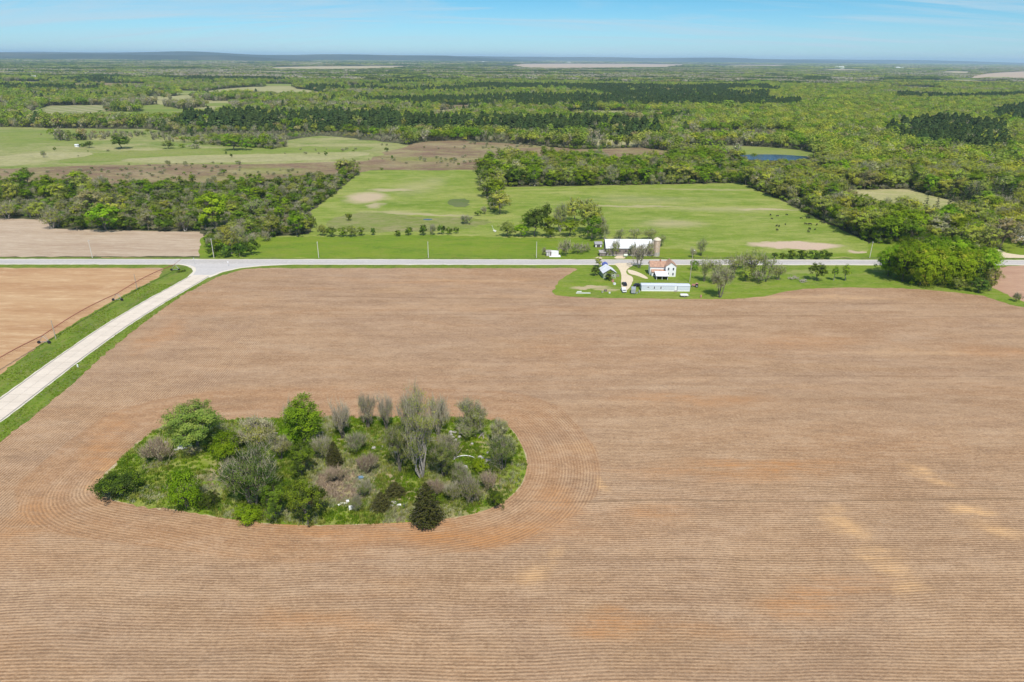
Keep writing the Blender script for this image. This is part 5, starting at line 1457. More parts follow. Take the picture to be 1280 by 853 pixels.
junk(499, 633, 'dark and white scrap right of the small round cedar', [((0, 0, .25), (1.0, .6, .4), M_SHEET, .2, .1, .3), ((1.7, -.3, .25), (1.2, .9, .4), M_DKGREY, .1, 0, .2)])
junk(582, 541, 'white scrap drum among the stones under the budding tree', [((0, 0, .6), (.9, .8, 1.1), M_SHEET, .3, .2, .3)])
# ================================================================== farmstead
M_ROOFW = mat_c('white_metal_roof', (0.70, 0.70, 0.71), 0.5, 0.12, 0.5)
M_BARNW = NT('weathered_barn_boards')
_n = M_BARNW.noise(1.2, 5, 0.7, stretch=(1, 1, .12)); _s = M_BARNW.n('ShaderNodeSeparateXYZ'); M_BARNW.l(M_BARNW.P(), _s.inputs[0])
_c = M_BARNW.ramp(_n, [(0.3, (0.13, 0.10, 0.09)), (0.5, (0.22, 0.18, 0.16)), (0.7, (0.32, 0.28, 0.25))])
M_BARN = M_BARNW.surf(_c, 0.9, _n, 0.05, 0.6)
M_FOUND = mat_c('stone_foundation', (0.42, 0.38, 0.33), 0.9, 0.3)
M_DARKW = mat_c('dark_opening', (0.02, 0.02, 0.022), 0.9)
M_GLASS = mat_c('window_glass', (0.05, 0.06, 0.08), 0.15, 0.1)
M_SILO = mat_c('tan_silo_staves', (0.52, 0.38, 0.26), 0.85, 0.15, 1.2)
M_STEEL = mat_c('galvanised_steel', (0.45, 0.45, 0.46), 0.45, 0.15, 2, 0.5)
M_SIDING = mat_c('white_siding', (0.82, 0.81, 0.80), 0.6, 0.04)
M_ROOFO = mat_c('rusty_orange_roof', (0.42, 0.25, 0.17), 0.8, 0.25, 0.9)
M_ROOFG = mat_c('grey_shingles', (0.30, 0.29, 0.30), 0.9, 0.15)
M_TRAIL = mat_c('pale_blue_grey_siding', (0.60, 0.63, 0.68), 0.6, 0.12)
M_TRAILR = mat_c('pale_trailer_roof', (0.58, 0.61, 0.66), 0.5, 0.14)
M_GREENW = mat_c('faded_green_boards', (0.36, 0.40, 0.27), 0.8, 0.2)
M_TRIM = mat_c('dark_trim', (0.10, 0.09, 0.085), 0.7)

# ---- yard ground
M_YARD = grass_mat('yard_grass', BRIGHT[0], BRIGHT[1], BRIGHT[2], tan=(0.28, 0.25, 0.08), tanf=0.55, sc=0.10, fine=1.2,
    spots=[SP(735, 359, 13, 3.2, 0, 0.9, 0.5), SP(757, 362, 7, 2.5, 0, 0.7), SP(1000, 340, 12, 3, 0, 0.25), SP(900, 345, 12, 8, 0, 0.2)], spotcol=(0.50, 0.38, 0.23))
yard = [(690, 365), (700, 350), (712, 343), (722, 337), (712, 333.5), (660, 332.8), (600, 332.2), (600, 329), (1250, 329), (1250, 345), (1240, 360), (1265, 371), (1300, 382), (1400, 395), (1500, 420), (1400, 408), (1300, 388),
        (1262, 381), (1230, 370), (1200, 366.5), (1160, 362.5), (1120, 360.5), (1060, 359.5), (1010, 361), (985, 364), (960, 370), (930, 373.5), (890, 374.5), (850, 374), (800, 373), (755, 373), (712, 371), (694, 369)]
pix_sheet('yard', yard, 0.026, M_YARD, 0.25, 2.5, 50, 0, False)
pix_sheet('wood_edge_grass', [(1085, 322.4), (1088, 300), (1150, 297), (1330, 296), (1500, 300), (1500, 322), (1260, 322)], 0.029, M_LAWN, 0.6, 4, 51, 0, False)
pix_sheet('wood_edge_grass', [(250, 322.4), (250, 300), (262, 288), (340, 285), (345, 298), (330, 300), (318, 304), (300, 322.6)], 0.033, M_LAWN, 0.6, 4, 52, 0, False)
# driveways
dr = smooth([p[:2] for p in Gs([(766, 329), (800, 329), (789, 333), (782.5, 338), (783, 343), (793, 347), (788, 360), (779, 366), (776, 356), (777, 345), (775, 338), (771, 333)])], 2)
sheet('driveway', dr, 0.05, M_DRIVE, 0.12, 1.5, 53)
dr2 = smooth([p[:2] for p in Gs([(784, 338), (786, 337), (797, 340), (806, 344.5), (811, 348.5), (807, 349), (797, 345), (786, 342.5)])], 2)
sheet('driveway', dr2, 0.054, M_DRIVE, 0.1, 1.5, 54)
pix_sheet('driveway', [(766, 323.6), (772, 319.5), (777, 319.5), (784, 323.6)], 0.05, M_DRIVE, 0.1, 1.5, 55, 1, False)
pix_sheet('driveway', [(742, 323.6), (748, 320.6), (755, 323.6)], 0.05, M_DRIVE, 0.1, 1.5, 56, 1, False)
pix_sheet('driveway', [(1236, 322.5), (1246, 320), (1250, 316), (1244, 312), (1250, 312.5), (1258, 316.5), (1275, 319), (1300, 320), (1300, 322.8)], 0.05, M_DRIVE, 0.15, 2, 57, 0, False)

def window(parent, c, w, h, nrm='y', name='window', mat=None):
    b = MB()
    if nrm == 'y': b.box(c, (w, .06, h), M_GLASS)
    else: b.box(c, (.06, w, h), M_GLASS)
    o = b.build(name, parent)
    b = MB(); t_ = .09
    for s in (-1, 1):
        if nrm == 'y':
            b.box((c[0] + s * (w / 2 + t_ / 2), c[1], c[2]), (t_, .10, h + 2 * t_), mat or M_SIDING); b.box((c[0], c[1], c[2] + s * (h / 2 + t_ / 2)), (w, .10, t_), mat or M_SIDING)
        else:
            b.box((c[0], c[1] + s * (w / 2 + t_ / 2), c[2]), (.10, t_, h + 2 * t_), mat or M_SIDING); b.box((c[0], c[1], c[2] + s * (h / 2 + t_ / 2)), (.10, w, t_), mat or M_SIDING)
    if nrm == 'y': b.box((c[0], c[1], c[2]), (w, .09, .05), mat or M_SIDING)
    else: b.box((c[0], c[1], c[2]), (.09, w, .05), mat or M_SIDING)
    b.build('frame', o)
    return o
def gable(parent, cx, cy, L, D, h, rise, wall, roof, axis='x', over=.4, th=.16, wname='wall', rname='roof'):
    """gabled block: walls as one part, each roof slope a part; ridge along axis"""
    hx, hy = (L / 2, D / 2)
    b = MB()
    if axis == 'x':
        b.prism([(cy - hy, 0), (cy + hy, 0), (cy + hy, h), (cy, h + rise), (cy - hy, h)], cx - hx, cx + hx, wall, 'x')
    else:
        b.prism([(cx - hx, 0), (cx + hx, 0), (cx + hx, h), (cx, h + rise), (cx - hx, h)], cy - hy, cy + hy, wall, 'y')
    b.build(wname, parent)
    half = hy if axis == 'x' else hx
    sl = math.hypot(half, rise); ux, uz = half / sl, rise / sl
    for s in (-1, 1):
        b = MB()
        e = sl + over
        a0 = (0.0, h + rise + .02); a1 = (s * ux * e, h + rise + .02 - uz * e)
        n = (s * uz * th, ux * th)
        pts = [(a0[0], a0[1]), (a1[0], a1[1]), (a1[0] + n[0], a1[1] + n[1]), (a0[0], a0[1] + th / max(ux, .2))]
        if axis == 'x': b.prism([(cy + p[0], p[1]) for p in pts], cx - hx - over, cx + hx + over, roof, 'x')
        else: b.prism([(cx + p[0], p[1]) for p in pts], cy - hy - over, cy + hy + over, roof, 'y')
        b.build(rname, parent)
def seams(parent, x0, x1, n, y0, z0, y1, z1, mat, axis='x', name='roof_seam'):
    """raised standing seams on a roof slope, joined as one fine part"""
    b = MB()
    for i in range(n):
        u = x0 + (x1 - x0) * (i + .5) / n
        if axis == 'x': b.tube((u, y0, z0), (u, y1, z1), .035, .035, mat, 4)
        else: b.tube((y0, u, z0), (y1, u, z1), .035, .035, mat, 4)
    o = b.build(name, parent); o['kind'] = 'stuff'
# ---- barn
k_ = mpp(785, 318)
g = G(786, 320.3)
BL, BD, BH, BR = 56.5 * k_, 11.5, 4.7, 3.6
barn = empty('barn', (g[0], g[1] + BD / 2, 0), rad(1.0), 'long weathered board barn with white metal roof north of the road', 'barn')
gable(barn, 0, 0, BL, BD, BH, BR, M_BARN, M_ROOFW, 'x', .5)
_sl = math.hypot(BD / 2, BR)
seams(barn, -BL / 2, BL / 2, 30, -BD / 2 - .3, BH - .2 + .30, -.1, BH + BR + .24, M_ROOFW)
b = MB(); b.box((0, -BD / 2 - .05, .45), (BL + .1, .2, .9), M_FOUND); b.build('foundation', barn)
for x_, w_, h_ in ((-9.5, 3.2, 2.6), (3.5, 2.8, 2.6)):
    b = MB(); b.box((x_, -BD / 2 - .09, 1.35 + .05), (w_, .10, h_), M_BARN); d_ = b.build('sliding_door', barn)
    b = MB(); b.box((x_, -BD / 2 - .16, 1.35 + h_ / 2 + .12), (w_ * 1.9, .06, .08), M_TRIM); b.build('track', d_)
for x_ in (-12, -5.5, -2, 7, 10):
    window(barn, (x_, -BD / 2 - .02, 2.9), .8, .7, 'y', mat=M_TRIM)
window(barn, (-BL / 2 - .02, 0, 5.4), 1.0, 1.0, 'x', mat=M_TRIM)
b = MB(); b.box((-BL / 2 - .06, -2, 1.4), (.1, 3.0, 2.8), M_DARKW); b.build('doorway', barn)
for i, (x_, y_) in enumerate([(-BL / 2 - 2.2, -BD / 2 + 1.2)]):
    b = MB(); b.box((x_, y_, 1.1), (3.4, 4.0, 2.2), M_BARN); a_ = b.build('lean_to', barn)
    b = MB(); b.box((x_, y_, 2.35), (3.9, 4.6, .14), M_STONE, M=Euler((.12, 0, 0)).to_matrix()); b.build('roof', a_)
# ---- silo
g = G(820.6, 321)
silo = empty('silo', (g[0], g[1] + 2, 0), 0, 'tan stave silo with a pale domed cap at the right end of the barn', 'silo')
b = MB(); b.lathe((0, 0, 0), [(2.05, 0), (2.05, 2.4)], M_FOUND, 20); b.build('base', silo)
b = MB(); b.lathe((0, 0, 2.4), [(2.0, 0), (2.0, 6.9)], M_SILO, 20); sb = b.build('staves', silo, smooth=False)
for i in range(9):
    b = MB(); b.lathe((0, 0, 2.8 + i * .78), [(2.03, 0), (2.06, .04), (2.03, .08)], M_STEEL, 20); b.build('hoop', sb)
b = MB(); b.lathe((0, 0, 9.3), [(2.25, 0), (2.2, .15), (1.5, .9), (.6, 1.3), (.1, 1.45)], mat_c('pale_silo_cap', (0.66, 0.56, 0.42), .6, .1), 20); cp = b.build('cap', silo)
b = MB(); b.tube((0, 0, 10.7), (0, 0, 11.1), .12, .1, M_STEEL, 6); b.build('vent', cp)
b = MB(); b.box((-2.2, 0, 4.7), (.8, .9, 8.6), mat_c('pale_chute', (.62, .56, .48), .7)); b.build('chute', silo)
# ---- farmhouse
k_ = mpp(838, 346)
g = G(837.8, 346.2)
house = empty('farmhouse', (g[0], g[1], 0), rad(-3), 'white two-storey farmhouse with rusty orange roof and four windows in its front gable', 'house')
GW, GD, GH, GR = 5.3, 7.0, 5.6, 2.0
gable(house, 0, GD / 2, GW, GD, GH, GR, M_SIDING, M_ROOFO, 'y', .3)
for x_ in (-1.25, 1.25):
    for z_ in (1.5, 4.2): window(house, (x_, -.02, z_), .75, 1.35, 'y', mat=M_SIDING)
gable(house, -6.4, 5.2, 8.0, 6.2, 4.6, 2.2, M_SIDING, M_ROOFO, 'x', .35, wname='wall', rname='roof')
window(house, (-10.42, 4.0, 3.2), .8, 1.3, 'x'); window(house, (-10.42, 6.4, 3.2), .8, 1.3, 'x'); window(house, (-10.42, 5.2, 1.2), .8, 1.1, 'x')
b = MB(); b.prism([(.4, 0), (2.1, 0), (2.1, 3.1), (.4, 2.3)], -9.6, -2.7, M_SIDING, 'x'); p_ = b.build('porch', house)
b = MB(); b.prism([(.0, 2.18), (2.1, 3.12), (2.1, 3.3), (.0, 2.36)], -9.9, -2.7, M_ROOFO, 'x'); b.build('roof', p_)
for x_ in (-8.2, -6.0, -4.2): window(house, (x_, .37, 1.3), .8, 1.0, 'y')
b = MB(); b.box((-3.4, .36, 1.05), (.9, .08, 2.0), M_TRIM); dd_ = b.build('door', house)
b = MB(); b.tube((-3.1, .3, 1.0), (-3.1, .2, 1.0), .04, .04, M_STEEL, 6); b.build('handle', dd_)
b = MB(); b.box((-5.0, 5.2, 6.9), (.7, .7, 1.6), mat_c('chimney_brick', (.36, .16, .12), .9)); b.build('chimney', house)
b = MB(); b.prism([(-.9, 0), (.3, 0), (.3, 2.6), (-.9, 2.0)], -6.9, -4.6, M_SIDING, 'x'); p_ = b.build('entry', house)
b = MB(); b.prism([(-1.1, 1.95), (.3, 2.62), (.3, 2.76), (-1.1, 2.09)], -7.1, -4.4, M_ROOFW, 'x'); b.build('roof', p_)
# ---- white-roofed open garage in front
g = G(827.5, 350.2)
cpt = empty('open_garage', (g[0], g[1], 0), rad(-2), 'low open-fronted garage with bright white roof in front of the farmhouse', 'garage')
for x_ in (-2.8, 0, 2.8):
    b = MB(); b.box((x_, .2, .95), (.18, .18, 1.9), M_SIDING); b.build('post', cpt)
b = MB(); b.box((0, 4.6, 1.2), (6.0, .15, 2.4), M_BARN); b.box((-2.95, 2.6, 1.1), (.12, 3.9, 2.2), M_BARN); b.box((2.95, 2.6, 1.1), (.12, 3.9, 2.2), M_BARN); b.build('wall', cpt)
b = MB(); b.prism([(-.4, 2.0), (5.2, 3.0), (5.2, 3.14), (-.4, 2.14)], -3.3, 3.3, M_ROOFW, 'x'); b.build('roof', cpt)
b = MB(); b.box((0, -.02, 1.98), (6.2, .10, .25), M_TRIM); b.build('fascia', cpt)
# ---- mobile home, two lengths
g = G(831.8, 364.4); k_ = mpp(832, 364)
mh = empty('mobile_home', (g[0], g[1], 0), 0, 'long pale blue-grey mobile home with added right-hand section along the field edge', 'mobile home')
ML = 60.5 * k_
for nm_, x0_, x1_, hh_ in (('body', -ML / 2, ML * .235, 2.85), ('extension', ML * .24, ML / 2, 2.75)):
    b = MB(); b.prism([(0, .55), (4.0, .55), (4.0, hh_), (0, hh_)], x0_, x1_, M_TRAIL, 'x'); bd_ = b.build(nm_, mh)
    b = MB(); b.prism([(-.12, hh_), (4.12, hh_), (4.12, hh_ + .12), (2.0, hh_ + .5), (-.12, hh_ + .12)], x0_ - .08, x1_ + (.08 if nm_ == 'extension' else 0), M_TRAILR, 'x'); b.build('roof', bd_)
    b = MB(); b.box(((x0_ + x1_) / 2, .03, .27), (x1_ - x0_ - .1, .06, .54), M_SHEET); b.build('skirting', bd_)
for x_ in (-ML * .235, -ML * .10): window(mh, (x_, -.02, 1.85), .55, 1.2, 'y', mat=M_SIDING)
window(mh, (-ML * .36, -.02, 2.1), .9, .5, 'y', mat=M_SIDING)
window(mh, (-ML / 2 - .02, 2.0, 1.9), 1.1, .9, 'x', mat=M_SIDING)
b = MB(); b.box((ML * .205, -.03, 1.55), (.85, .08, 1.95), M_SIDING); dd_ = b.build('door', mh); b = MB(); b.tube((ML * .205 + .3, -.07, 1.5), (ML * .205 + .3, -.14, 1.5), .04, .04, M_TRIM, 6); b.build('handle', dd_)
b = MB()
for i in range(3): b.box((ML * .205, -.35 - .28 * i, .45 - .15 * i), (1.2, .28, .10), M_LOG)
b.build('steps', mh)
b = MB(); b.box((ML * .24, -.01, 1.7), (.12, .06, 2.2), M_TRIM); b.build('joint_strip', mh)
b = MB(); b.tube((-ML * .3, 2, 3.2), (-ML * .3, 2, 3.7), .1, .1, M_STEEL, 8); b.build('vent', mh)
# ---- gabled shed with white roof
g = G(762, 348.5)
shed = empty('shed', (g[0], g[1], 0), rad(7), 'small gabled shed with white roof and faded green front left of the driveway', 'shed')
gable(shed, 0, 4.4, 6.6, 8.8, 3.0, 2.0, M_GREENW, M_ROOFW, 'y', .45)
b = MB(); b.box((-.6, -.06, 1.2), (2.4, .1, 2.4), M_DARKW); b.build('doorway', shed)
b = MB(); b.prism([(-3.9, 2.72), (-3.9, 2.9), (0, 5.3), (3.9, 2.9), (3.9, 2.72), (0, 5.1)], -.52, -.46, M_TRIM, 'y'); b.build('fascia', shed)
window(shed, (2.0, -.02, 1.6), .7, .8, 'y')
# blue tarpaulin over something behind the shed
g = G(756, 332.6); b = MB(); b.prism([(-1.6, 0), (1.6, 0), (1.4, 1.4), (.2, 2.0), (-1.3, 1.3)], -1.6, 1.6, mat_c('blue_tarpaulin', (.10, .13, .42), .6), 'y')
tag(b.build('tarpaulin', None, (g[0], g[1], .05)), 'blue tarpaulin heap just behind the white-roofed shed', 'tarpaulin')
# ---- roadside shed and box trailer left of barn
g = G(686, 320.5)
s2 = empty('grey_hut', (g[0], g[1], 0), 0, 'small grey hut beside the road, left of the white container', 'hut')
b = MB(); b.box((0, 1.5, 1.2), (3.2, 3, 2.4), M_BARN); b.build('wall', s2)
b = MB(); b.prism([(-.2, 2.35), (3.2, 2.8), (3.2, 2.92), (-.2, 2.47)], -1.8, 1.8, M_STONE, 'x'); b.build('roof', s2)
for x_ in (-.9, .1): 
    b = MB(); b.box((x_, -.04, 1.2), (.45, .06, 1.9), M_SHEET); b.build('panel', s2)
g = G(693.6, 320.8)
s3 = empty('storage_container', (g[0], g[1], 0), 0, 'bright white storage container on a white slab beside the road, left of barn', 'container')
b = MB(); b.box((0, 1.4, 1.55), (4.1, 2.6, 2.6), M_WHITE); b.build('body', s3)
b = MB(); b.box((0, .6, .12), (6.4, 4.0, .2), M_SHEET); b.build('slab', s3)
for x_ in (-1, 1): b = MB(); b.box((x_, .07, 1.5), (1.9, .05, 2.4), M_WHITE); b.build('door', s3)
# hut behind the barn's left end
g = G(748, 309.5)
s4 = empty('dark_hut', (g[0], g[1], 0), rad(5), 'tiny dark hut with white-bordered front standing in the grass left of the barn', 'hut')
gable(s4, 0, 1.5, 4.2, 3.2, 2.0, 1.1, M_TRIM, M_ROOFG, 'x', .3)
for x_ in (-1.5, 1.4): b = MB(); b.box((x_, -.14, .9), (.8, .06, 1.3), M_SHEET); b.build('shutter', s4)
# fuel tank in front of barn
g = G(781.8, 322); ft = empty('fuel_tank', (g[0], g[1], 0), 0, 'pale green-white tank on legs in front of the barn wall', 'tank')
b = MB(); b.tube((-1.0, 0, 1.25), (1.0, 0, 1.25), .75, .75, mat_c('pale_green_tank', (.62, .70, .55), .5), 14); b.build('tank', ft, smooth=False)
for x_ in (-.7, .7):
    for y_ in (-.4, .4): b = MB(); b.tube((x_, y_ * 1.3, 0), (x_, y_, .8), .05, .05, M_STEEL, 5); b.build('leg', ft)

# ---- vehicles
M_TYRE = M_RUBBER
def wheel_part(parent, x, y, r=.34, w=.22):
    b = MB(); b.tube((x, y - w / 2, r), (x, y + w / 2, r), r, r, M_TYRE, 14); o = b.build('wheel', parent)
    b = MB(); s = 1 if y > 0 else -1; b.tube((x, y + s * w / 2, r), (x, y + s * (w / 2 + .02), r), r * .58, r * .5, M_STEEL, 10); b.build('rim', o)
def car(px, py, rz, paint, label, cat, style='car', L=4.6, W=1.8, H=1.45, name='parked_car'):
    g = G(px, py); r = empty(name, (g[0], g[1], .055), rz, label, cat)
    if style == 'car': pr = [(-L / 2, .35), (L / 2, .35), (L / 2, .72), (L * .46, .82), (L * .24, .92), (L * .10, H), (-L * .26, H), (-L * .42, .95), (-L / 2, .88)]
    elif style == 'pickup': pr = [(-L / 2, .5), (L / 2, .5), (L / 2, 1.0), (L * .44, 1.12), (L * .22, 1.18), (L * .13, H), (-L * .08, H), (-L * .11, 1.12), (-L / 2, 1.12)]
    else: pr = [(-L / 2, .4), (L / 2, .4), (L / 2, 1.0), (L * .44, 1.3), (L * .36, H), (-L / 2, H)]
    b = MB(); b.prism(pr, -W / 2, W / 2, paint, 'y'); body = b.build('body', r)
    m = body.modifiers.new('bevel', 'BEVEL'); m.width = .07; m.segments = 2; m.limit_method = 'ANGLE'
    for i, s in enumerate((-1, 1)):
        b = MB()
        if style == 'car': b.prism([(L * .20, .95), (L * .09, H - .1), (-L * .25, H - .1), (-L * .37, .98)], s * (W / 2 - .02) - .02, s * (W / 2 - .02) + .04, M_GLASS, 'y')
        elif style == 'pickup': b.prism([(L * .19, 1.2), (L * .12, H - .1), (-L * .07, H - .1), (-L * .08, 1.2)], s * (W / 2 - .02) - .02, s * (W / 2 - .02) + .04, M_GLASS, 'y')
        else: b.prism([(L * .40, 1.35), (L * .33, H - .2), (L * .05, H - .2), (L * .05, 1.35)], s * (W / 2 - .02) - .02, s * (W / 2 - .02) + .04, M_GLASS, 'y')
        b.build('side_window', r)
        b = MB(); b.box((L / 2 - .02, s * W * .36, .68), (.08, .30, .16), M_SHEET); b.build('headlight', r)
    zz = {'car': (L * .175, 1.2, .75), 'pickup': (L * .18, 1.48, .5), 'van': (L * .42, 1.65, .3)}[style]
    b = MB(); b.box((zz[0], 0, zz[1] - .02), (.06, W * .84, .55), M_GLASS, M=Euler((0, -zz[2], 0)).to_matrix()); b.build('windscreen', r)
    if style == 'pickup': b = MB(); b.box((-L * .30, 0, 1.10), (L * .34, W * .82, .06), M_DKGREY); b.build('cargo_bed', r)
    for x in (-L * .30, L * .31):
        for y in (-W / 2 + .08, W / 2 - .08): wheel_part(r, x, y)
    return r
P_BLACK = mat_c('black_car_paint', (.02, .02, .025), .25); P_WHITE = mat_c('white_car_paint', (.80, .80, .80), .3); P_GREY = mat_c('grey_car_paint', (.34, .36, .38), .35); P_PINK = mat_c('faded_red_paint', (.50, .22, .20), .6)
car(780.3, 356.6, rad(95), P_BLACK, 'black car parked at the end of the driveway, farther of the two in line', 'car', 'car')
car(779.4, 364.6, rad(92), P_WHITE, 'white pickup truck nearest the field at the end of the driveway', 'pickup truck', 'pickup', 5.4, 1.95, 1.85, 'pickup_truck')
car(791.5, 366, rad(80), P_GREY, 'grey van with dark windscreen parked left of the mobile home', 'van', 'van', 5.2, 2.1, 2.5, 'van')
car(797.5, 358.4, rad(5), P_BLACK, 'black car parked crosswise behind the left end of the mobile home', 'car', 'car', 4.6, 1.8, 1.5)
# old tractor behind the right end of mobile home
g = G(869, 359); tr_ = empty('tractor', (g[0], g[1], .03), rad(165), 'old faded red tractor right of the mobile home', 'tractor')
b = MB(); b.box((.9, 0, 1.05), (1.7, .6, .7), P_PINK); b.build('bonnet', tr_); b = MB(); b.box((-.5, 0, .8), (1.2, .9, .6), P_PINK); b.build('chassis', tr_)
b = MB(); b.box((-.6, 0, 1.9), (1.2, 1.3, .1), P_PINK); [b.tube((-.6 + a * .5, c * .55, 1.1), (-.6 + a * .5, c * .55, 1.85), .04, .04, M_TRIM, 5) for a in (-1, 1) for c in (-1, 1)]; b.build('canopy', tr_)
for y_ in (-.75, .75):
    wheel_part(tr_, -.7, y_, .75, .4); wheel_part(tr_, 1.3, y_ * .8, .42, .25)
b = MB(); b.tube((1.2, 0, 1.4), (1.2, 0, 2.1), .05, .05, M_TRIM, 6); b.build('exhaust', tr_)
b = MB(); b.box((-.55, 0, 1.2), (.5, .5, .12), M_TRIM); b.build('seat', tr_)
# white tank trailer / bench in front of home
g = G(855, 371.3); bx = empty('boat_trailer', (g[0], g[1], .03), 0, 'small white covered trailer on the grass below the mobile home', 'trailer')
b = MB(); b.prism([(-1.7, .7), (1.7, .7), (1.9, 1.1), (1.4, 1.35), (-1.5, 1.35), (-1.9, 1.1)], -.8, .8, M_WHITE, 'y'); b.build('body', bx)
for y_ in (-.85, .85): wheel_part(bx, 0, y_, .3, .18)
b = MB(); b.tube((1.7, 0, .6), (2.7, 0, .45), .05, .04, M_STEEL, 6); b.build('drawbar', bx)
# white beams on the lawn, odds and ends
for (px_, py_, L_b, a_) in ((729, 367.2, 7.0, .02), (724, 365.4, 2.4, .3)):
    g = G(px_, py_); b = MB(); b.box((0, 0, .25), (L_b, .45, .3), M_WHITE); b.box((L_b * .3, .3, .12), (L_b * .3, .3, .2), M_WHITE)
    tag(b.build('white_beam', None, (g[0], g[1], .03), a_), ('long' if L_b > 5 else 'short') + ' white beam lying on the grass left of the driveway', 'beam')
for i, (px_, py_, s_, m_, lb) in enumerate([(753, 366, .6, M_STONE, 'grey crate by the grass edge, leftmost of the odds and ends'), (757, 364.5, .8, M_BARN, 'brown crate among the odds and ends below the shed'), (762, 367, .5, M_SHEET, 'small white crate among the odds and ends below the shed'),
                                       (766, 352.5, .9, P_PINK, 'faded red crate in front of the shed'), (768, 356, .8, M_SHEET, 'white crate at the driveway edge in front of the shed'), (772, 346, .9, M_LOG, 'brown crate right of the shed')]):
    g = G(px_, py_); b = MB(); s_ *= 1.3
    for z_ in (0, 1, 2):
        for q_ in (-1, 1): b.box((0, q_ * s_ / 2, .12 + z_ * s_ * .33), (s_, .05, s_ * .24), m_); b.box((q_ * s_ / 2, 0, .12 + z_ * s_ * .33), (.05, s_ - .06, s_ * .24), m_)
    b.box((0, 0, .06), (s_ - .06, s_ - .06, .05), m_)
    tag(b.build('crate', None, (g[0], g[1], .03), i * .5), lb, 'crate')
for (px_, py_, s_, lb) in ((799, 366, 1.0, 'metal drum left of the mobile home steps'), (796, 367.5, .8, 'lower metal drum beside the grey van'), (876, 372, 1.0, 'rusty drum on the lawn right of the mobile home')):
    g = G(px_, py_); b = MB(); b.lathe((0, 0, 0), [(.3, 0), (.31, .28), (.29, .3), (.31, .32), (.31, .58), (.29, .6), (.3, .9)], M_STEEL if s_ != 1.0 or px_ < 850 else P_PINK, 12)
    o = b.build('drum', None, (g[0], g[1], .03)); o.scale = (s_ * 1.3,) * 3; tag(o, lb, 'drum')

# ---- utility poles
M_POLE = mat_c('weathered_pole_wood', (0.40, 0.34, 0.27), .9, .2)
M_POLEL = mat_c('sun_bleached_pole_wood', (0.60, 0.56, 0.48), .9, .15)
def pole(px, py, hp, label, arm=True, pale=True, lamp=False):
    g = G(px, py); h = hpx(px, py, hp); r = empty('utility_pole', (g[0], g[1], 0), 0, label, 'utility pole', 'utility poles along the roads')
    m = M_POLEL if pale else M_POLE
    b = MB(); b.tube((0, 0, 0), (0, 0, h), .20, .13, m, 9); b.build('pole', r)
    if arm:
        b = MB(); b.box((0, -.16, h - .5), (.12, .12, .12), m); b.box((0, 0, h - .6), (2.0, .1, .12), m, rad(88)); b.build('crossarm', r)
        for q in (-.85, 0, .85):
            b = MB(); b.tube((.0, q, h - .54), (.0, q, h - .34), .05, .04, M_SHEET, 6); b.build('insulator', r)
    if lamp:
        b = MB(); b.tube((0, 0, h - .8), (.3, -1.3, h - .4), .05, .04, M_STEEL, 5); b.lathe((.3, -1.4, h - .6), [(.28, 0), (.2, .2), (.05, .3)], M_SHEET, 10); b.build('yard_lamp', r)
    return r
pole(115.5, 322.5, 22, 'pale utility pole at the edge of the left stubble field')
pole(267.5, 322.6, 24, 'pale utility pole by the brush clump at the road junction')
pole(398.5, 322.6, 20, 'utility pole in the open grass strip right of the junction brush clump')
pole(535.5, 322.6, 20, 'utility pole in the middle of the open grass strip')
pole(670.5, 322.6, 20, 'utility pole just left of the grey roadside hut')
pole(1087, 322.4, 20, 'pale utility pole at the right corner of the pasture')
pole(862, 353, 41, 'tall dark yard pole with a lamp standing right of the farmhouse', False, False, True)
pole(70, 424, 23, 'slim grey utility pole on the side road verge nearer the camera', False, False)
pole(171.5, 362, 19, 'slim grey utility pole on the side road verge farther off', False, False)
# stop sign and road name post
def sign(px, py, hp, label, kind):
    g = G(px, py); h = hpx(px, py, hp); r = empty('road_sign', (g[0], g[1], .03), 0, label, 'road sign')
    b = MB(); b.tube((0, 0, 0), (0, 0, h), .045, .045, M_STEEL, 6); b.build('post', r)
    if kind == 'stop':
        b = MB(); b.tube((0, -.05, h - .4), (0, -.09, h - .4), .40, .40, M_SHEET, 8); b.build('sign_plate', r)
        b = MB(); b.box((0, -.06, h + .02), (.8, .03, .16), mat_c('sign_back', (.6, .62, .62), .5)); b.build('name_plate', r)
    else:
        b = MB(); b.box((0, -.05, h - .35), (.45, .03, .6), mat_c('grey_sign_back', (.42, .43, .45), .5)); b.build('sign_plate', r)
sign(285.5, 332.5, 5.5, 'road sign seen from behind at the right side of the junction', 'stop')
sign(243.5, 331.5, 9, 'tall thin road sign at the left side of the junction', 'other')
g = G(97.5, 459.5); r = empty('marker_pedestal', (g[0], g[1], .02), .3, 'short white utility pedestal in the grass right of the side road', 'utility box')
b = MB(); b.box((0, 0, .45), (.42, .42, .9), M_WHITE); b.build('box', r); b = MB(); b.lathe((0, 0, .9), [(.30, 0), (.27, .16), (.1, .28)], M_WHITE, 8); b.build('cap', r)
# white leaning post in pasture
g = G(618, 290.5); b = MB(); b.tube((0, 0, 0), (-1.6, 0, 4.6), .10, .07, M_SHEET, 6); b.box((.2, 0, 1.0), (2.0, .2, .9), M_WHITE, M=Euler((0, .4, 0)).to_matrix()); b.box((0, 0, .3), (.6, .5, .6), M_STONE)
tag(b.build('leaning_post', None, (g[0], g[1], .03)), 'white leaning pole with a white board in the pasture left of the tree clump', 'post')

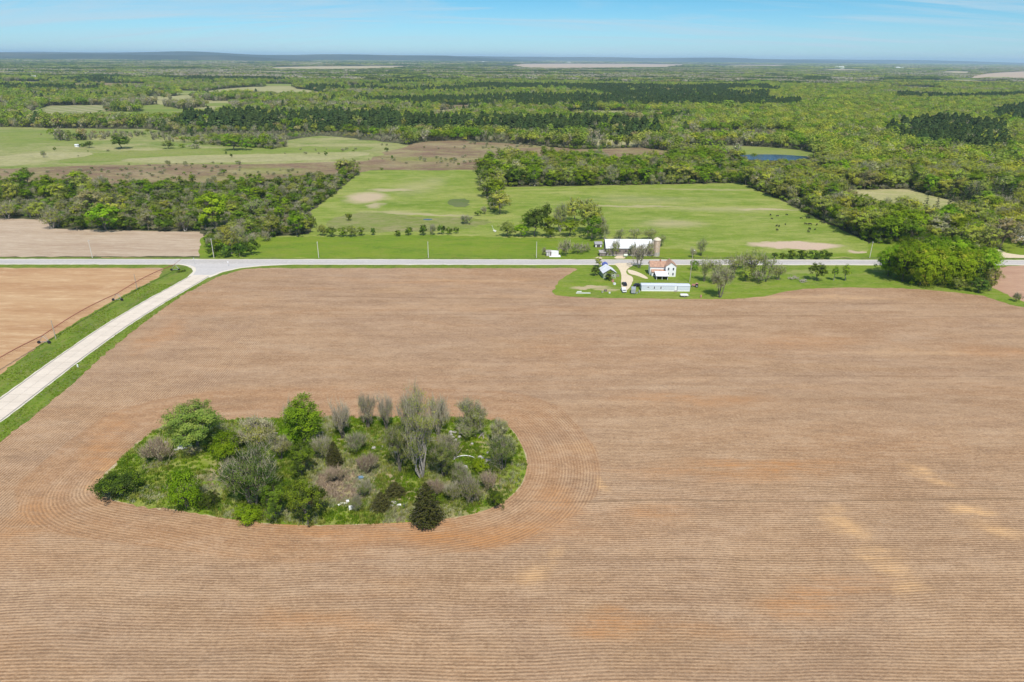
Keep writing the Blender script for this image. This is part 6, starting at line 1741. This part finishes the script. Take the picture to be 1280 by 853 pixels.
# ---- centre-pivot irrigation line parked along the left field
M_RUST = mat_c('rusty_irrigation_pipe', (0.34, 0.13, 0.08), .8, .2)
piv = empty('irrigation_line', (-182.5, 146, 0), 0, 'long rust-red irrigation pipe on wheeled towers along the left field edge', 'irrigation line')
pth = [(-1.0, 0), (-.6, 50), (-.2, 100), (.4, 152), (3.5, 200)]
tw = [G(56, 430), G(150, 372), G(222, 338.5)]
pts_ = [(-182.0, 146.0), (-182.8, 197.0), (-183.2, 246.0), (-181.8, 297.0), (-177.2, 345.0)]
for i in range(len(pts_) - 1):
    a = Vector((pts_[i][0] + 182.5, pts_[i][1] - 146, 3.4)); c = Vector((pts_[i + 1][0] + 182.5, pts_[i + 1][1] - 146, 3.4))
    b = MB(); n_ = 12
    q = [a.lerp(c, j / n_) + Vector((0, 0, 1.1 * math.sin(math.pi * j / n_))) for j in range(n_ + 1)]
    for j in range(n_): b.tube(q[j], q[j + 1], .18, .18, M_RUST, 6)
    sp_ = b.build('span_pipe', piv)
    b = MB()
    for s in (-1, 1):
        w = [a.lerp(c, (j + .5) / n_) + Vector((s * .6, 0, 1.1 * math.sin(math.pi * (j + .5) / n_) - 1.1)) for j in range(n_)]
        for j in range(n_):
            b.tube(q[j], w[j], .028, .028, M_RUST, 4); b.tube(w[j], q[j + 1], .028, .028, M_RUST, 4)
            if j: b.tube(w[j - 1], w[j], .025, .025, M_RUST, 4)
    b.build('truss', sp_)
for i, p in enumerate(pts_[1:]):
    x_, y_ = p[0] + 182.5, p[1] - 146
    b = MB()
    for s in (-1, 1):
        b.tube((x_ + s * 2.0, y_, .8), (x_, y_, 3.4), .06, .06, M_STEEL, 5); b.tube((x_ + s * 2.0, y_, .8), (x_ + s * .2, y_ + 1.2, 3.3), .05, .05, M_STEEL, 5)
    b.tube((x_ - 2.1, y_, .75), (x_ + 2.1, y_, .75), .09, .09, M_STEEL, 6)
    tw_ = b.build('tower', piv)
    for s in (-1, 1):
        b = MB(); b.tube((x_ + s * 2.0, y_ - .18, .62), (x_ + s * 2.0, y_ + .18, .62), .62, .62, M_RUBBER, 16); b.build('wheel', tw_)
b = MB(); e_ = Vector((pts_[-1][0] + 182.5, pts_[-1][1] - 146, 3.5))
b.tube(e_, e_ + Vector((1.0, 7, 1.2)), .09, .06, M_RUST, 6); b.tube(e_ + Vector((0, 0, 1.2)), e_ + Vector((.9, 6, 1.2)), .02, .02, M_TRIM, 4); b.build('end_boom', piv)

# ---- cattle
M_COW = mat_c('black_hide', (.018, .016, .015), .7, .3, 2)
def cow_mesh():
    me = bpy.data.meshes.new('cow'); bm = bmesh.new()
    sk = [((0, 0, 1.05), .36, None), ((.55, 0, 1.05), .38, 0), ((.95, 0, 1.12), .30, 1), ((1.30, 0, 1.28 - .3), .17, 2), ((1.62, 0, .72), .13, 3), ((1.82, 0, .50), .08, 4),
          ((-.5, 0, 1.07), .36, 0), ((-.85, 0, 1.15), .26, 6), ((-1.02, 0, 1.0), .05, 7), ((-1.08, 0, .5), .04, 8)]
    for s in (-1, 1):
        sk += [((.75, s * .22, .75), .15, 1), ((.78, s * .23, .42), .075, None), ((.76, s * .23, .04), .07, None), ((-.72, s * .22, .80), .17, 7), ((-.62, s * .24, .55), .09, None), ((-.76, s * .24, .36), .065, None), ((-.74, s * .24, .04), .065, None), ((1.42, s * .22, 1.0), .05, 3)]
    lay = bm.verts.layers.skin.verify()
    vs = [bm.verts.new(p) for p, r, q in sk]
    for i, (p, r, q) in enumerate(sk):
        if i == 0: continue
        j = q if q is not None else i - 1
        bm.edges.new((vs[j], vs[i]))
    for v, (p, r, q) in zip(vs, sk): v[lay].radius = (r, r)
    vs[0][lay].use_root = True
    bm.to_mesh(me); bm.free()
    o = bpy.data.objects.new('cow_source', me); COL.objects.link(o)
    o.modifiers.new('s', 'SKIN'); m = o.modifiers.new('u', 'SUBSURF'); m.levels = 1; m.render_levels = 1
    dg = bpy.context.evaluated_depsgraph_get(); dg.update()
    m2 = bpy.data.meshes.new_from_object(o.evaluated_get(dg)); m2.name = 'cow'; m2.materials.clear(); m2.materials.append(M_COW)
    m2.polygons.foreach_set('use_smooth', [True] * len(m2.polygons))
    bpy.data.objects.remove(o); return m2
CM = cow_mesh()
cows = [(965, 274.5), (983, 269.5), (981.5, 281.5), (970.5, 283.5), (973.7, 283.8), (971.5, 288.8), (1001.7, 274), (1009.5, 273.8), (1007, 281), (1012.5, 282), (1012, 287.8), (1018.5, 288), (1010.5, 291), (963, 270), (972, 271), (1026, 278.5), (1028.5, 280), (1021, 282)]
for i, (px_, py_) in enumerate(cows):
    g = G(px_, py_); s_ = 1.15 if i in (7, 9, 10) else random.uniform(.75, 1.0)
    o = link('cow', CM, None, (g[0], g[1], .03), random.uniform(0, 6.28)); o.scale = (s_,) * 3
    side = 'left' if px_ < 990 else 'right'
    tag(o, 'black cow grazing in the %s cluster of the herd on the right pasture' % side if i != 7 else 'largest black cow at the upper right of the herd, nearest the hedge', 'cow', 'black cattle in the %s cluster of the herd' % side)

# ================================================================== planting round the farm and in the pasture
def stand(kind, px, py, hp, wp, label, cat='tree', group=None, lod=1, seed=0, name=None):
    g = G(px, py); W = wp * mpp(px, py); th = math.atan((py - 426.5) / 853.3) + PITCH
    h = max((hp * mpp(px, py) - .3 * W * math.sin(th)) / math.cos(th), 1.0)
    pr, H0 = get_proto(kind, lod, seed); k = (MIDK.get(kind) if lod else NEARK.get(kind)) or {'Rr': 2.9}
    s = h / H0
    return plant(kind, lod, g[0], g[1], h, (W / 2 / k['Rr']) / s, label, cat, group, name=name or {'tree': 'tree', 'bush': 'bush', 'conifer': 'pine_tree'}[cat], seed=seed)
# grove at the right end of the yard
GG = 'grove of bright green trees beside the road'
for (px_, py_, hp_, wp_, kd_, lb) in [
    (1110, 345, 42, 40, 'grove', 'bright green tree at the left tip of the roadside grove'),
    (1128, 352, 54, 46, 'grove', 'second bright green tree from the left in the roadside grove, on its near side'),
    (1132, 336, 44, 44, 'grove', 'tall bright tree at the back left of the roadside grove, right against the road'),
    (1150, 357, 56, 44, 'grove', 'bright green tree in the front middle-left of the roadside grove'),
    (1160, 338, 50, 50, 'grove', 'highest bright green tree in the back middle of the roadside grove'),
    (1172, 356, 54, 46, 'grove', 'bright green tree in the very middle of the grove front'),
    (1190, 340, 48, 48, 'grove', 'broad bright tree in the back right of the roadside grove'),
    (1196, 357, 50, 44, 'grove', 'bright green tree right of the middle in the grove front'),
    (1212, 345, 44, 44, 'grove', 'bright green tree near the right end of the roadside grove, behind'),
    (1214, 358, 40, 40, 'dark', 'darker green tree at the right front of the roadside grove'),
    (1228, 350, 44, 40, 'grove', 'last bright green tree at the right end of the roadside grove'),
    (1236, 364, 32, 26, 'olive', 'olive rounded small tree at the lower right corner of the roadside grove'),
    (1222, 366, 22, 26, 'dark', 'low dark green tree at the lower right foot of the grove'),
    (1196, 362, 18, 22, 'olive', 'small olive bush-like tree at the front foot of the grove')]:
    stand(kd_, px_, py_, hp_, wp_, lb, 'tree', GG, seed=px_ % 2)
stand('greybush', 1270, 377, 12, 16, 'dark spiky bush at the far right field edge', 'bush')
# roadside row right of farmhouse
GR_ = 'half-bare trees and bushes right of the farmhouse'
for (px_, py_, hp_, wp_, kd_, lb, ct, ld) in [
    (880, 352, 34, 22, 'thin', 'thin half-bare tree right of the yard pole', 'tree', 1), (893, 355, 34, 26, 'thin', 'olive half-bare tree left of the dark shrub', 'tree', 1),
    (900, 372, 44, 34, 'budding', 'grey-green tree standing alone nearest the field, right of the mobile home', 'tree', 0), (915, 350, 36, 30, 'thin', 'leafless tree behind the lone grey-green tree', 'tree', 1),
    (932, 352, 20, 18, 'yellow', 'small bright yellow-green bush in the middle of the row', 'bush', 1), (938, 348, 40, 40, 'thin', 'largest bare tree overlapping the road', 'tree', 1),
    (956, 352, 36, 30, 'thin', 'bare brown tree leaning right over the stone heap', 'tree', 1), (948, 353, 16, 30, 'greybush', 'grey brush at the foot of the leaning bare tree', 'bush', 1),
    (972, 350, 22, 24, 'thin', 'thin tree beside the pile of grey branches', 'tree', 1), (1020, 351, 26, 26, 'dark', 'rounded green bush right of the pile of grey branches', 'bush', 1),
    (1042, 351, 20, 10, 'poplar', 'left one of the two narrow bushes before the grove', 'bush', 1), (1056, 351, 22, 13, 'poplar', 'right one of the two narrow bushes before the grove', 'bush', 1),
    (868, 338, 14, 14, 'bush', 'green bush by the road behind the yard pole', 'bush', 1), (926, 336, 16, 26, 'greybush', 'dark twiggy bush on the road edge', 'bush', 1)]:
    stand(kd_, px_, py_, hp_, wp_, lb, ct, GR_, ld)
logs(990, 349, 8, 5, 'grey cut branch in the brush pile right of the bare trees', 'cut branches in the roadside brush pile', 9)
logs(1003, 352, 7, 4.5, 'grey branch at the right end of the roadside brush pile', 'branches at the right end of the roadside pile', 10)
# about the buildings
for (px_, py_, hp_, wp_, kd_, lb, ct) in [
    (799, 335, 34, 26, 'barebig', 'leafless dark tree between the road and the farmhouse', 'tree'), (795, 321, 17, 30, 'greybush', 'leafless brush against the middle of the barn wall', 'bush'),
    (769, 320, 20, 16, 'greybush', 'leafless brush at the left of the barn wall', 'bush'), (760, 320, 12, 12, 'greybush', 'twiggy bush at the left corner of the barn', 'bush'),
    (812, 321, 20, 16, 'greybush', 'leafless brush between barn and silo', 'bush'), (748, 334, 14, 11, 'yellow', 'yellow-green bush at the back corner of the white-roofed shed', 'bush'),
    (744, 345, 14, 14, 'dark', 'dark green bush against the left side of the shed', 'bush'), (762, 351, 15, 14, 'green', 'green bush in front of the shed doorway', 'bush'),
    (707, 320, 20, 20, 'greybush', 'purplish bare bush right of the white container', 'bush'), (722, 317, 14, 26, 'greybush', 'grey bush heap left of the dark hut', 'bush'),
    (733, 315, 10, 14, 'greybush', 'pale leafless bush near the dark hut', 'bush'), (680, 319, 10, 8, 'greybush', 'small brown bush left of the grey hut', 'bush'),
    (865, 322, 12, 10, 'greybush', 'small bush by the roadside right of the silo', 'bush'), (876, 320, 24, 18, 'thin', 'thin grey tree on the pasture edge right of the silo', 'tree'),
    (812, 300, 16, 26, 'thin', 'grey-green tree behind the barn by the silo', 'tree'), (793, 300, 16, 24, 'thin', 'second grey tree behind the barn roof', 'tree'), (826, 308, 16, 16, 'thin', 'thin tree right of the silo cap', 'tree'),
    (775, 299, 14, 20, 'thin', 'grey tree behind the left half of the barn roof', 'tree'),
    (1224, 321, 10, 10, 'dark', 'dark bush behind the right end of the grove', 'bush')]:
    stand(kd_, px_, py_, hp_, wp_, lb, ct, seed=px_ % 2)
GW_ = 'trees behind the roadside grove'
for (px_, py_, hp_, wp_, kd_, lb) in [(1116, 290, 38, 48, 'bright', 'large bright green tree behind the left end of the grove'), (1175, 296, 32, 48, 'pale', 'wide pale blossoming tree directly behind the middle of the grove'), (1128, 298, 26, 34, 'pale', 'pale grey-white tree between the large bright green one and the grove'),
    (1250, 312, 44, 54, 'rust', 'huge tan-leafed tree beside the far driveway at the right edge'), (1278, 306, 34, 40, 'pale', 'pale tree at the right picture edge over the white house'), (1222, 308, 34, 36, 'green', 'green tree just behind the right end of the grove'),
    (1205, 300, 26, 20, 'rust', 'narrow rusty brown tree behind the grove'), (1266, 290, 32, 40, 'olive', 'olive tree farther back at the right edge'), (1095, 296, 30, 34, 'green', 'leafy tree where the slanting hedge meets the road'), (1088, 290, 30, 32, 'olive', 'olive tree near the lower end of the slanting hedge')]:
    stand(kd_, px_, py_, hp_, wp_, lb, 'tree', GW_, seed=px_ % 2)
# roadside dark hedge bushes
for i, (px_, w_) in enumerate([(968, 8), (978, 8), (990, 15), (1003, 16), (1017, 16), (1030, 16)]):
    stand('darkbush', px_, 323.2, 12 if w_ > 10 else 8, w_ * 1.15, '%s dark clipped-looking bush in the roadside row, %s from the left' % ('rounded' if w_ > 10 else 'small', ['first', 'second', 'third', 'fourth', 'fifth', 'last'][i]), 'bush', 'dark bushes in a row below the bare patch')
# row of bushes between grass strip and pasture
for i, (px_, py_, hp_, wp_, kd_) in enumerate([(403, 295, 16, 16, 'olive'), (415, 296, 14, 16, 'dark'), (428, 296, 14, 16, 'green'), (440, 296, 16, 18, 'olive'), (452, 295, 13, 12, 'green'), (466, 294, 10, 9, 'darkbush'), (498, 295, 8, 12, 'darkbush'), (512, 294, 11, 13, 'darkbush'),
                                         (530, 294, 14, 14, 'darkbush'), (541, 294, 14, 14, 'greybush'), (551, 293, 13, 12, 'darkbush'), (561, 293, 10, 10, 'darkbush'), (570, 292, 9, 8, 'darkbush'), (582, 280, 12, 22, 'greybush'), (598, 270, 7, 10, 'darkbush'), (436, 276, 10, 10, 'bush'), (390, 285, 16, 16, 'bush')]):
    stand(kd_, px_, py_, hp_, wp_, ['olive', 'dark green', 'leafy green', 'olive', 'leafy', 'small dark', 'low round dark', 'round dark', 'dark', 'grey twiggy', 'dark narrow', 'small dark', 'smallest dark', 'grey spreading', 'tiny dark', 'lone green', 'loose green'][i]
          + ' bush in the row below the pasture, number %s from the left' % ['one', 'two', 'three', 'four', 'five', 'six', 'seven', 'eight', 'nine', 'ten', 'eleven', 'twelve', 'thirteen', 'set back', 'by the hedge', 'in the wet strip', 'by the wood'][i] if i < 13 else
          ['grey spreading bush set back by the puddle', 'tiny dark bush by the foot of the narrow hedge', 'lone green bush in the wet strip of the pasture', 'loose green bush at the wood corner'][i - 13], 'bush', 'bushes between grass strip and pasture')
# clump of trees in the pasture, left of the barn
GC_ = 'clump of trees in the pasture left of the barn'
for (px_, py_, hp_, wp_, kd_, lb) in [(634, 296, 22, 26, 'olive', 'rounded olive tree at the left end of the pasture clump'), (652, 296, 18, 24, 'bright', 'low bright green tree second from the left in the pasture clump'), (668, 296, 40, 34, 'dark', 'dark green tree in the left part of the pasture clump'),
    (682, 284, 32, 18, 'dark', 'narrow dark tree rising at the back of the pasture clump'), (688, 297, 30, 28, 'green', 'mid-green tree in the middle front of the pasture clump'), (700, 290, 38, 22, 'grey', 'bare grey tree standing above the pasture clump'),
    (712, 296, 24, 28, 'bright', 'low bright tree right of the middle of the pasture clump'), (716, 278, 34, 34, 'olive', 'olive spreading tree at the upper right of the pasture clump'), (735, 292, 46, 38, 'mid', 'tallest tree of the pasture clump, olive and slightly apart on the right'),
    (740, 300, 34, 32, 'green', 'green tree nearest the dark hut in the pasture clump'), (750, 296, 26, 20, 'grey', 'leafless thin tree right edge of the pasture clump'), (660, 284, 20, 24, 'green', 'small green tree at the back left of the pasture clump'),
    (756, 300, 22, 14, 'grey', 'thin grey tree just left of the barn roof')]:
    stand({'mid': 'olive'}.get(kd_, kd_), px_, py_, hp_, wp_, lb, 'tree', GC_, seed=px_ % 2)
stand('olive', 625, 268, 32, 32, 'lone round yellow-topped tree at the lower end of the narrow hedge', 'tree', seed=1)
stand('greybush', 605, 268, 10, 10, 'grey bush left of the lone round tree', 'bush')
# the wood edge beside the stubble field: the big ones
for (px_, py_, hp_, wp_, kd_, lb) in [(268, 292, 56, 52, 'bright', 'huge bright green tree at the right corner of the left stubble field'), (134, 289, 38, 46, 'bright', 'wide bright green tree in the middle of the stubble field edge'), (48, 274, 24, 24, 'yellow', 'round yellow-green tree left at the wood edge'),
    (186, 288, 28, 26, 'pale', 'pale whitish budding tree between the two bright green ones'), (66, 286, 28, 30, 'grey', 'grey many-stemmed tree at the inner corner of the stubble field'), (118, 272, 38, 46, 'rust', 'rusty yellow rounded tree behind the wide bright green one'),
    (148, 272, 34, 40, 'yellow', 'yellow-green rounded tree behind the wide bright green one'), (290, 318, 38, 26, 'olive', 'olive tree in the brush clump at the junction'), (302, 312, 32, 22, 'grey', 'bare tree in the brush clump at the junction'),
    (206, 289, 20, 24, 'dark', 'low dark tree right of the pale budding one'), (232, 289, 22, 28, 'grey', 'grey tree left of the huge bright one'), (340, 296, 30, 34, 'olive', 'olive rounded tree right of the brush clump'), (372, 296, 34, 26, 'bright', 'bright narrow tree left of the bush row'),
    (10, 274, 24, 30, 'grey', 'greyish tree at the far left wood edge'), (96, 288, 22, 28, 'dark', 'dark low tree between the grey stems and the wide bright tree'), (320, 270, 22, 30, 'grey', 'grey tree behind the brush clump'), (160, 288, 18, 26, 'dark', 'small dark tree at the right foot of the wide bright one')]:
    stand(kd_, px_, py_, hp_, wp_, lb, 'tree', seed=px_ % 2)
for (px_, py_, hp_, wp_, kd_, lb) in [(266, 321, 14, 18, 'darkbush', 'dark bush at the foot of the junction utility pole'), (282, 321, 20, 24, 'darkbush', 'large dark bush in the middle of the brush clump'), (300, 321, 20, 26, 'darkbush', 'dark bush right of the middle of the brush clump'),
    (316, 319, 20, 22, 'darkbush', 'dark bush at the right end of the brush clump'), (262, 309, 12, 14, 'greybush', 'pale brown bush behind the junction pole'), (332, 302, 14, 18, 'greybush', 'purplish grey bush at the corner of the bright grass'), (276, 308, 16, 18, 'greybush', 'brown leafless bush at the back of the brush clump'),
    (314, 304, 12, 18, 'greybush', 'tan leafless bush at the back right of the brush clump'), (226, 340, 3.5, 12, 'darkbush', 'low weeds at the wheels of the irrigation line')]:
    stand(kd_, px_, py_, hp_, wp_, lb, 'bush', 'bushes of the brush clump at the junction')
# meadow trees in the upper left
for (px_, py_, hp_, wp_, kd_, lb, ct) in [(152, 186, 19, 30, 'dark', 'big dark green tree standing alone in the upper left meadow', 'tree'), (293, 188, 19, 30, 'bright', 'bright green tree pair alone right of the upper left meadow', 'tree'), (308, 188, 16, 18, 'green', 'darker green tree touching the bright one in the meadow', 'tree'),
    (112, 185, 9, 12, 'dark', 'small dark tree beside the white hut in the meadow', 'tree'), (104, 184, 5, 12, 'darkbush', 'dark low bush beside the white hut', 'bush'), (55, 197, 9, 8, 'grey', 'thin lone tree on the left meadow', 'tree'), (69, 189, 5, 4, 'darkbush', 'small dark lone bush on the left meadow', 'bush'),
    (211, 208, 8, 8, 'grey', 'small lone bare tree at the marsh edge', 'tree'), (232, 208, 7, 8, 'grey', 'second small bare tree at the marsh edge', 'tree'), (283, 193, 4, 4, 'darkbush', 'tiny dark shrub below the bright meadow tree, left of two', 'bush'), (289, 197, 5, 4, 'darkbush', 'tiny dark shrub below the bright meadow tree, right of two', 'bush'),
    (210, 186, 12, 18, 'olive', 'olive rounded tree right of the big dark meadow tree', 'tree'), (228, 185, 6, 10, 'green', 'small green tree right of the olive meadow tree', 'tree'), (243, 186, 6, 20, 'greybush', 'grey low thicket in the meadow', 'bush'), (408, 195, 5, 5, 'darkbush', 'dark lone bush in the scrubby meadow', 'bush'),
    (437, 168, 14, 14, 'green', 'round green tree before the pine row', 'tree'), (455, 170, 14, 16, 'dark', 'dark round tree before the pine row', 'tree'), (467, 170, 12, 16, 'bright', 'bright round tree before the pine row', 'tree'),
    (110, 190, 2, 2, 'darkbush', 'speck of a bush in the left meadow', 'bush'), (483, 190, 6, 6, 'darkbush', 'dark bush at the right end of the meadow', 'bush'), (490, 199, 5, 5, 'darkbush', 'dark bush below the right end of the meadow', 'bush')]:
    stand(kd_, px_, py_, hp_, wp_, lb, ct)
# ---- distant buildings
def far_house(px, py, w, h, wall, roof, label, rz=0.0, name='distant_house', cat='building', L=None):
    g = G(px, py); r = empty(name, (g[0], g[1], 0), rz, label, cat)
    d = w * .6; gable(r, 0, d / 2, w, d, h, w * .18, wall, roof, 'x', .4)
    if w < 60:
        for q in (-.25, .25): window(r, (w * q, -.02, h * .5), w * .1, h * .35, 'y')
g_ = M_SIDING
far_house(96, 184, 4.5, 2.2, g_, M_ROOFW, 'little white hut in the upper left meadow', 0)
far_house(509, 170, 14, 4, M_BARN, mat_c('grey_green_roof', (.42, .48, .44), .6), 'house with grey-green roof at the pine row behind the brown marsh')
far_house(715, 173, 12, 5, mat_c('tan_wall', (.55, .45, .30), .7), mat_c('yellow_tan_roof', (.70, .60, .38), .7), 'tan house with a yellowish roof among the trees beyond the tree belt')
far_house(451, 141, 16, 6, g_, mat_c('pale_tan_roof', (.55, .50, .42), .7), 'pale tan-roofed house in the woods behind the pine row')
far_house(830, 140, 8, 7, g_, M_ROOFW, 'tiny white house in the right middle woods')
far_house(1190, 293, 8, 3.6, g_, M_SHEET, 'pale roof of a house showing through trees behind the roadside grove', .3)
far_house(1274, 301, 6, 2.4, g_, M_ROOFW, 'white house in the trees at the right edge near the road', .1)
for i, (px_, py_, w_, lb) in enumerate([(592, 78.5, 50, 'farm'), (604, 78.5, 60, 'farm2'), (711, 79.5, 70, 'lone white barn in the far tan field'), (1010, 90, 28, 'red'), (1047, 86, 60, 'left'), (1052, 86.3, 70, 'right'), (1123, 86.5, 60, 'left2'), (1128, 87, 50, 'right2'),
                                    (1203, 104, 22, 'a'), (1190, 105, 18, 'b'), (1180, 94, 34, 'c'), (60, 106, 30, 'w1'), (44, 100, 40, 'w2')]):
    labs = {'farm2': 'second distant white farm building on the horizon, right of its neighbour', 'farm': 'distant white farm building on the horizon left of the far tan field', 'red': 'distant reddish barn among far right woods', 'left': 'left one of two white sheds near the right horizon', 'right': 'right one of two white sheds near the right horizon',
            'left2': 'left white shed of the far pair farther right', 'right2': 'right white shed of the far pair farther right', 'a': 'white building in the far right settlement, lower right', 'b': 'white building in the far right settlement, lower left', 'c': 'white building in the far right settlement, upper one',
            'w1': 'white farm building beside the upper left lake', 'w2': 'white farm building above the upper left lake'}
    wl = P_PINK if lb == 'red' else g_
    far_house(px_, py_, w_, w_ * .22, wl, M_ROOFW if lb != 'red' else P_PINK, labs.get(lb, lb), 0, 'distant_barn')
# ================================================================== haze
t = NT('haze')
pv = t.n('ShaderNodeVolumePrincipled')
pv.inputs['Color'].default_value = (0.55, 0.77, 1.0, 1)
pv.inputs['Density'].default_value = HAZE_D
pv.inputs['Anisotropy'].default_value = 0.0
t.l(pv.outputs[0], t.out.inputs['Volume'])
b = MB(); b.box((0, 0, (HAZE_TOP - 1.0) / 2), (2 * GROUND_R + 2000, 2 * GROUND_R + 2000, HAZE_TOP + 1.0), t.m)
hz = b.build('haze'); hz['kind'] = 'stuff'; hz['label'] = 'thin blue haze over the far land'
